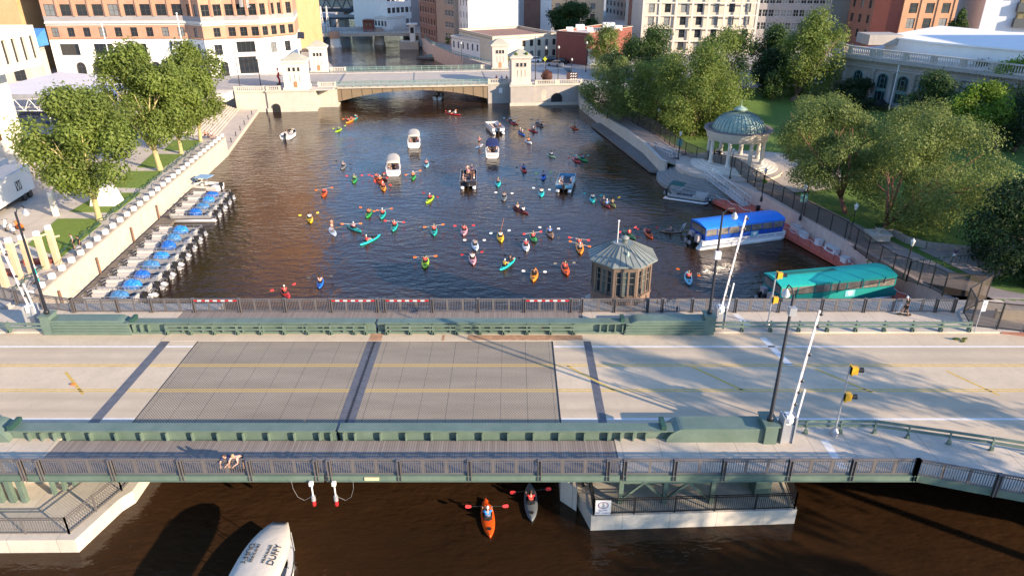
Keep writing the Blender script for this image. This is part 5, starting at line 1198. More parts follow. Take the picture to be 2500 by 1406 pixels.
for i, (b, tp) in enumerate(zip([(50, 681), (79, 666), (114, 655), (143, 644), (138, 527), (15, 700)], [(20, 582), (52, 575), (84, 566), (116, 551), (122, 470), (-20, 600)])):
    p = G(*b, 3.3); h = VZ(*tp, p.y).z-3.3
    t = thing('pergola_column', 'tan square column topped with white block, '+['second from the left in the row', 'third from the left in the row', 'fourth from the left in the row', 'rightmost of the row of tall ones', 'alone beside the white trailer', 'leftmost at the photo edge'][i], 'column', p, 0, 'tan plaza columns')
    obj('shaft', MB().box(-.26, .26, -.26, .26, 0, h-.4).mesh('s', CREAM if i == 4 else M('tan_stucco', (.60, .46, .29), .8, var=.1)), t); obj('lamp_block', MB().box(-.22, .22, -.22, .22, h-.399, h+.05).mesh('c', WPAINT), t)
a = thing('pergola_beam', 'tan arched tie beam linking the row of tall plaza columns', 'beam', (-48.5, 66, 6.3)); pp = [G(x, y, 3.3) for x, y in ((15, 700), (50, 681), (79, 666), (114, 655), (143, 644))]
m = MB()
for p, q in zip(pp, pp[1:]):
    m.tube([(p.x, p.y, 6.2), (p.x*.7+q.x*.3, p.y*.7+q.y*.3, 6.75), (p.x*.3+q.x*.7, p.y*.3+q.y*.7, 6.75), (q.x, q.y, 6.2)], .12, 6)
m.tube([(pp[-1].x, pp[-1].y, 6.2), (pp[-1].x+.7, pp[-1].y+.4, 6.3)], .1, 6); obj('arched_beam', m.mesh('m', M('tan_stucco'), (-48.5, 66, 6.3)), a)
for i, (x0, y0, x1, y1) in enumerate(((-51.2, 68.2, -48.2, 68.8), (-53, 65.8, -50.2, 65.6), (-54, 63, -50.8, 62.5))):
    t = thing('bench_planter', 'low red-brown bench behind the tan columns, '+['right one', 'middle one', 'left one'][i], 'bench', (x0, y0, 3.3)); obj('seat', MB().bar((0, 0, .42), (x1-x0, y1-y0, .42), .9, .12).mesh('s', M('red_brown', (.28, .07, .05), .7, var=.1)), t); obj('base', MB().bar((.2, .02, .18), (x1-x0-.2, y1-y0, .18), .6, .34).mesh('b', M('red_brown')), t)
p = G(262, 497, 3.3); t = thing('monument', 'white tapered pedestal with bronze figure beside the first plaza tree', 'monument', p)
obj('pedestal', MB().add([(-1.6, -1.3, 0), (1.6, -1.3, 0), (1.6, 1.3, 0), (-1.6, 1.3, 0), (-1., -.9, 2.3), (1., -.9, 2.3), (1., .9, 2.3), (-1., .9, 2.3)], [(4, 5, 6, 7), (0, 1, 5, 4), (1, 2, 6, 5), (2, 3, 7, 6), (3, 0, 4, 7)]).mesh('p', WHITE), t)
obj('bronze_figure', MB().ell((0, 0, 2.7), (.3, .35, .45)).ell((0, -.05, 3.25), .17).tube([(.2, 0, 3), (.45, -.3, 2.8)], .08).mesh('f', DGREEN, None, True), t, (-.2, 0, -.05))
t = thing('trailer', 'long white box trailer with dark emblem, at the left edge', 'trailer', (-65.2, 88, 3.3), radians(97))
obj('body', MB().box(-7, 4, -1.5, 1.5, .9, 4.0).mesh('b', WPAINT), t); obj('roof', MB().box(-7.05, 4.05, -1.4, 1.4, 4.001, 4.12).mesh('r', M('trailer_roof', (.55, .62, .7), .5, var=.15)), t); obj('underframe', MB().box(-6.5, 3.6, -1.2, 1.2, .5, .899).mesh('u', BLACK), t)
for x in (1.2, 2.6):
    for s in (-1, 1): obj('wheel', MB().tube([(x, s*1.2, .5), (x, s*1.5, .5)], .5, 16).mesh('w', BLACK), t)
obj('emblem', MB().box(-.3, 1.0, -1.53, -1.505, 1.7, 2.9).mesh('e', TXT), t)
e = MB(); 
for a_, b_ in (((-.2, 2.8), (0.1, 1.8)), ((.1, 1.8), (.35, 2.8)), ((.35, 2.8), (.6, 1.8)), ((.6, 1.8), (.9, 2.8))): e.bar((a_[0], -1.54, a_[1]), (b_[0], -1.54, b_[1]), .02, .13)
obj('emblem_letter', e.mesh('el', WPAINT), t)
t = thing('truck', 'white truck front parked beside the trailer', 'truck', (-70.5, 92, 3.3), radians(97)); obj('body', MB().box(-6, 4, -1.4, 1.4, .8, 3.9).mesh('b', M('trailer_roof')), t); obj('cab', MB().box(4.2, 6.2, -1.2, 1.2, .6, 3.).mesh('c', WPAINT), t)
for x in (-4, 4.8):
    for s in (-1, 1): obj('wheel', MB().tube([(x, s*1.1, .5), (x, s*1.42, .5)], .5, 14).mesh('w', BLACK), t)
p = G(92, 690, 3.3); t = thing('wrapped_kiosk', 'slim pay post wrapped in turquoise and white by the river wall', 'kiosk', p); obj('post', MB().tube([(0, 0, .1), (0, 0, 1.9)], [.2, .16], 10).mesh('p', HC['turquoise']), t); obj('band', MB().tube([(0, 0, .5), (0, 0, .9)], .21, 10).tube([(0, 0, 1.55), (0, 0, 1.93)], .2, 10).mesh('b', WPAINT), t); obj('foot', MB().box(-.45, .45, -.3, .3, 0, .12).mesh('f', BLACK), t)
p = G(183, 607, 3.3); person('stand', p, 2.2, 'person in pale blue shirt beside the stroller on the plaza walk', 'white', 'black', 0, 0)
p = G(199, 612, 3.3); person('stand', p, 2.4, 'person in black pushing the stroller on the plaza walk', 'black', 'black', 1, 2)
p = G(196, 622, 3.3); t = thing('stroller', 'dark stroller pushed by the couple on the plaza walk', 'stroller', p, .6)
obj('seat', MB().box(-.25, .25, -.3, .25, .4, .75).mesh('s', BLACK), t); obj('hood', MB().ell((0, .15, .85), (.27, .3, .2)).mesh('h', CL['grey']), t); m = MB()
for x in (-.28, .28):
    for y in (-.35, .35): m.tube([(x-.03, y, .15), (x+.03, y, .15)], .15, 12)
obj('wheel', m.mesh('w', BLACK), t); obj('handle', MB().tube([(-.25, -.3, .6), (-.25, -.65, 1.), (.25, -.65, 1.), (.25, -.3, .6)], .025, 5).mesh('h', GALV), t)
for i, (u, v, cl) in enumerate(((502, 337, 'orange'), (510, 340, 'black'), (517, 338, 'white'))):
    p = G(u, v, 3.3); person('sit', (p.x, p.y, 3.7), -1.6, 'person in %s sitting at the top of the riverside steps' % cl, cl, 'navy', i % 2, i % 3)
for i, (u, v) in enumerate(((16, 560), (33, 570), (50, 562))):
    p = G(u, v, 3.3); t = thing('motor_scooter', ['parked scooter nearest the photo edge by the trailer', 'parked white scooter in the middle of three by the trailer', 'parked orange scooter, rightmost by the trailer'][i], 'scooter', p, .5+i*.3, 'scooters parked by the trailer')
    obj('body', MB().ell((0, -.35, .6), (.22, .5, .25)).box(-.15, .15, -.2, .4, .25, .35).bar((0, .4, .3), (0, .55, 1.), .25, .08).mesh('b', [WPAINT, WPAINT, CL['orange']][i]), t); m = MB()
    for y in (-.6, .6): m.tube([(-.06, y, .25), (.06, y, .25)], .25, 12)
    obj('wheel', m.mesh('w', BLACK), t); obj('handlebar', MB().tube([(-.33, .5, 1.05), (.33, .5, 1.05)], .03, 6).mesh('h', BLACK), t)
# people and details on the near bridge
zz = lambda u, Y=33.9: (u-1250)*(Y*_c+(CAMH-5.2)*_s)/FPX
person('lean', (zz(563), 34.0, 4.81), pi, 'person in dark blue shirt leaning on the near railing, left one', 'navy', 'black', 0, 0)
person('lean', (zz(588), 34.0, 4.81), pi-.15, 'shirtless fair-haired person leaning on the near railing, right one', 'peach', 'black', 0, 1)
p = G(2208, 769, 4.66); person('walk', p, 1.2, 'person in black riding a kick scooter on the far sidewalk', 'black', 'black', 1, 3)
t = thing('kick_scooter', 'pale kick scooter under the person in black on the far sidewalk', 'kick scooter', (p.x-.1, p.y-.05, 4.66), 1.4); obj('deck', MB().box(-.08, .08, -.45, .45, .08, .13).mesh('d', BLACK), t)
m = MB()
for y in (-.5, .5): m.tube([(-.025, y, .1), (.025, y, .1)], .1, 12)
obj('wheel', m.mesh('w', BLACK), t); obj('steering_post', MB().tube([(0, .5, .1), (0, .38, 1.05)], .03, 6).tube([(-.25, .38, 1.05), (.25, .38, 1.05)], .02, 5).mesh('s', HC['paleblue']), t)
p = G(2378, 812, 4.66); t = thing('parking_sign', 'silver post with a white sign at the east end of the far guard rail', 'sign', p); obj('post', MB().tube([(0, 0, 0), (0, 0, 3.0)], .04, 6).mesh('p', GALV), t); obj('sign_panel', MB().box(-.05, .3, -.02, .02, 2.0, 2.95).mesh('s', WPAINT), t, (0, -.05, 0)); text('P', .34, TXTB, t, (.12, -.075, 2.6), (pi/2, 0, 0))
p = G(2345, 832, 4.5); m = crown_mesh(90, .6, .35, .2, 500, .14, 8); m.materials.append(LEAF_C); o = obj('weed_tuft', m, None, (p.x, p.y, 4.55)); tag(o, 'small green weed tuft in the gutter by the far kerb', 'weed')
# bird on the road
p = G(178, 940, 4.51)
o = obj('bird', MB().ell((0, 0, .08), (.2, .09, .07), 8, 5).ell((.2, 0, .15), .05, 6, 4).mesh('b', CL['orange'], None, True), None, p); tag(o, 'small brownish bird standing on the left side of the roadway', 'bird')
# ================================================================ east bank: wall, docks, steps, gazebo
def ribbon(pts, off0, off1, z0, z1):
    """wall following a polyline, offsets measured to the left of travel"""
    m = MB(); P = [Vector(p) for p in pts]; N = []
    for i in range(len(P)):
        d = (P[min(i+1, len(P)-1)]-P[max(i-1, 0)]).normalized(); N.append(Vector((-d.y, d.x)))
    for i in range(len(P)-1):
        q = [P[i]+N[i]*off0, P[i+1]+N[i+1]*off0, P[i+1]+N[i+1]*off1, P[i]+N[i]*off1]; m.prism([tuple(v) for v in q], z0, z1)
    return m
t = thing('river_wall', 'pinkish concrete wall along the east bank behind the red dock', 'wall', (38, 78, 0)); W1 = RW+[(30.6, 101.4)]
PW = concrete('pink_wall', (.66, .50, .42), (), 0, 3., .8, .8)
ribbon(W1, 0, -.45, -1.5, 2.3).build('wall_face', PW, t); ribbon(W1, .06, -.55, 2.301, 2.5).build('wall_cap', PW, t)
t = thing('river_wall', 'pale low wall along the east bank beyond the round steps', 'wall', (22, 135, 0)); W2 = [(24.6, 111.5)]+RW2
ribbon(W2, 0, -.4, -1.5, 2.3).build('wall_face', STONE, t); ribbon(W2, .06, -.5, 2.301, 2.5).build('wall_cap', STONE, t)
o = struct('red_dock', MB().prism([(43.2, 58.5), (39.25, 75), (34.5, 94.8), (32.4, 99), (28.9, 97.7), (31.6, 91.5), (34.7, 83.9), (37.9, 73.6), (41.2, 60.)], .1, .55), RDOCK, 'red floating dock along the east wall')
rl = thing('dock_railing', 'posts and sagging white rope along the edge of the red dock', 'railing', (35, 80, .55)); PP = [(41.1-3.1*i/6, 60.5+13.1*i/6) for i in range(6)]+[(37.9-3.2*i/5, 73.8+10.1*i/5) for i in range(5)]+[(34.7-5.6*i/6, 83.9+13.5*i/6) for i in range(7)]
rp = MB()
for a, b in zip(PP, PP[1:]): rp.tube([(a[0], a[1], 1.5), ((a[0]+b[0])/2, (a[1]+b[1])/2, 1.25), (b[0], b[1], 1.5)], .03, 5)
rp.build('rope', WPAINT, rl)
for a in PP: MB().tube([(a[0], a[1], .55), (a[0], a[1], 1.55)], .045, 6).build('post', M('rust_post', (.42, .12, .05), .6, var=.1), rl)
for i, (u, v, s, lb) in enumerate(((1942, 562, 1.5, 'pair of white lockers nearest the blue tour boat'), (1960, 578, 1.3, 'white locker with sloped lid next to the pair'), (1998, 597, .8, 'small grey outboard box lying on the red dock'), (2030, 615, 2.0, 'long white locker with dark lettering panel'), (2062, 640, .9, 'low white box at the near end of the red dock'), (2182, 692, 1.8, 'white locker beside the teal tour boat'))):
    p = G(u, v, .56); t = thing('dock_box', lb, 'dock box', (p.x, p.y, .56), radians(103)); obj('box', MB().box(-s/2, s/2, -.33, .33, 0, .6).mesh('b', WPAINT), t); obj('lid', MB().box(-s/2-.03, s/2+.03, -.36, .36, .601, .67).mesh('l', M('lid_grey', (.6, .58, .56), .5, var=.05)), t)
    if i == 3: obj('panel', MB().box(-.6, .6, .335, .35, .15, .5).mesh('p', M('panel_red', (.3, .2, .2), .6)), t)
p = G(2072, 628, 1.5); t = thing('hose_reel', 'coiled green and yellow hose hanging on the east wall', 'hose', (39.9, 72.6, 1.5)); m = MB()
for k_ in range(4): m.tube([(.02*k_, (.55-.06*k_)*cos(a), (.45-.05*k_)*sin(a)) for a in [2*pi*i/16 for i in range(17)]], .04, 5)
m2 = m; obj('coil', m.mesh('c', M('hose', (.25, .28, .08), .6, var=.3)), t, (0, 0, 0), radians(13))
p = G(1849, 518, .56); t = thing('trash_bin', 'black bin on the red dock below the wall', 'bin', p); obj('bin', MB().lathe([(.001, 0), (.25, 0), (.32, .8), (.32, .9), (.2, .95)], 12).mesh('b', BLACK, None, True), t); obj('rim', MB().lathe([(.34, .78), (.34, .86)], 12).mesh('r', TXT), t)
o = struct('long_dock', MB().prism([(18.4, 148.5), (26.0, 114.), (24.2, 112.6), (22.6, 113.4), (16.4, 147.4)], .1, .55), M('grey_dock', (.16, .15, .14), .8, var=.2), 'narrow grey floating dock beyond the round steps')
def gangway(a, b, label, w_=1.3):
    a = Vector(a); b = Vector(b); d = b-a; n = Vector((-d.y, d.x, 0)).normalized()*w_/2
    t = thing('gangway', label, 'gangway', tuple(a)); m = MB(); m.quad(a-n, b-n, b+n, a+n); m.bar(a-n, b-n, .1, .1); m.bar(a+n, b+n, .1, .1); m.build('walkway', ALU, t)
    N = 12; U = Vector((0, 0, 1.15))
    for s in (-1, 1):
        m = MB()
        m.bar(a+n*s+U, b+n*s+U, .08); m.bar(a+n*s+U*.5, b+n*s+U*.5, .04)
        for i in range(N+1):
            p = a.lerp(b, i/N)+n*s; m.bar(p, p+U, .035)
            if i < N: q = a.lerp(b, (i+1)/N)+n*s; m.bar(p if i % 2 else p+U, q+U if i % 2 else q, .025)
        m.build('side_truss', WPAINT, t)
A = G(1728, 432, 2.4); B = G(1822, 503, .6); gangway(A, B, 'white truss gangway sloping down to the red dock')
A = G(1650, 385, 2.3); B = G(1575, 358, .6); gangway(A, B, 'white truss gangway sloping down to the narrow grey dock')
# round steps
RC = (34.2, 108.6)
m = MB()
for i in range(6): m.lathe([(.01, -1 if i == 0 else .3*i), (11.2-i*.62, -1 if i == 0 else .3*i), (11.2-i*.62, .3*(i+1)+.28), (.01, .3*(i+1)+.28)], 60, RC, radians(128), radians(262))
ST2 = concrete('grey_step_stone', (.30, .29, .27), (), 0, 0)
struct('round_steps', m, ST2, 'semicircular grey steps stepping down to the river in front of the gazebo')
struct('gazebo_terrace', MB().prism([(RC[0]+8.1*cos(a)-.2, RC[1]+8.1*sin(a)+.6) for a in [2*pi*i/40 for i in range(40)]]+[], 1.0, 2.46), concrete('terrace', (.52, .45, .38), (), 0, 0), 'pale paved circle under the gazebo')
def disc(name, c, r, z, mat, label):
    vs = [(c[0], c[1], parkz(*c)+z)]
    for k_ in (.5, 1.): vs += [(c[0]+r*k_*cos(2*pi*i/48), c[1]+r*k_*sin(2*pi*i/48), parkz(c[0]+r*k_*cos(2*pi*i/48), c[1]+r*k_*sin(2*pi*i/48))+z) for i in range(48)]
    f = [(0, 1+i, 1+(i+1) % 48) for i in range(48)]+[(1+i, 49+i, 49+(i+1) % 48, 1+(i+1) % 48) for i in range(48)]; return struct(name, MB().add(vs, f), mat, label)
disc('gazebo_apron', (39.5, 108.), 11.5, .06, concrete('apron', (.50, .44, .38), (), 2.5, 0), 'pale concrete apron spreading behind the gazebo')
GC = (35.0, 109.8); gz = thing('gazebo', 'round stone gazebo with ribbed green copper dome on columns', 'gazebo', (GC[0], GC[1], 2.46))
m = MB()
for i in range(4): m.lathe([(.01, 2.46+.16*i), (6.6-.55*i, 2.46+.16*i), (6.6-.55*i, 2.46+.16*(i+1)), (.01, 2.46+.16*(i+1))], 48, GC)
m.build('stepped_base', CREAM, gz)
cm = MB().lathe([(.42, 0), (.42, .25), (.34, .3), (.33, .5), (.27, 3.3), (.3, 3.35), (.4, 3.5), (.42, 3.65)], 14).mesh('column', CREAM, None, True)
cols = 8
for i in range(cols): a = 2*pi*(i+.35)/cols; obj('column', cm, gz, (4.15*cos(a), 4.15*sin(a), .64))
m = MB(); m.lathe([(3.7, 6.75), (4.55, 6.75), (4.6, 7.3), (4.7, 7.35), (4.75, 7.8), (5.1, 8.0), (5.15, 8.15)], 64, GC); m.build('entablature', CREAM, gz, True)
m = MB(); m.lathe([(5.15, 8.15), (5.1, 8.3), (4.55, 8.3), (4.35, 8.05), (3.9, 8.02)], 64, GC); m.lathe([(3.7, 6.75), (3.7, 6.9), (.01, 7.2)], 40, GC); m.build('gutter_ring', M('brown_stone', (.17, .13, .12), .7, var=.15), gz)
m = MB(); m.lathe([(3.95*cos(a), 8.02+2.75*sin(a)) for a in [pi/2*i/12*.93 for i in range(13)]], 48, GC); m.build('dome', COPPER, gz, True)
m = MB()
for k_ in range(36):
    b = 2*pi*k_/36; pts = [(GC[0]+3.99*cos(a)*cos(b), GC[1]+3.99*cos(a)*sin(b), 8.04+2.78*sin(a)) for a in [pi/2*i/8*.9 for i in range(9)]]; m.tube(pts, .035, 4, False)
m.build('dome_ribs', M('dark_copper', (.11, .15, .13), .6, var=.1), gz)
m = MB().lathe([(.8, 10.4), (.72, 10.8), (.95, 11.0), (1.05, 11.05), (.9, 11.2), (.5, 11.4), (.12, 11.55), (.1, 11.7), (.03, 11.75), (.02, 12.6)], 24, GC); m.build('finial', COPPER, gz, True)
for i, (u, v) in enumerate(((1742, 383), (1755, 384), (1750, 378))):
    p = G(u, v, 3.15); person('sit', (p.x, p.y, 3.55), 2.+i, ['person in red sitting inside the gazebo, left', 'person in dark clothes sitting inside the gazebo, right', 'person in white sitting inside the gazebo behind the others'][i], ['red', 'black', 'white'][i], 'navy', i % 2, i)
# mesh security fence along the riverwalk
def mesh_fence(pts, label, zf, h=2.5, pan=2.6):
    t = thing('mesh_fence', label, 'fence', (pts[0][0], pts[0][1], zf(*pts[0])))
    for a, b in zip(pts, pts[1:]):
        L = hypot(b[0]-a[0], b[1]-a[1]); n = max(1, round(L/pan))
        for i in range(n):
            p = (a[0]+(b[0]-a[0])*i/n, a[1]+(b[1]-a[1])*i/n); q = (a[0]+(b[0]-a[0])*(i+1)/n, a[1]+(b[1]-a[1])*(i+1)/n); z1 = zf(*p); z2 = zf(*q)
            MB().quad((p[0], p[1], z1+.1), (q[0], q[1], z2+.1), (q[0], q[1], z2+h), (p[0], p[1], z1+h)).build('mesh_panel', MESHF, t)
            m = MB(); m.bar((p[0], p[1], z1+h), (q[0], q[1], z2+h), .07).bar((p[0], p[1], z1+.15), (q[0], q[1], z2+.15), .06).bar((p[0], p[1], z1), (p[0], p[1], z1+h+.05), .1)
            dx, dy = (q[1]-p[1])/L*n*.6/1.0, -(q[0]-p[0])/L*n*.6; m.build('panel_frame', BLACK, t)
def fp(u, v): p = GP(u, v); return (p.x, p.y)
mesh_fence([fp(2212, 688), fp(2060, 590), fp(1960, 535), fp(1860, 470), fp(1790, 425)], 'long dark mesh fence along the riverwalk above the red dock', parkz)
mesh_fence([fp(1790, 425), fp(1726, 408), fp(1672, 385), fp(1600, 330), fp(1520, 285)], 'dark mesh fence along the riverwalk from the gazebo to the stone bridge', parkz)
mesh_fence([fp(2212, 688), fp(2300, 722), (42.7, 58.)], 'dark mesh fence crossing the grass near the end of the far railing', parkz, 2.3)
_q = [G(u, v, 4.66) for u, v in ((2352, 765), (2368, 797), (2500, 811), (2640, 822))]; mesh_fence([(42.6, 57.3)]+[(q.x, q.y) for q in _q], 'dark mesh fence standing along the street corner at the right edge', lambda x, y: 4.66, 2.4)
t = thing('concrete_barrier', 'low concrete barrier behind the mesh fence at the right edge', 'barrier', (52, 56, 4.4)); m = MB()
for i in range(4): a = (41.2+i*3.3, 53.6-i*.3); m.prism([(a[0], a[1]), (a[0]+3.1, a[1]-.3), (a[0]+3.15, a[1]+.1), (a[0]+.05, a[1]+.4)], 4.6, 5.5)
m.build('barrier_block', BEIGE, t)
struct('brick_corner', MB().prism([(40.3, 51.25), (43.8, 51.15), (50, 50.4), (50, 48.6), (43.8, 50.2)], 4.5, 4.672), brick('paver_red', (.36, .15, .1), (.44, .2, .14)), 'red brick paved strip at the street corner')
# path railing and curved wall
pts = [fp(u, v) for u, v in ((2148, 578), (2180, 575), (2210, 592), (2260, 606), (2330, 614), (2420, 622))]
t = thing('curved_wall', 'low curved stone wall along the far side of the curved path', 'wall', (pts[0][0], pts[0][1], 2.2)); m = MB()
for a, b in zip(pts, pts[1:]): z = parkz(*a); m.bar((a[0], a[1], z+.35), (b[0], b[1], parkz(*b)+.35), .45, .8)
m.build('coping', concrete('curve_stone', (.40, .34, .28), (), 0, 0), t)
p = G(2143, 572, 3.); t = thing('planter_urn', 'stone urn with green plant on the pier of the curved wall', 'planter', (p.x, p.y, 2.4)); obj('pier', MB().box(-1.1, 1.1, -.9, .9, 0, .7).box(-1.25, 1.25, -1.05, 1.05, .7, .85).mesh('p', BEIGE), t)
obj('urn', MB().lathe([(.25, .85), (.2, 1.), (.4, 1.3), (.5, 1.5), (.45, 1.52)], 12).mesh('u', BEIGE, None, True), t); cm_ = crown_mesh(91, .5, .5, .35, 500, .16, 8); cm_.materials.append(LEAF_B); obj('plant', cm_, t, (0, 0, 1.7))
pts = [fp(u, v) for u, v in ((2208, 665), (2250, 655), (2300, 650), (2360, 645), (2440, 640))]
t = thing('path_railing', 'thin dark railing along the near side of the curved path', 'railing', (pts[0][0], pts[0][1], 2.2)); m = MB(); m2 = MB()
for a, b in zip(pts, pts[1:]):
    z1, z2 = parkz(*a), parkz(*b); m.bar((a[0], a[1], z1+1.05), (b[0], b[1], z2+1.05), .07)
    for i in range(3): x = a[0]+(b[0]-a[0])*i/3; y = a[1]+(b[1]-a[1])*i/3; z = z1+(z2-z1)*i/3; m2.bar((x, y, z), (x, y, z+1.05), .05)
m.build('handrail', DGREEN, t); m2.build('post', DGREEN, t)
p = GP(2327, 640); person('walk', p, 2.0, 'person in dark top and light shorts running on the curved path', 'navy', 'white', 0, 1)
# park lamps with baskets and banners
def park_lamp(u, v, label, H=4.2, basket=False, banner=False, p=None):
    p = p or GP(u, v); t = thing('park_lamp', label, 'lamp post', p, 0, 'park lamps on the east bank')
    obj('pole', MB().lathe([(.2, 0), (.18, .5), (.08, .7), (.06, H-.6), (.1, H-.5)], 8).mesh('p', BLACK, None, True), t); obj('lantern', MB().lathe([(.1, H-.5), (.2, H-.1), (.24, H+.1), (.1, H+.2), (.02, H+.35)], 10).mesh('l', M('lantern_glass', (.5, .5, .47), .2, var=.05), None, True), t)
    if basket:
        f = crown_mesh(int(u), .42, .42, .35, 500, .14, 8); f.materials.append(FLOW if int(u) % 2 else LEAF_E); obj('hanging_basket', f, t, (0, -.1, H-1.6))
    if banner: obj('banner', MB().box(-.45, -.08, -.01, .01, H-2.0, H-.9).box(.08, .45, -.01, .01, H-2.0, H-.9).mesh('b', M('banner_green', (.12, .25, .22), .7, var=.4, scale=3)), t)
park_lamp(2072, 590, 'black park lamp with yellow-green flower basket behind the mesh fence', 4.4, True)
park_lamp(1953, 538, 'black park lamp with banners between the two leaning locust trunks', 4.4, False, True)
park_lamp(1858, 492, 'black park lamp with pink flower basket by the gangway', 4.4, True)
park_lamp(1781, 442, 'black park lamp in front of the gazebo', 4.6); park_lamp(2205, 682, 'black park lamp where the curved path meets the fence', 4.2)
park_lamp(1655, 395, 'black park lamp with banner left of the gazebo', 4.6, False, True); park_lamp(1605, 318, 'black park lamp with red flower basket left of the gazebo fence', 3.8, True)
park_lamp(1483, 290, 'black park lamp with banner at the corner by the stone bridge', 4.4, False, True); park_lamp(1560, 302, 'park lamp under the huge willow-like tree', 3.8)
p = G(2178, 258, 4.6); t = thing('flagpole', 'tall white flagpole in front of the stone library', 'flagpole', (p.x-1.5, p.y-2, 4.)); obj('pole', MB().tube([(0, 0, 0), (0, 0, 8.5)], [.12, .07], 8).mesh('p', WPAINT), t); obj('ball', MB().ell((0, 0, 8.6), .13).mesh('b', WPAINT), t)
# ================================================================ bridge house
BX, BY = 9.85, 58.6; t = thing('bridge_house', 'brown octagonal bridge tender house with grey metal roof', 'bridge house', (BX, BY, 0)); R8 = 2.75
def oct_(r, o=pi/8): return [(BX+r*cos(o+i*pi/4), BY+r*sin(o+i*pi/4)) for i in range(8)]
MB().prism(oct_(3.2), -2, 3.8).build('foundation', CW, t); MB().prism(oct_(R8), 3.8, 5.35).build('lower_wall', brick('house_brick', (.20, .125, .085), (.26, .165, .115)), t)
MB().prism(oct_(R8+.1), 5.351, 5.48).build('sill_band', BRZ, t); MB().prism(oct_(R8), 7.9, 8.25).prism(oct_(R8+.12), 8.251, 8.38).build('frieze', BRZ, t)
P = oct_(R8); gl_ = []
fm = MB(); 
for i in range(8):
    a = Vector(P[i]); b = Vector(P[(i+1) % 8]); d = (b-a); L = d.length; d.normalize(); n = Vector((d.y, -d.x))
    c0 = MB()
    for s0, s1 in ((0, .2), (L-.2, L)): q0 = a+d*s0; q1 = a+d*s1; c0.prism([tuple(q0), tuple(q1), tuple(q1-n*.22), tuple(q0-n*.22)], 5.48, 7.9)
    wn = 3 if i in (5,) else 2
    wn = 3; ww = (L-.4)/wn
    for k_ in range(1, wn): q0 = a+d*(.2+ww*k_-.07); q1 = a+d*(.2+ww*k_+.07); c0.prism([tuple(q0), tuple(q1), tuple(q1-n*.15), tuple(q0-n*.15)], 5.48, 7.9)
    c0.build('corner_post', BRZ, t)
    for k_ in range(wn):
        q0 = a+d*(.2+ww*k_+.08)-n*.08; q1 = a+d*(.2+ww*(k_+1)-.08)-n*.08
        f = MB(); 
        for zz in (5.53, 6.7, 7.3, 7.84): f.bar((q0.x, q0.y, zz), (q1.x, q1.y, zz), .03)
        for s in (0, 1): q = q0.lerp(q1, s); f.bar((q.x, q.y, 5.5), (q.x, q.y, 7.86), .03)
        w_ = f.build('window', M('light_frame', (.30, .25, .21), .5, var=.05), t); q2 = q0-n*.03; q3 = q1-n*.03
        MB().quad((q2.x, q2.y, 5.5), (q3.x, q3.y, 5.5), (q3.x, q3.y, 7.88), (q2.x, q2.y, 7.88)).build('pane', (GLASS, DUSK, GLASS)[(i*3+k_) % 3] if i > 3 else GLASS, w_)
MB().prism(oct_(2.2), 5.6, 7.9).build('interior_core', M('interior', (.12, .13, .10), .7, var=.6, scale=1.5), t)
r0 = oct_(3.2); r1 = oct_(.95); m = MB(); m.prism(r0, 8.381, 8.5); m.build('eaves', ZINC, t)
m = MB()
for i in range(8): j = (i+1) % 8; m.quad((*r0[i], 8.501), (*r0[j], 8.501), (*r1[j], 9.65), (*r1[i], 9.65))
m.add([(x, y, 9.65) for x, y in r1], [tuple(range(8))]); m.build('roof', ZINC, t)
m = MB()
for i in range(8):
    j = (i+1) % 8
    for k_ in range(4):
        f = k_/4; a = Vector((*r0[i], 8.52)).lerp(Vector((*r0[j], 8.52)), f); b = Vector((*r1[i], 9.67)).lerp(Vector((*r1[j], 9.67)), f); m.bar(a, b, .04, .05)
m.build('roof_seam', M('seam_dark', (.13, .145, .14), .5, var=.1), t)
MB().lathe([(.25, 9.6), (.25, 10.0), (.38, 10.02), (.36, 10.15), (.1, 10.3), (.001, 10.32)], 12, (BX+.15, BY)).build('roof_vent', ZINC, t, True); MB().lathe([(.2, 8.95), (.12, 9.3), (.03, 9.5)], 10, (BX+.2, BY-1.75)).build('roof_vent', COPPER, t, True)
MB().tube([(BX-.5, BY, 9.6), (BX-.5, BY, 11.6)], .04, 6).ell((BX-.5, BY, 11.65), .1).build('mast', WPAINT, t)
MB().box(BX-2.5, BX+2.5, 55.5, BY-2, 4.2, 4.64).build('entry_slab', WALK, t)
t2 = thing('service_stair', 'dark metal stair and railing on the right side of the bridge house', 'stair', (13.2, 58, 2)); m = MB()
for i in range(8): m.box(12.9+.22*i, 13.2+.22*i, 56.5, 57.6, 4.5-.3*i, 4.56-.3*i)
m.build('tread', BLACK, t2); MB().bar((12.9, 56.5, 5.6), (14.8, 56.5, 3.2), .06).bar((12.9, 57.6, 5.6), (14.8, 57.6, 3.2), .06).bar((12.9, 56.5, 4.5), (12.9, 56.5, 5.6), .06).bar((14.8, 57.6, 2.1), (14.8, 57.6, 3.2), .06).build('handrail', BLACK, t2)
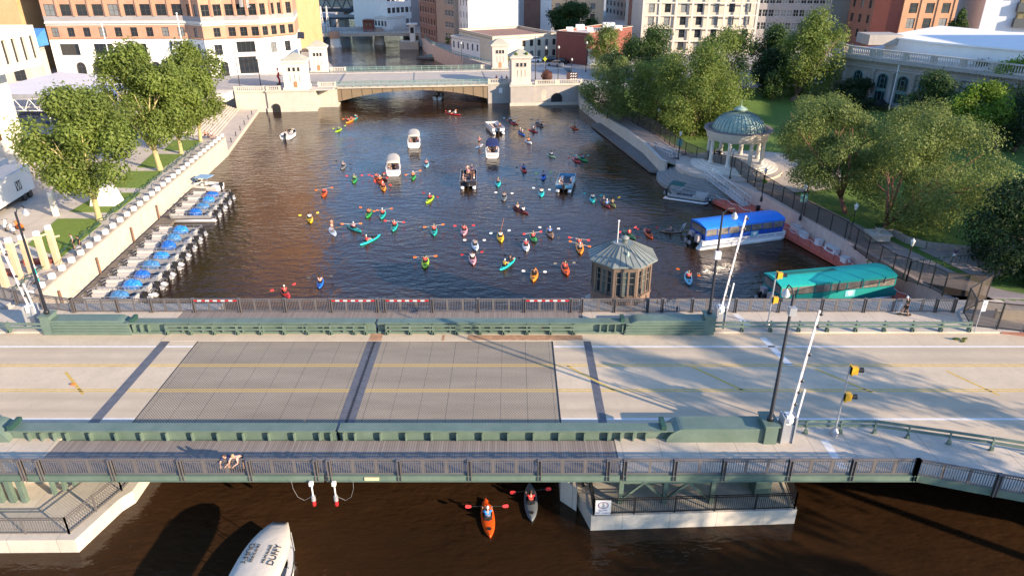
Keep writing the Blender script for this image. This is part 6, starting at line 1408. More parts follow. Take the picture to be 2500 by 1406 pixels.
# ================================================================ far stone bridge (own axes)
O = Vector((-40.5, 168.3, 0)); AZ = radians(6.5); SB = thing('stone_bridge', 'pale stone bridge with green railings and steel arch, closing the basin', 'bridge', O, AZ)
def sp(name, m, mat, par=None, sm=False): return obj(name, m.mesh(name, mat, None, sm), par or SB)
sp('abutment', MB().box(-22, -15, -4.2, 24, -2, 4.4).box(-15, -4.4, -4.6, 24, -2, 4.4).box(-4.4, 0, -.4, 24, -2, 4.4), STONE)
sp('abutment', MB().box(35, 40, -.4, 24, -2, 4.4).box(40, 45.6, -3.9, 24, -2, 4.4).box(45.6, 57, -3.3, 24, -2, 4.4), concrete('grey_stone', (.40, .37, .34), (), 0, 0, .8, .5))
sp('plinth', MB().box(-15.2, -4.2, -4.9, -4.601, -1, .9).box(39.8, 57, -4.1, -3.901, -1, .7).box(-22, -15.2, -4.45, -4.201, -1, .8), STONE)
sp('cornice', MB().box(-15.2, -4.2, -4.8, -3, 4.401, 4.7).box(-22, -15.2, -4.4, -3, 4.401, 4.7).box(-4.2, .1, -.6, .5, 4.401, 4.7).box(34.9, 39.8, -.6, .5, 4.401, 4.7).box(39.8, 45.8, -4.1, -2.6, 4.401, 4.7).box(45.8, 57, -3.5, -2.4, 4.401, 4.7), STONE)
def balus(x0, x1, y, z=4.7, par=None):
    b = MB(); b.box(x0, x1, y-.15, y+.15, z+.8, z+1.0); b.box(x0, x1, y-.15, y+.15, z, z+.15); b.box(x0, x0+.5, y-.2, y+.2, z, z+1.05); b.box(x1-.5, x1, y-.2, y+.2, z, z+1.05)
    n = int((x1-x0-1.)/.42)
    for i in range(n): x = x0+.6+i*.42; b.tube([(x, y, z+.15), (x, y, z+.4), (x, y, z+.8)], [.07, .13, .06], 6, False)
    sp('balustrade', b, STONE, par)
for x0, x1, y in ((-22, -15.2, -4.1), (-15, -11.8, -4.4), (-4.2, 0, -.4), (35, 39.8, -.3), (45.8, 51, -3.2), (51, 57, -3.2), (-14, -9.4, 22.6), (-4, 0, 22.6), (35, 38.5, 22.6), (43, 48, 22.6)): balus(x0, x1, y)
sp('roadway', MB().box(-30, 57, 3, 19.5, 4.0, 4.52), FSTR); sp('side_walk', MB().box(-22, 57, -.2, 2.99, 4.0, 4.66), PLAZA); sp('side_walk', MB().box(-22, 57, 19.51, 22.4, 4.0, 4.66), PLAZA)
sp('side_walk', MB().box(-22, -.5, -4., -.201, 4.41, 4.66), PLAZA); sp('side_walk', MB().box(39.9, 57, -3., -.201, 4.41, 4.66), PLAZA)
sp('deck_grating', MB().box(.2, 34.8, 3.2, 19.3, 4.521, 4.53), M('far_deck', (.46, .42, .36), .7, var=.1)); sp('deck_joint', MB().box(-.3, .15, 3, 19.5, 4.522, 4.535).box(34.85, 35.2, 3, 19.5, 4.522, 4.535).box(17.4, 17.7, 3, 19.5, 4.531, 4.54), DARKP)
g = MB(); TN = M('tan_steel', (.21, .155, .095), .6, var=.1); n = 28
for yy in (-.3, 22.1):
    V = []; F = []
    for i in range(n+1):
        x = 35*i/n; f = abs(i/n*2-1); zb = 3.45-2.3*f**2.0; V += [(x, yy, zb), (x, yy, 4.15), (x, yy+.25, 4.15), (x, yy+.25, zb)]
    for i in range(n):
        for j in range(4): a = 4*i+j; b = 4*i+(j+1) % 4; F.append((a, b, b+4, a+4))
    g.add(V, F)
sp('arch_girder', g, TN); g = MB()
for i in range(15): x = 1+i*2.35; f = abs(x/35*2-1); g.box(x, x+.12, -.42, -.305, 3.5-2.3*f*f, 4.1)
sp('web_stiffener', g, M('dark_tan', (.2, .15, .1), .6, var=.1)); sp('deck_edge', MB().box(0, 35, -.7, -.0, 4.151, 4.45), BEIGE)
for yy in (-.55, 22.5):
    r = MB(); LG = M('light_green_rail', (.22, .34, .29), .5, var=.1)
    for z in (4.75, 5.2, 5.7): r.bar((0, yy, z), (35, yy, z), .07)
    for i in range(19): r.box(35*i/18-.05, 35*i/18+.05, yy-.06, yy+.06, 4.4, 5.75)
    for i in range(170): r.box(35*i/170-.015, 35*i/170+.015, yy-.015, yy+.015, 4.7, 5.65)
    sp('green_railing', r, LG)
r = MB()
for yy in (2.9, 19.6):
    for z in (4.95, 5.2): r.bar((-14, yy, z), (45, yy, z), .07)
    for i in range(30): r.box(-14+i*2, -13.93+i*2, yy-.03, yy+.03, 4.6, 5.25)
sp('curb_rail', r, DGREEN)
def archhole(x, y, r, zt, nm='arched_opening', m=BLACK, z0=-.5): 
    q = [(x-r, z0), (x+r, z0)]+[(x+r*cos(a), zt-r+r*sin(a)) for a in [pi*i/12 for i in range(13)]]; sp(nm, MB().add([(a, y, b) for a, b in q], [tuple(range(len(q)))]), m)
archhole(-13.2, -4.93, .9, 1.9); archhole(51.0, -3.33, 1.35, 2.7); archhole(47.9, -3.33, .62, 3.6, 'blind_niche', BEIGE, 1.); 
sp('notice_panel', MB().box(37.6, 38.4, -.46, -.42, 2.4, 3.6), WPAINT)
def tower(x, y, w_, label, mat, veg=False):
    c = Vector((*rot2(x, y, AZ), 0))+O; t = thing('bridge_tower', label, 'tower', (c.x, c.y, 4.4), AZ, 'stone towers of the far bridge'); h = w_/2
    q = lambda nm, m, mt, par=None: obj(nm, m.mesh(nm, mt), par or t)
    q('shaft', MB().box(-h, h, -h, h, 0, 5.9), mat); q('base_course', MB().box(-h-.25, h+.25, -h-.25, h+.25, 0, .8), mat); q('cornice', MB().box(-h-.15, h+.15, -h-.15, h+.15, 5.9, 6.2).box(-h-.4, h+.4, -h-.4, h+.4, 6.2, 6.55), mat)
    rf = MB(); hh = h+.3; z = 6.55
    rf.add([(-hh, -hh, z), (hh, -hh, z), (hh, hh, z), (-hh, hh, z), (-hh*.55, -hh*.55, z+.8), (hh*.55, -hh*.55, z+.8), (hh*.55, hh*.55, z+.8), (-hh*.55, hh*.55, z+.8), (0, 0, z+1.5)], [(0, 1, 5, 4), (1, 2, 6, 5), (2, 3, 7, 6), (3, 0, 4, 7), (4, 5, 8), (5, 6, 8), (6, 7, 8), (7, 4, 8)])
    q('roof', rf, concrete('tower_roof', (.42, .41, .33), (), 0, 0))
    for k_ in range(3):
        xx = (k_-1)*w_*.2
        w2 = q('window', MB().box(xx-.33, xx+.33, -h-.08, -h-.005, 4.2, 4.3).box(xx-.33, xx+.33, -h-.08, -h-.005, 5.15, 5.25).box(xx-.36, xx-.28, -h-.08, -h-.005, 4.2, 5.25).box(xx+.28, xx+.36, -h-.08, -h-.005, 4.2, 5.25), mat)
        q('pane', MB().box(xx-.28, xx+.28, -h-.03, -h-.01, 4.3, 5.15), GLASS, w2); q('slot', MB().box(xx-.05, xx+.05, -h-.02, -h-.004, 2., 3.6), TXT)
    if veg:
        for k_ in (-1, 1): cmx = crown_mesh(95+k_, .8, .4, .5, 300, .25, 6); cmx.materials.append(LEAF_E); obj('roof_weeds', cmx, t, (k_*h*.55, -h*.9, 6.9))
    else: q('door', MB().box(-.4, .4, -h-.06, -h-.01, .1, 2.1), M('door_brown', (.36, .2, .1), .6, var=.1))
    return t
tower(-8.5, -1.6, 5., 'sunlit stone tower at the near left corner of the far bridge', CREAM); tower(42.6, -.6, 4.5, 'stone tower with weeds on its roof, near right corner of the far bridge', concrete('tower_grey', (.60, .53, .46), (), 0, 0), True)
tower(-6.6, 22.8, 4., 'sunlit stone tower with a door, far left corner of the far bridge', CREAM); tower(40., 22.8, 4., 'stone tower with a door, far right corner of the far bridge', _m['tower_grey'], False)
for i, (u, v, cl) in enumerate(((1212, 200, 'red'), (1225, 200, 'blue'), (1237, 200, 'black'))): p = G(u, v+3, 4.67); person('stand', p, 0, 'person in %s at the balustrade left of the near right stone tower' % cl, cl, 'navy', i % 2, i)
p = G(1335, 201, 4.6); t = thing('topiary_ball', 'big brown-red ball sculpture on the right side of the far bridge', 'sculpture', (p.x, p.y-.5, 4.6)); cmx = crown_mesh(97, 1.5, 1.5, 1.3, 5000, .2, 30, 0, 0, .3); cmx.materials.append(leafmat('red_brown_ball', (.08, .02, .015), (.16, .06, .04), .1))
obj('ball', cmx, t, (0, 0, 1.5)); obj('core', MB().ell((0, 0, 1.4), (1.3, 1.3, 1.2), 16, 10).mesh('core', M('core_dark', (.06, .02, .015), .8), None, True), t)
# street lamps / signals round the far bridge
def slim(u, v, H, label, z=4.66, head=True, col=BLACK):
    p = G(u, v, z); t = thing('street_lamp', label, 'street lamp', p); obj('pole', MB().tube([(0, 0, 0), (0, 0, .6), (0, 0, H)], [.18, .1, .07], 7).mesh('p', col), t)
    if head: obj('lamp_head', MB().lathe([(.08, H), (.25, H+.15), (.22, H+.5), (.03, H+.7)], 8).mesh('h', M('lantern_glass')), t)
for a in ((587, 219, 10, 'dark tall pole left of the steps corner'), (637, 212, 6, 'dark lamp post left of the red figure'), (695, 208, 9.5, 'dark tall lamp beside the near left stone tower'), (1307, 196, 9.5, 'dark tall lamp just right of the near right stone tower'), (1362, 200, 7.5, 'grey lamp post right of the ball sculpture'),
          (1332, 176, 5.6, 'lamp post behind the yellow diamond sign'), (1430, 176, 6.8, 'grey post carrying a side arm at the park corner'), (1127, 150, 4.5, 'lamp post on the far riverwalk'), (1395, 186, 3.6, 'short lamp post near the striped board')): slim(*a)
t = thing('warning_sign', 'yellow diamond warning sign right of the near right stone tower', 'sign', G(1330, 176, 4.6)); obj('post', MB().tube([(0, 0, 0), (0, 0, 3.6)], .05, 6).mesh('p', GALV), t); obj('sign_panel', MB().box(-.4, .4, -.02, .02, -.4, .4).mesh('s', M('sign_lime', (.75, .8, .05), .5, var=0)), t, (0, -.08, 3.2)).rotation_euler = (0, pi/4, 0)
t = thing('striped_board', 'dark red and white striped board by the right balustrade', 'board', G(1393, 202, 4.6)); obj('panel', MB().box(-1., 1.6, 0, .1, .4, 2.3).mesh('s', M('board_dark', (.06, .03, .03), .6)), t); m = MB()
for i in range(3):
    for j in range(3): m.bar((-.1+j*.55, -.03, .7+i*.6), (.25+j*.55, -.03, .95+i*.6), .02, .18)
obj('stripe', m.mesh('st', WPAINT), t)
p = G(682, 207, 4.6); t = thing('red_sculpture', 'tall thin bright red figure sculpture by the left balustrade', 'sculpture', p); obj('figure', MB().tube([(0, 0, 0), (.2, 0, 1.), (-.1, 0, 1.8), (.15, 0, 2.6), (0, 0, 3.2)], [.3, .22, .3, .2, .12], 8).ell((0, 0, 3.5), .28).tube([(-.3, 0, 2.), (.1, 0, 2.4), (.6, 0, 1.9)], .1, 6).mesh('f', REDP, None, True), t)
obj('stand', MB().lathe([(.5, 0), (.5, .12), (.1, .14)], 10).mesh('s', BLACK), t)
# small cars near the far right
def car(u, v, rz, label, col, z=4.52, L=4.5, truck=False):
    p = G(u, v, z); t = thing('parked_car', label, 'car', p, rz); b = MB().prof([(-L/2, .25), (L/2, .25), (L/2, .75), (L/2-.9, .9), (L/2-1.6, .95), (-L/2+.6, .95), (-L/2, .85)], -.88, .88); obj('body', b.mesh('b', col), t)
    c = MB().add([(-.8, -L*.36, .95), (.8, -L*.36, .95), (.8, L*.22, .95), (-.8, L*.22, .95), (-.66, -L*.26, 1.45), (.66, -L*.26, 1.45), (.66, L*.08, 1.45), (-.66, L*.08, 1.45)], [(4, 5, 6, 7), (0, 1, 5, 4), (1, 2, 6, 5), (2, 3, 7, 6), (3, 0, 4, 7)]); obj('window', c.mesh('c', GLASS), t)
    obj('roof', MB().box(-.66, .66, -L*.26, L*.08, 1.451, 1.5).mesh('r', col), t)
    for y in (-L*.3, L*.3):
        for s in (-1, 1): obj('wheel', MB().tube([(s*.7, y, .33), (s*.92, y, .33)], .33, 12).mesh('w', BLACK), t)
    return t
CARM = [M('car_silver', (.45, .47, .5), .3, metal=.4, var=0), M('car_white', (.75, .75, .75), .3, var=0), M('car_black', (.02, .02, .025), .2, var=0), M('car_blue', (.05, .1, .3), .3, var=0)]
car(1303, 152, 1.4, 'white pickup-like car right of the near right stone tower, on the far side', CARM[1]); car(1343, 152, 1.5, 'black car parked beside the red brick building', CARM[2]); car(1355, 162, .9, 'silver-blue car parked in front of the red brick building', CARM[0]); car(1368, 156, 1.2, 'dark car at the foot of the red brick wall', CARM[2])
car(998, 71, 1.5, 'white car in front of the white building by the second bridge', CARM[1]); car(2140, 262, 1.3, 'black car parked in front of the stone library', CARM[2], 4.3)
for i, u in enumerate((2010, 2028, 2052, 2075, 2090, 2105)): car(u, 93, 0, 'car parked at the foot of the blank grey wall, number %s from the left' % ['one', 'two', 'three', 'four', 'five', 'six'][i], CARM[(i*2+1) % 4])
# ================================================================ buildings
_wc = {}
def win_mesh(w_, h, nx, nz, ft=.09, sill=True):
    k_ = (round(w_, 2), round(h, 2), nx, nz, sill)
    if k_ not in _wc:
        m = MB(); y0, y1 = -.02, .06
        m.box(0, w_, y0, y1, 0, ft); m.box(0, w_, y0, y1, h-ft, h); m.box(0, ft, y0, y1, ft, h-ft); m.box(w_-ft, w_, y0, y1, ft, h-ft)
        for i in range(1, nx): x = w_*i/nx; m.box(x-ft*.35, x+ft*.35, y0+.01, y1-.01, ft, h-ft)
        for i in range(1, nz): z = h*i/nz; m.box(ft, w_-ft, y0+.012, y1-.012, z-ft*.35, z+ft*.35)
        p = MB().quad((ft*.5, .03, ft*.5), (w_-ft*.5, .03, ft*.5), (w_-ft*.5, .03, h-ft*.5), (ft*.5, .03, h-ft*.5)); s = MB().box(-.1, w_+.1, -.32, .0, -.12, -.002)
        _wc[k_] = (m.mesh('window', FRAME), p.mesh('pane', GLASS), s.mesh('sill', BEIGE))
    return _wc[k_]
wr = random.Random(3)
def facade(t, p0, p1, bands, rows, depth=.28, frame=None, panes=None, sill=False, off=(0, 0)):
    """wall from p0 to p1 (left to right seen from outside). bands: [(z0,z1,mat)], rows: [(z0,z1,width,[centres 0..1],nx,nz)]"""
    p0 = Vector(p0); p1 = Vector(p1); d = p1-p0; L = d.length; d.normalize(); n = Vector((d.y, -d.x)); ang = atan2(d.y, d.x); base = Vector(t.location)
    panes = panes or [GLASS, GLASS, GLASS, BLIND]
    W = {}
    def q(mat, u0, u1, z0, z1):
        if u1-u0 < 1e-4 or z1-z0 < 1e-4: return
        a = p0+d*u0; b = p0+d*u1; W.setdefault(mat, MB()).quad((a.x, a.y, z0), (b.x, b.y, z0), (b.x, b.y, z1), (a.x, a.y, z1))
    def rev(mat, u0, u1, z0, z1):
        a = p0+d*u0; b = p0+d*u1; c = b-n*depth; e = a-n*depth; m = W.setdefault(mat, MB())
        m.quad((a.x, a.y, z0), (b.x, b.y, z0), (c.x, c.y, z0), (e.x, e.y, z0)); m.quad((a.x, a.y, z1), (e.x, e.y, z1), (c.x, c.y, z1), (b.x, b.y, z1))
        m.quad((a.x, a.y, z0), (e.x, e.y, z0), (e.x, e.y, z1), (a.x, a.y, z1)); m.quad((b.x, b.y, z0), (b.x, b.y, z1), (c.x, c.y, z1), (c.x, c.y, z0))
    for (z0, z1, mat) in bands:
        cuts = sorted([r for r in rows if r[0] >= z0-1e-6 and r[1] <= z1+1e-6], key=lambda r: r[0]); z = z0
        for r in cuts:
            q(mat, 0, L, z, r[0]); u = 0
            for c in sorted(r[3]):
                u0 = c*L-r[2]/2; u1 = c*L+r[2]/2
                if u0 < u+.05 or u1 > L-.05: continue
                q(mat, u, u0, r[0], r[1]); u = u1; rev(mat, u0, u1, r[0], r[1])
                fm, pm, smh = win_mesh(r[2], r[1]-r[0], r[4], r[5]); a = p0+d*u0-n*(depth-.08)
                w_ = obj('window', fm, t, (a.x-base.x, a.y-base.y, r[0]-base.z), ang, frame)
                obj('pane', pm, w_, mat=wr.choice(panes))
                if sill: obj('sill', smh, w_, (0, -depth+.08, 0))
            q(mat, u, L, r[0], r[1]); z = r[1]
        q(mat, 0, L, z, z1)
    for mat, m in W.items(): m.build('wall', mat, t)
def cen(n, a=0., b=1.): return [a+(b-a)*(i+.5)/n for i in range(n)]
def block(name, label, A, B, depth, z1, mat, rows_front=(), rows_side=(), roof=None, z0=4.4, cat='building', frame=None, panes=None, side='right', bands=None, sill=False, parapet=.6):
    """A,B: front bottom corners left/right (world xy)"""
    A = Vector((A[0], A[1])); B = Vector((B[0], B[1])); d = (B-A).normalized(); n = Vector((-d.y, d.x))
    C_ = B+n*depth; D = A+n*depth; t = thing(name, label, cat, (A.x, A.y, z0)); bands = bands or [(z0, z1, mat)]
    facade(t, A, B, bands, rows_front, frame=frame, panes=panes, sill=sill)
    facade(t, B, C_, bands, rows_side if side in ('right', 'both') else (), frame=frame, panes=panes, sill=sill)
    facade(t, C_, D, bands, ()); facade(t, D, A, bands, rows_side if side in ('left', 'both') else (), frame=frame, panes=panes, sill=sill)
    MB().prism([tuple(A), tuple(B), tuple(C_), tuple(D)], z1-parapet-.2, z1-parapet).build('roof', roof or M('roof_grey', (.40, .38, .36), .9, var=.15, scale=.3), t)
    m = MB(); 
    for a, b in ((A, B), (B, C_), (C_, D), (D, A)): m.bar((a.x, a.y, z1+.06), (b.x, b.y, z1+.06), .5, .12)
    m.build('coping', BEIGE if mat is not WHITE else WHITE, t); return t
# big brick and white building on the left
P0, P1, P2, P3, P4, P5 = (-114, 184.2), (-80, 185.9), (-75, 182.2), (-70.5, 185.4), (-62.6, 187.4), (-56.2, 195.)
t = thing('office_building', 'big orange brick building with white stone base and many windows, upper left', 'building', (-85, 184, 4.4))
ZB = [(4.4, 13.15, WHITE), (13.15, 16.4, BRICK), (16.4, 17.4, M('pale_stone', (.56, .54, .50), .8, var=.08)), (17.4, 18.5, GREYW), (18.5, 60, BRICK)]
def fl(n, w_=1.9, a=0., b=1.): return [(17.55+4.1*i, 20.3+4.1*i, w_, cen(n, a, b), 2, 1) for i in range(4)]
def r2(zz): return zz
upper = lambda n, w_=2.1: [(18.55+4.2*i, 21.2+4.2*i, w_, cen(n), 2, 2) for i in range(3)]
sm = lambda n: [(13.75, 15.9, 1.7, cen(n), 2, 2)]
facade(t, P0, P1, ZB, upper(9, 2.5)+sm(9)+[(9.4, 12.1, 4.6, [.13, .37, .61], 4, 1)], frame=FRAME)
facade(t, P1, P2, ZB, [(18.55+4.2*i, 21.2+4.2*i, 1.6, cen(2), 2, 2) for i in range(3)]+[(13.75, 15.9, 1.5, [.5], 2, 2), (9.4, 12.1, 1.4, [.55], 2, 1)])
facade(t, P2, P3, ZB, upper(2, 1.9)+[(13.75, 15.9, 1.6, [.6], 2, 2), (9.5, 12., 1.9, [.55], 2, 2)])
facade(t, P3, P4, ZB, upper(3, 1.9)+sm(3)+[(9.9, 12.5, 4.4, [.5], 4, 1), (4.75, 8.9, 4.6, [.5], 4, 1)], panes=[GLASS])
facade(t, P4, P5, ZB, upper(4, 1.5)+[(13.75, 15.9, 1.5, cen(4), 2, 2), (9.5, 12., 1.7, [.3, .72], 2, 2)])
facade(t, P5, (-60, 212), ZB, []); facade(t, (-118, 212), P0, ZB, [])
MB().prism([P0, P1, P2, P3, P4, P5, (-60, 212), (-118, 212)], 59, 59.5).build('roof', M('roof_grey'), t)
m = MB(); m2 = MB(); m3 = MB()
for a, b in ((P0, P1), (P1, P2), (P2, P3), (P3, P4), (P4, P5)):
    m.bar((a[0], a[1], 17.0), (b[0], b[1], 17.0), .7, .35); A = Vector(a); B = Vector(b); L = (B-A).length; dd = (B-A).normalized(); nn = Vector((dd.y, -dd.x))
    for i in range(int(L/.45)): q = A+dd*(i*.45+.2)+nn*.1; m2.box(q.x-.12, q.x+.12, q.y-.1, q.y+.1, 13.2, 13.5)
    k_ = {34: 9}.get(round(L), max(2, round(L/3)))
    for i in range(k_+1):
        q = A+dd*(L*i/k_)+nn*.14
        if 0 < i < k_: m3.box(q.x-.22, q.x+.22, q.y-.14, q.y+.14, 18.5, 60)
m.build('cornice', _m['pale_stone'], t); m2.build('brick_dentils', _m['orange_brick'], t); m3.build('pilaster', _m['orange_brick'], t)
def archwin(t, p0, p1, c, z0, h, w_):
    p0 = Vector(p0); p1 = Vector(p1); d = (p1-p0).normalized(); n = Vector((d.y, -d.x)); L = (p1-p0).length; o = p0+d*(c*L)+n*.03; r = w_/2; zt = z0+h
    P = [(-r, z0), (r, z0)]+[(r*cos(a), zt-r+r*sin(a)) for a in [pi*i/10 for i in range(11)]]
    f = MB(); pts = [(o.x+d.x*x+n.x*.03, o.y+d.y*x+n.y*.03, z) for x, z in P]; f.tube(pts+[pts[0]], .09, 4, False); f.bar((o.x-d.x*r, o.y-d.y*r, zt-r), (o.x+d.x*r, o.y+d.y*r, zt-r), .12); f.bar((o.x+n.x*.03, o.y+n.y*.03, z0), (o.x+n.x*.03, o.y+n.y*.03, zt-.1), .08)
    w2 = f.build('arched_window', FRAME, t); MB().add([(o.x+d.x*x+n.x*.02, o.y+d.y*x+n.y*.02, z) for x, z in P], [tuple(range(len(P)))]).build('pane', GLASS, w2)
for c in (.18, .3, .5, .72): archwin(t, P0, P1, c, 4.5, 3.2, 2.1)
archwin(t, P2, P3, .68, 4.5, 3.4, 1.8); archwin(t, P4, P5, .62, 4.5, 3.3, 1.9)
a = G(455, 22, 24); MB().box(-66.2, -65.7, 185.3, 186.6, 20.5, 26).build('blade_sign_backing', M('blade_grey', (.3, .3, .3), .6), t)
tx = text('Bank', 1.3, TXTW, t, (-64.4+85, 186.2-184, 21.5-4.4), (pi/2, pi/2, 0), 'blade_lettering')
m = MB().box(-84.6, -80.6, 183.9, 185.6, 12.0, 12.4); ent = thing('theatre_canopy', 'white framed entrance canopy hung on the big brick building', 'canopy', (-82.5, 184, 8.5)); MB().box(-84.8, -80.4, 182.2, 185.3, 8.3, 8.7).build('canopy_slab', GALV, ent); MB().bar((-84, 185.2, 12.5), (-84, 182.4, 8.7), .1).bar((-81.2, 185.2, 12.5), (-81.2, 182.4, 8.7), .1).build('hanger_rod', WPAINT, ent)
MB().box(-84.9, -80.3, 185.28, 185.5, 9.2, 12.6).build('recess_panel', TXT, ent); MB().box(-84.2, -81., 184.9, 185.2, 9.6, 11.9).build('screen', WPAINT, ent)
# blue lean-to roof and stone bay between the hall and the brick building
t = block('stone_annex', 'buff stone annex with slanting blue metal roof left of the big brick building', (-126, 172), (-113.5, 173.5), 9, 12, _m['limestone'], [(5., 9.5, 2.6, [.4, .78], 2, 3)], [])
MB().quad((-126, 170.8, 12.2), (-113, 172.8, 12.2), (-113, 182, 16.), (-126, 182, 16.)).quad((-113, 172.8, 12.2), (-113, 182, 12.2), (-113, 182, 16.)).build('blue_roof', M('blue_metal_roof', (.06, .25, .6), .4, var=.25, scale=2), t)
block('brick_block', 'tall yellow-orange brick block at the top left corner', (-178, 188), (-122, 188), 30, 42, YBRICK, [], [])
# cream hall with slit windows, far left
t = thing('concert_hall', 'cream modernist hall with slit windows at the left edge', 'building', (-74.5, 107.6, 3.2))
facade(t, (-74.4, 62), (-74.4, 107.6), [(3.2, 18.1, CREAM)], []); facade(t, (-74.4, 107.6), (-130, 107.6), [(3.2, 18.1, CREAM)], []); facade(t, (-130, 62), (-74.4, 62), [(3.2, 18.1, CREAM)], [])
facade(t, (-67.7, 62), (-67.7, 106.5), [(18.1, 23.5, CREAM)], [(19.1, 22.2, 1.05, cen(22), 1, 1)], depth=.5, panes=[GLASS]); facade(t, (-130, 62), (-67.7, 62), [(18.1, 23.5, CREAM)], []); facade(t, (-67.7, 106.5), (-130, 106.5), [(18.1, 23.5, CREAM)], [])
MB().quad((-130, 62, 18.11), (-67.7, 62, 18.11), (-67.7, 106.5, 18.11), (-130, 106.5, 18.11)).build('soffit', CREAM, t); MB().box(-130, -67.9, 62.2, 106.3, 23.1, 23.2).build('roof', WHITE, t)
BG = M('bronze_glass', (.12, .07, .03), .2)
for y in (87, 101.5): MB().box(-74.44, -74.3, y, y+1.3, 8, 14.5).build('slot_window', BG, t)
# white canopy with space-frame truss
t = thing('stage_canopy', 'large flat white canopy roof carried on white space-frame trusses', 'canopy', (-85, 135, 3.3)); Q = [(-99.5, 131.5), (-72.3, 132.3), (-77, 150), (-97.5, 158.5)]
MB().prism(Q, 9.0, 9.35).build('roof', M('canopy_white', (.72, .72, .74), .5, var=.06, scale=.2), t); MB().prism([(x*1., y-.3) for x, y in Q[:2]]+[(-72.3, 132.1), (-99.5, 131.3)], 8.7, 9.4).build('fascia', GALV, t)
m = MB(); X = [-99+i*2.7 for i in range(11)]
for yy in (131.8, 135):
    for z in (8.5, 6.4): m.tube([(-99, yy, z), (-72.5, yy, z)], .09, 5)
    for i, x in enumerate(X[:-1]): m.tube([(x, yy, 8.5), (x+1.35, yy, 6.4)], .07, 5).tube([(x+1.35, yy, 6.4), (x+2.7, yy, 8.5)], .07, 5).tube([(x+1.35, 131.8, 6.4), (x+1.35+(1 if i % 2 else -1), 135, 8.5)], .06, 5)
m.build('truss', WPAINT, t); m = MB()
for x, y in ((-98, 133), (-86, 133), (-74, 133), (-78, 148), (-95, 155)): m.tube([(x, y, 3.3), (x, y, 6.4)], .16, 8)
m.build('column', WPAINT, t); m = MB()
r_ = random.Random(9)
cr_ = thing('stage_audience', 'rows of dark seating under the white canopy', 'seating', (-86, 136, 3.3))
for i in range(6): m.box(-97, -74.5, 133+i*1.6, 133.6+i*1.6, 3.7, 4.2)
m.build('bench_row', M('seat_blue', (.03, .05, .14), .6, var=.4, scale=3), cr_)
for (u, b, tp, lb) in ((275, 240, 30, 'slender white mast left of the west plaza trees'), (455, 240, 0, 'slender white mast between the west plaza trees')):
    p = G(u+15, b, 3.3); t = thing('flag_mast', lb, 'mast', p); obj('pole', MB().tube([(0, 0, 0), (0, 0, 15.5 if u < 300 else 17.5)], [.16, .09], 8).mesh('p', WPAINT), t); obj('tip', MB().ell((0, 0, 15.6 if u < 300 else 17.6), .2).mesh('b', WPAINT), t)
# bank behind the steps: planter block with steps
t = thing('stair_block', 'low cream block with planting at the top of the riverside steps', 'planter', (-64, 160, 3.3)); MB().box(-68.5, -62, 156.5, 161, 3.3, 5.0).build('block', CREAM, t); m = crown_mesh(98, 1.6, 1.2, .8, 900, .3, 10); m.materials.append(LEAF_D); obj('grasses', m, t, (-6.2, .5, 1.2))
# yellow brick river building and others along the channel
block('brick_warehouse', 'yellow brick building on the left bank just past the stone bridge', (-92, 222), (-70, 219), 38, 32, YBRICK, [(9+4*i, 11+4*i, 1.3, [.82], 1, 2) for i in range(6)], [])
t = block('white_bar', 'white balcony wing with dark awning between the brick buildings on the left bank', (-62, 200), (-57.5, 203), 12, 12.5, WHITE, [(5, 8, 2.4, [.5], 3, 2)], [(6, 8.5, 1.6, cen(3), 2, 2)])
MB().quad((-62, 197, 12.7), (-55.5, 200, 11.6), (-56.5, 204, 12.9), (-62, 203, 13.6)).build('awning', BLACK, t); MB().box(-61, -54.6, 201, 206, 8.2, 8.4).build('balcony', BLACK, t)
# second bridge with round brick piers
B2 = thing('low_bridge', 'low grey bridge with two round brick piers beyond the stone bridge', 'bridge', (-68, 280, 0)); a = (-76, 283); b = (-32, 286)
for i, (u, v) in enumerate(((817, 117), (925, 110))):
    p = G(u, v, 0); MB().lathe([(2.2, -1), (2.2, .5), (2., .6), (1.8, 3.1), (.01, 3.1)], 20, (p.x, p.y+2)).build('pier_base', CREAM, B2, True); MB().lathe([(1.9, 3.1), (1.9, 5.4), (1.7, 5.6), (.01, 5.6)], 20, (p.x, p.y+2)).build('pier_top', _m['orange_brick'], B2, True)
MB().prism([(-80, 281.5), (-22, 286), (-23, 298), (-80, 293)], 3.6, 4.7).build('deck', BEIGE, B2); m = MB()
for z in (5.2, 5.6, 5.95): m.bar((-80, 281.6, z), (-22, 286.1, z), .1)
for i in range(30): x = -80+2*i; y = 281.6+4.5*i/29; m.box(x-.06, x+.06, y-.06, y+.06, 4.7, 6)
m.build('railing', M('blue_grey_rail', (.25, .3, .33), .5, var=.1), B2); MB().prism([(-80, 292.8), (-22, 297.8), (-22, 298.1), (-80, 293.1)], 4.7, 5.9).build('far_parapet', GALV, B2)
p = G(900, 80, 4.5); t = block('bridge_hut', 'small brick tender hut standing on the low bridge', (p.x-2, p.y), (p.x+1.8, p.y), 4, 9., REDW, [(6.5, 8, .9, [.3, .7], 1, 1)], [])
p = G(1008, 122, 0); t = thing('control_tower', 'small white concrete control tower at the right end of the low bridge', 'tower', (p.x, p.y, 0)); MB().box(p.x-5, p.x+2, p.y+.5, p.y+5, -1, 2.7).build('base', BEIGE, t); MB().box(p.x-1, p.x+.9, p.y+1, p.y+3, 2.7, 8.4).build('shaft', WHITE, t); MB().box(p.x-1.9, p.x+1.8, p.y+.3, p.y+4, 8.4, 8.9).build('roof', WHITE, t); MB().box(p.x-.7, p.x+.6, p.y+.93, p.y+.99, 5.6, 7.6).build('window', GLASS, t)
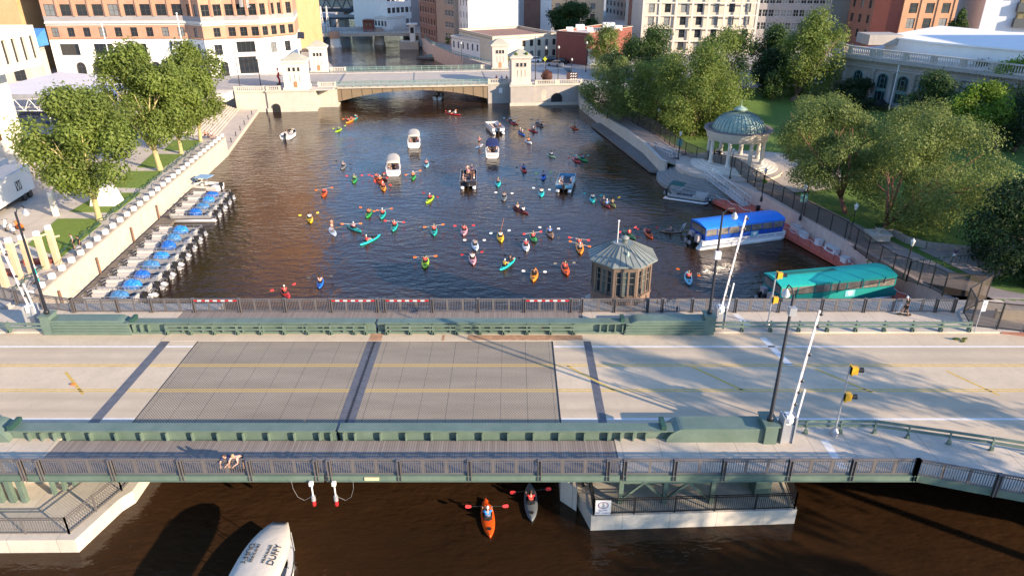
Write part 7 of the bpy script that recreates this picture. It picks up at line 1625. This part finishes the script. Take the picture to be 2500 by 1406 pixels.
for u in (782, 796):
    p = G(u+4, 83, 4.6); p.y += 2; t = thing('lattice_mast', 'tall white lattice mast on the left end of the low bridge, %s one' % ('left' if u == 782 else 'right'), 'mast', p); m = MB()
    for s in (-1, 1): m.tube([(s*.6, 0, 0), (s*.12, 0, 9.5)], .09, 5)
    for i in range(9): f = i/9; g_ = (i+1)/9; m.tube([(-.6+.48*f, 0, 9.5*f), (.6-.48*g_, 0, 9.5*g_)], .06, 4).tube([(.6-.48*f, 0, 9.5*f), (-.6+.48*g_, 0, 9.5*g_)], .06, 4)
    obj('lattice', m.mesh('l', WPAINT), t); obj('foot', MB().box(-.8, .8, -.5, .5, 0, .3).mesh('f', BEIGE), t)
# truss bridge in the distance
t = thing('truss_bridge', 'dark steel truss bridge across the far channel', 'bridge', (-78, 335, 0)); m = MB(); x0, x1, yy = -98, -62, 338
DK = M('dark_truss', (.06, .07, .085), .6, var=.1)
for z in (9.0, 13.6): m.box(x0, x1, yy, yy+.6, z, z+.7)
for i in range(8): xa = x0+36*i/8; xb = x0+36*(i+.5)/8; xc = x0+36*(i+1)/8; m.bar((xa, yy+.3, 9.3), (xb, yy+.3, 13.9), .4).bar((xb, yy+.3, 13.9), (xc, yy+.3, 9.3), .4)
m.build('truss', DK, t); MB().box(x0, x1, yy+.2, yy+12, 8.2, 9.0).box(x0, x1, yy-3, yy, 5.4, 6.2).build('deck', DK, t); MB().box(-92, -90, yy-2, yy+8, -1, 8.2).box(-77, -74.5, yy-2, yy+8, -1, 8.2).build('pier', BEIGE, t); MB().box(x0, x1, yy-3.1, yy-2.9, 6.2, 7.4).build('guard_rail', GALV, t)
t = block('ornate_tower', 'small pale tower with arched window at the right end of the truss bridge', (-63.5, 322), (-58, 322), 5, 15, _m['grey_stone'], [(8.5, 11.5, 2.2, [.5], 2, 2)], []); MB().add([(-64, 321.5, 15), (-57.5, 321.5, 15), (-57.5, 327.5, 15), (-64, 327.5, 15), (-62, 323.5, 17), (-59.5, 323.5, 17), (-59.5, 325.5, 17), (-62, 325.5, 17)], [(0, 1, 5, 4), (1, 2, 6, 5), (2, 3, 7, 6), (3, 0, 4, 7), (4, 5, 6, 7)]).build('tapered_roof', _m['grey_stone'], t)
block('glass_block', 'dark glass building far behind the truss bridge', (-120, 420), (-62, 420), 30, 40, M('dark_glass_wall', (.04, .07, .10), .2, var=.4, scale=.2), [(8+5*i, 11+5*i, 5, cen(8), 3, 1) for i in range(5)], [])
def bk(label, u0, v0, u1, v1, depth, h, mat, nf=0, ns=0, nr=6, w_=1.5, hh=1.9, z0=6.2, st=3.6, name='building', frame=None, panes=None, side='right', roof=None, nx=2, nz=2, sill=False, fa=0., fb=1.):
    A = G(u0, v0, 4.5); B = G(u1, v1, 4.5); rf = [(z0+st*i, z0+st*i+hh, w_, cen(nf, fa, fb), nx, nz) for i in range(nr)] if nf else []
    rs = [(z0+st*i, z0+st*i+hh, w_, cen(ns), nx, nz) for i in range(nr)] if ns else []
    if side == 'left': pass
    return block(name, label, A, B, depth, h, mat, rf, rs, side=side, frame=frame, panes=panes, roof=roof, sill=sill)
bk('brown brick building behind the ornate tower, left of the dark ones', 872, 56, 912, 62, 30, 30, brick('brown_brick', (.30, .17, .1), (.38, .23, .14)), 4, 0, 6, name='brick_building')
bk('dark narrow building wedged before the white building', 910, 57, 932, 60, 25, 28, DBRICK, 3, 0, 6, name='dark_building', w_=1.0)
bk('grey-pink panel building left of the white building', 928, 66, 950, 72, 30, 27, _m['grey_panel'], 3, 0, 6, name='panel_building', w_=1.0)
bk('bright white building with small square windows on the right bank', 948, 74, 1022, 68, 25, 26, WHITE, 7, 0, 6, name='white_building', w_=1.5, frame=FRAME, st=4.4, hh=2)
bk('small white low house left of the bright white building', 915, 74, 946, 77, 10, 9.5, WHITE, 4, 0, 1, name='white_house', w_=1.2)
bk('dark red brick building beside the bright white one', 1027, 92, 1066, 104, 40, 27, DBRICK, 6, 0, 6, name='brick_building', w_=1.1, sill=True)
bk('tan brick building with grey framed left edge', 1068, 104, 1110, 112, 14, 27, TBRICK, 3, 0, 6, name='tan_building', w_=1.5, fa=.5, frame=WFRAME)
bk('pale grey building with narrow windows left of the balconies', 1110, 108, 1145, 118, 18, 19.5, WHITE, 5, 0, 4, name='grey_building', w_=.7, nx=1)
t = bk('grey apartment building with small balconies', 1143, 106, 1172, 110, 20, 24, _m['grey_panel'], 3, 0, 6, name='apartment_building', w_=1.1)
A = G(1160, 108, 4.5)
for i in range(6): MB().box(A.x-.2, A.x+2., A.y-1.6, A.y-.1, 8+4*i, 8.2+4*i).box(A.x-.2, A.x+2., A.y-1.6, A.y-1.5, 8.2+4*i, 9.1+4*i).build('balcony', GALV, t)
bk('huge blank white wall of a building, top centre', 1170, 90, 1345, 80, 30, 24, M('blank_white', (.82, .81, .79), .7, var=.03), 0, 0, name='white_building')
bk('low white shed-like house by the far riverwalk', 1103, 130, 1172, 142, 10, 9.5, WHITE, 6, 0, 1, name='white_house', w_=.8)
t = bk('long low cream building with small dark windows behind the stone towers', 1203, 151, 1358, 140, 24, 11.2, M('cream_paint', (.60, .54, .42), .8, var=.08), 5, 0, 2, name='cream_building', w_=1.1, hh=1.7, z0=5.0, st=3.0, fa=.42, fb=1.02, roof=M('red_brown_roof', (.28, .16, .13), .9, var=.15)); 
t = bk('low red brick building with white roof clutter and small sign', 1357, 152, 1432, 160, 24, 12.8, REDW, 0, 0, name='brick_shop', roof=M('pale_pink_roof', (.6, .48, .44), .9, var=.1)); A = G(1357, 152, 4.5)
MB().box(A.x+2.2, A.x+4.6, A.y-1.0, A.y-.75, 9.4, 11.2).build('sign_panel', WPAINT, t); MB().box(A.x+2.4, A.x+4.4, A.y-1.05, A.y-1.01, 9.9, 10.8).build('sign_band', REDP, t)
for i, (dx, dy, s) in enumerate(((3, 4, 1.4), (6, 8, 1.8), (9, 5, 1.2), (14, 9, 2.4), (17, 7, 1.6))): MB().box(A.x+dx, A.x+dx+s*1.4, A.y+dy, A.y+dy+s, 12.2, 12.4+s*.7).build('roof_unit', WPAINT, t)
t = bk('single storey wing with red lettering on its white fascia', 1434, 160, 1500, 160, 5, 8.6, WHITE, 0, 0, name='brick_shop', roof=M('pale_pink_roof'))
B = G(1500, 160, 4.5); text('STEINBERG', 1.2, REDP, t, (B.x-4.5-t.location.x, B.y-.3-t.location.y, 3.0), (pi/2, 0, 0), 'fascia_lettering')
bk('tan ornate old building far behind the dark broad tree', 1345, 60, 1472, 60, 30, 46, M('tan_stone', (.50, .38, .25), .8, var=.1), 12, 0, 6, name='tan_building', w_=2, hh=2.4, st=4.2)
bk('grey office building along the far street', 1478, 40, 1530, 52, 40, 50, _m['grey_panel'], 6, 0, 6, name='office_building', w_=2.2)
bk('narrow brown brick building left of the beige one', 1528, 118, 1572, 122, 30, 40, DBRICK, 1, 0, 6, name='brick_building', w_=4.2, hh=2.4, nx=3, nz=1, st=4.3)
t = bk('wide beige building with evenly spaced windows behind the park', 1563, 135, 1830, 133, 26, 40, BEIGE, 7, 0, 6, name='beige_building', w_=1.8, hh=2.4, st=3.55, z0=5.8, nx=1, frame=FRAME, panes=[BLIND, GLASS, BLIND, GLASS]); A = G(1563, 135, 4.5); B = G(1830, 133, 4.5)
m = MB()
for i in range(8): m.box(A.x+(B.x-A.x)*i/7-.3, A.x+(B.x-A.x)*i/7+.3, A.y-.16, A.y+.1, 4.5, 40)
for i in range(10): m.box(A.x, B.x, A.y-.12, A.y-.003, 4.75+3.55*i, 5.15+3.55*i)
m.build('frame_grid', M('pale_frame', (.58, .52, .45), .8, var=.1), t)
bk('grey building with paired small windows right of the beige one', 1836, 98, 2015, 100, 26, 50, _m['grey_panel'], 12, 0, 7, name='grey_building', w_=1.8, hh=2.3, st=4.2, z0=8, frame=WFRAME)
t = bk('blank weathered grey concrete wall of a building', 2013, 96, 2130, 98, 26, 30, concrete('stained', (.42, .40, .36), (), 0, 0, .75, .25), 0, 0, name='concrete_building')
bk('grey upper block above the blank concrete wall', 2020, 85, 2136, 87, 20, 50, _m['grey_panel'], 6, 0, 5, name='concrete_building', z0=31, st=4)
t = thing('brick_tower', 'orange brick tower with a dark red painted side wall', 'building', (120, 245, 4.4)); A = G(2185, 118, 4.5); B = G(2308, 118, 4.5)
OB = brick('tower_brick', (.44, .22, .12), (.52, .29, .17))
facade(t, (A.x, A.y), (B.x, B.y), [(4.4, 48, OB)], [(6+4.5*i, 9+4.5*i, 3.3, [.18], 2, 2) for i in range(6)]+[], frame=FRAME) if False else None
facade(t, (A.x, A.y), (B.x, B.y), [(4.4, 48, OB)], [(6+4.5*i, 9+4.5*i, 2.6, [.19, .51, .82], 2, 2) for i in range(7)])
facade(t, (A.x-7.5, A.y+4), (A.x, A.y), [(4.4, 48, REDW)], []); facade(t, (A.x-10, A.y+16), (A.x-7.5, A.y+4), [(4.4, 48, DBRICK)], [(7+4.5*i, 9.5+4.5*i, 1.3, cen(3), 1, 2) for i in range(6)]); facade(t, (B.x, B.y), (B.x+8, B.y+25), [(4.4, 48, OB)], [])
m = MB()
for f in (0.01, .345, .67, .99): x = A.x+(B.x-A.x)*f; m.box(x-.45, x+.45, A.y-.3, A.y+.2, 4.5, 48)
m.build('pilaster', OB, t); MB().prism([(A.x-7.5, A.y+4), (A.x, A.y), (B.x, B.y), (B.x+8, B.y+25), (A.x-10, A.y+25)], 47, 47.5).build('roof', M('roof_grey'), t)
t = thing('parking_garage', 'pale parking garage with open decks right of the brick tower', 'building', (150, 270, 4.4)); A = G(2325, 85, 4.5); B = G(2440, 80, 4.5); m = MB(); m2 = MB()
for i in range(7): m.prism([(A.x, A.y), (B.x, B.y), (B.x, B.y+20), (A.x, A.y+20)], 7+3.4*i, 8.5+3.4*i)
m2.prism([(A.x, A.y+1.5), (B.x, B.y+1.5), (B.x, B.y+18), (A.x, A.y+18)], 4.5, 28)
m.build('parapet', BEIGE, t); m2.build('interior', BLACK, t)
A = G(2372, 121, 4.5); B = G(2570, 121, 4.5); t = block('white_tower', 'white corner building with dark banded window bays, top right', (A.x+3, A.y+4), (B.x+20, B.y-6), 30, 50, M('blue_white_wall', (.60, .63, .68), .7, var=.05), [], [])
d = (Vector((B.x+20, B.y-6))-Vector((A.x+3, A.y+4))).normalized(); m = MB(); m2 = MB()
for i in range(8):
    p = Vector((A.x+3, A.y+4))+d*9; q = p+d*22; n = Vector((d.y, -d.x))*1.6; m.prism([tuple(p+n), tuple(q+n), tuple(q), tuple(p)], 11+4.6*i, 13.6+4.6*i); m2.prism([tuple(p+n*.6+d*.6), tuple(q+n*.6), tuple(q), tuple(p+d*.6)], 13.6+4.6*i, 15.6+4.6*i)
m.build('dark_band', M('charcoal', (.07, .08, .085), .6, var=.1), t); m2.build('window_band', M('warm_glass', (.22, .19, .11), .15, var=.6, scale=.8), t)
# far riverwalk on the right bank
t = thing('river_wall', 'pinkish sloping ramp wall along the right bank beyond the stone bridge', 'wall', (-10, 210, 0)); ribbon([(-3.4, 198), (-17, 223), (-27, 250), (-33, 275)], .1, -.6, -1, 4.6).build('wall_face', PW, t)
t = thing('riverwalk_railing', 'green railing along the far riverwalk on the right bank', 'railing', (-10, 210, 4.6)); m = MB(); P_ = [(-3.4, 198), (-17, 223), (-27, 250), (-33, 275)]
for a, b in zip(P_, P_[1:]):
    for z in (5.0, 5.6): m.bar((a[0], a[1], z), (b[0], b[1], z), .12)
    for i in range(14): x = a[0]+(b[0]-a[0])*i/14; y = a[1]+(b[1]-a[1])*i/14; m.box(x-.05, x+.05, y-.05, y+.05, 4.5, 5.65)
m.build('rail', _m['light_green_rail'], t)
p = G(1055, 140, .5); t = thing('round_dock', 'small angular dock with a teal cover beside the far riverwalk', 'dock', p); obj('deck', MB().prism([(-5, -2), (5, -3), (6, 3), (-3, 4)], -.4, .2).mesh('d', M('grey_dock'), None), t); obj('cover', MB().prism([(-1.5, -1), (3.5, -1.4), (4, 2), (0, 2)], .2, .9).mesh('c', LG), t)
hr = random.Random(4)
for i in range(9):
    f = i/8; x = -1+(-26+1)*f+3+hr.uniform(0, 2); y = 200+(250-200)*f; m = crown_mesh(120+i, 1.3, 1.3, 1.1, 500, .4, 8); m.materials.append([LEAF_B, LEAF_A, LEAF_C][i % 3])
    t = thing('riverwalk_shrub', 'green shrub on the far riverwalk, %s counted from the stone bridge' % ['first', 'second', 'third', 'fourth', 'fifth', 'sixth', 'seventh', 'eighth', 'ninth'][i], 'shrub', (x, y, 4.5), 0, 'shrubs on the far riverwalk'); obj('foliage', m, t, (0, 0, 1.2)); obj('stem', MB().tube([(0, 0, 0), (0, 0, 1.)], .08, 5).mesh('s', BARK), t)
# neoclassical stone library
LB = concrete('library_stone', (.38, .35, .32), (), 0, 0, .8, .5); t = thing('library', 'grey neoclassical stone building with arched windows, columns and roof balustrade', 'building', (80, 150, 4.2))
L0 = (71.6, 165.); L1 = (70.6, 156); L2 = (74., 150.); L3 = (93., 122.); L4 = (125, 140); L5 = (105, 185)
zt = 13.0
facade(t, L0, L1, [(4.2, zt, LB)], []); facade(t, L1, L2, [(4.2, zt, LB)], []); facade(t, L2, L3, [(4.2, zt, LB)], []); facade(t, L5, L0, [(4.2, zt, LB)], []); facade(t, L3, L4, [(4.2, zt, LB)], [])
def bl2(a, b, w_, z0, z1, mat, nm): m = MB(); m.bar((a[0], a[1], (z0+z1)/2), (b[0], b[1], (z0+z1)/2), w_, z1-z0); return m.build(nm, mat, t)
for a, b in ((L0, L1), (L1, L2), (L2, L3), (L3, L4)):
    bl2(a, b, .8, 11.2, 11.6, LB, 'architrave'); bl2(a, b, 2.2, 12.7, 13.2, LB, 'cornice'); bl2(a, b, .9, 4.2, 5.0, LB, 'plinth')
    A = Vector(a); B = Vector(b); dd = (B-A).normalized(); L = (B-A).length; nn = Vector((dd.y, -dd.x)); m = MB()
    m.bar(tuple(A-nn*.1)+(14.9,), tuple(B-nn*.1)+(14.9,), .5, .25); m.bar(tuple(A-nn*.1)+(13.4,), tuple(B-nn*.1)+(13.4,), .5, .35); k_ = int(L/.45)
    for i in range(k_):
        q = A+dd*(i*.45+.2)-nn*.1
        if i % 12 in (0, 1): m.box(q.x-.22, q.x+.22, q.y-.22, q.y+.22, 13.2, 15)
        else: m.tube([(q.x, q.y, 13.5), (q.x, q.y, 13.95), (q.x, q.y, 14.8)], [.08, .15, .07], 6, False)
    m.build('balustrade', concrete('balus_stone', (.52, .48, .43), (), 0, 0) if 'balus_stone' not in _m else _m['balus_stone'], t); m = MB()
    for i in range(int(L/.6)): q = A+dd*(i*.6+.3)+nn*.9; m.box(q.x-.12, q.x+.12, q.y-.12, q.y+.12, 12.5, 12.7)
    m.build('dentils', LB, t)
TW = M('teal_frame', (.10, .22, .22), .5, var=.1)
def libwin(a, b, c):
    A = Vector(a); B = Vector(b); d = (B-A).normalized(); n = Vector((d.y, -d.x)); o = A+d*((B-A).length*c)+n*.05; pts = lambda P: [(o.x+d.x*x, o.y+d.y*x, z) for x, z in P]; r = 1.05
    P = [(-r, 7.6), (r, 7.6)]+[(r*cos(q), 9.6+r*.85*sin(q)) for q in [pi*i/10 for i in range(11)]]
    f = MB(); q = pts(P); f.tube(q+[q[0]], .12, 4, False)
    for x in (-.45, .45): f.bar(pts([(x, 7.6)])[0], pts([(x, 10.3)])[0], .08)
    q = pts([(.45*cos(k_), 9.1+.6*sin(k_)) for k_ in [2*pi*i/12 for i in range(13)]]); f.tube(q, .05, 4, False)
    f.bar(pts([(-r, 5.2)])[0], pts([(r, 5.2)])[0], .12); f.bar(pts([(-r, 7.2)])[0], pts([(r, 7.2)])[0], .35); f.bar(pts([(-r, 5.2)])[0], pts([(-r, 7.2)])[0], .15); f.bar(pts([(r, 5.2)])[0], pts([(r, 7.2)])[0], .15)
    for x in (-.45, .45): f.bar(pts([(x, 5.2)])[0], pts([(x, 7.2)])[0], .1)
    w_ = f.build('arched_window', TW, t); g = MB(); g.add(pts(P), [tuple(range(len(P)))]); g.add(pts([(-r, 5.2), (r, 5.2), (r, 7.2), (-r, 7.2)]), [(0, 1, 2, 3)]); g.build('pane', GLASS, w_)
libwin(L0, L1, .55); libwin(L1, L2, .5)
for i in range(8): libwin(L2, L3, (i+.5)/8)
A = Vector(L2); B = Vector(L3); d = (B-A); n = Vector((d.y, -d.x)).normalized()
for i in range(9): q = A+d*(i/8)+n*.35; MB().lathe([(.5, 5.), (.5, 5.3), (.42, 5.4), (.36, 10.6), (.55, 10.8), (.55, 11.2)], 12, tuple(q)).build('column', LB, t, True)
for q in (L1, L0): MB().box(q[0]-.5, q[0]+.6, q[1]-.5, q[1]+.5, 5., 11.2).build('corner_pier', LB, t)
MB().prism([L0, L1, L2, L3, L4, L5], 12.9, 13.0).build('roof', M('lib_roof', (.5, .48, .46), .9), t); MB().prism([(80, 160), (84, 150), (102, 128), (124, 142), (104, 182)], 13.0, 16.2).build('penthouse', WHITE, t); MB().prism([(79.5, 160.5), (83.6, 149.5), (102, 127.3), (124.8, 142), (104, 183)], 16.2, 16.5).build('penthouse_roof', M('bright_roof', (.8, .79, .77), .8, var=.04), t); MB().box(75, 82, 157, 163, 15., 17.).build('parapet_block', LB, t)
for i in range(5): MB().box(104+i*2.4, 105.8+i*2.4, 131+i*1.4, 132.6+i*1.4, 13, 14.4).build('roof_unit', GALV, t)
block('shade_block', 'tall brick buildings out of view on the right, added to shade the park', (138, 0), (170, 0), 128, 36, DBRICK, [], [(8+4*i, 10.2+4*i, 1.8, cen(9), 2, 2) for i in range(8)], side='left')  # unseen block, placed and sized to cast shade over the park
block('shade_block', 'brick and stone building out of view behind the camera line, added for its shade', (120, -60), (160, -60), 45, 26, TBRICK, [], [(8+4*i, 10.2+4*i, 1.8, cen(6), 2, 2) for i in range(4)], side='left')  # second unseen block, added as a shade caster
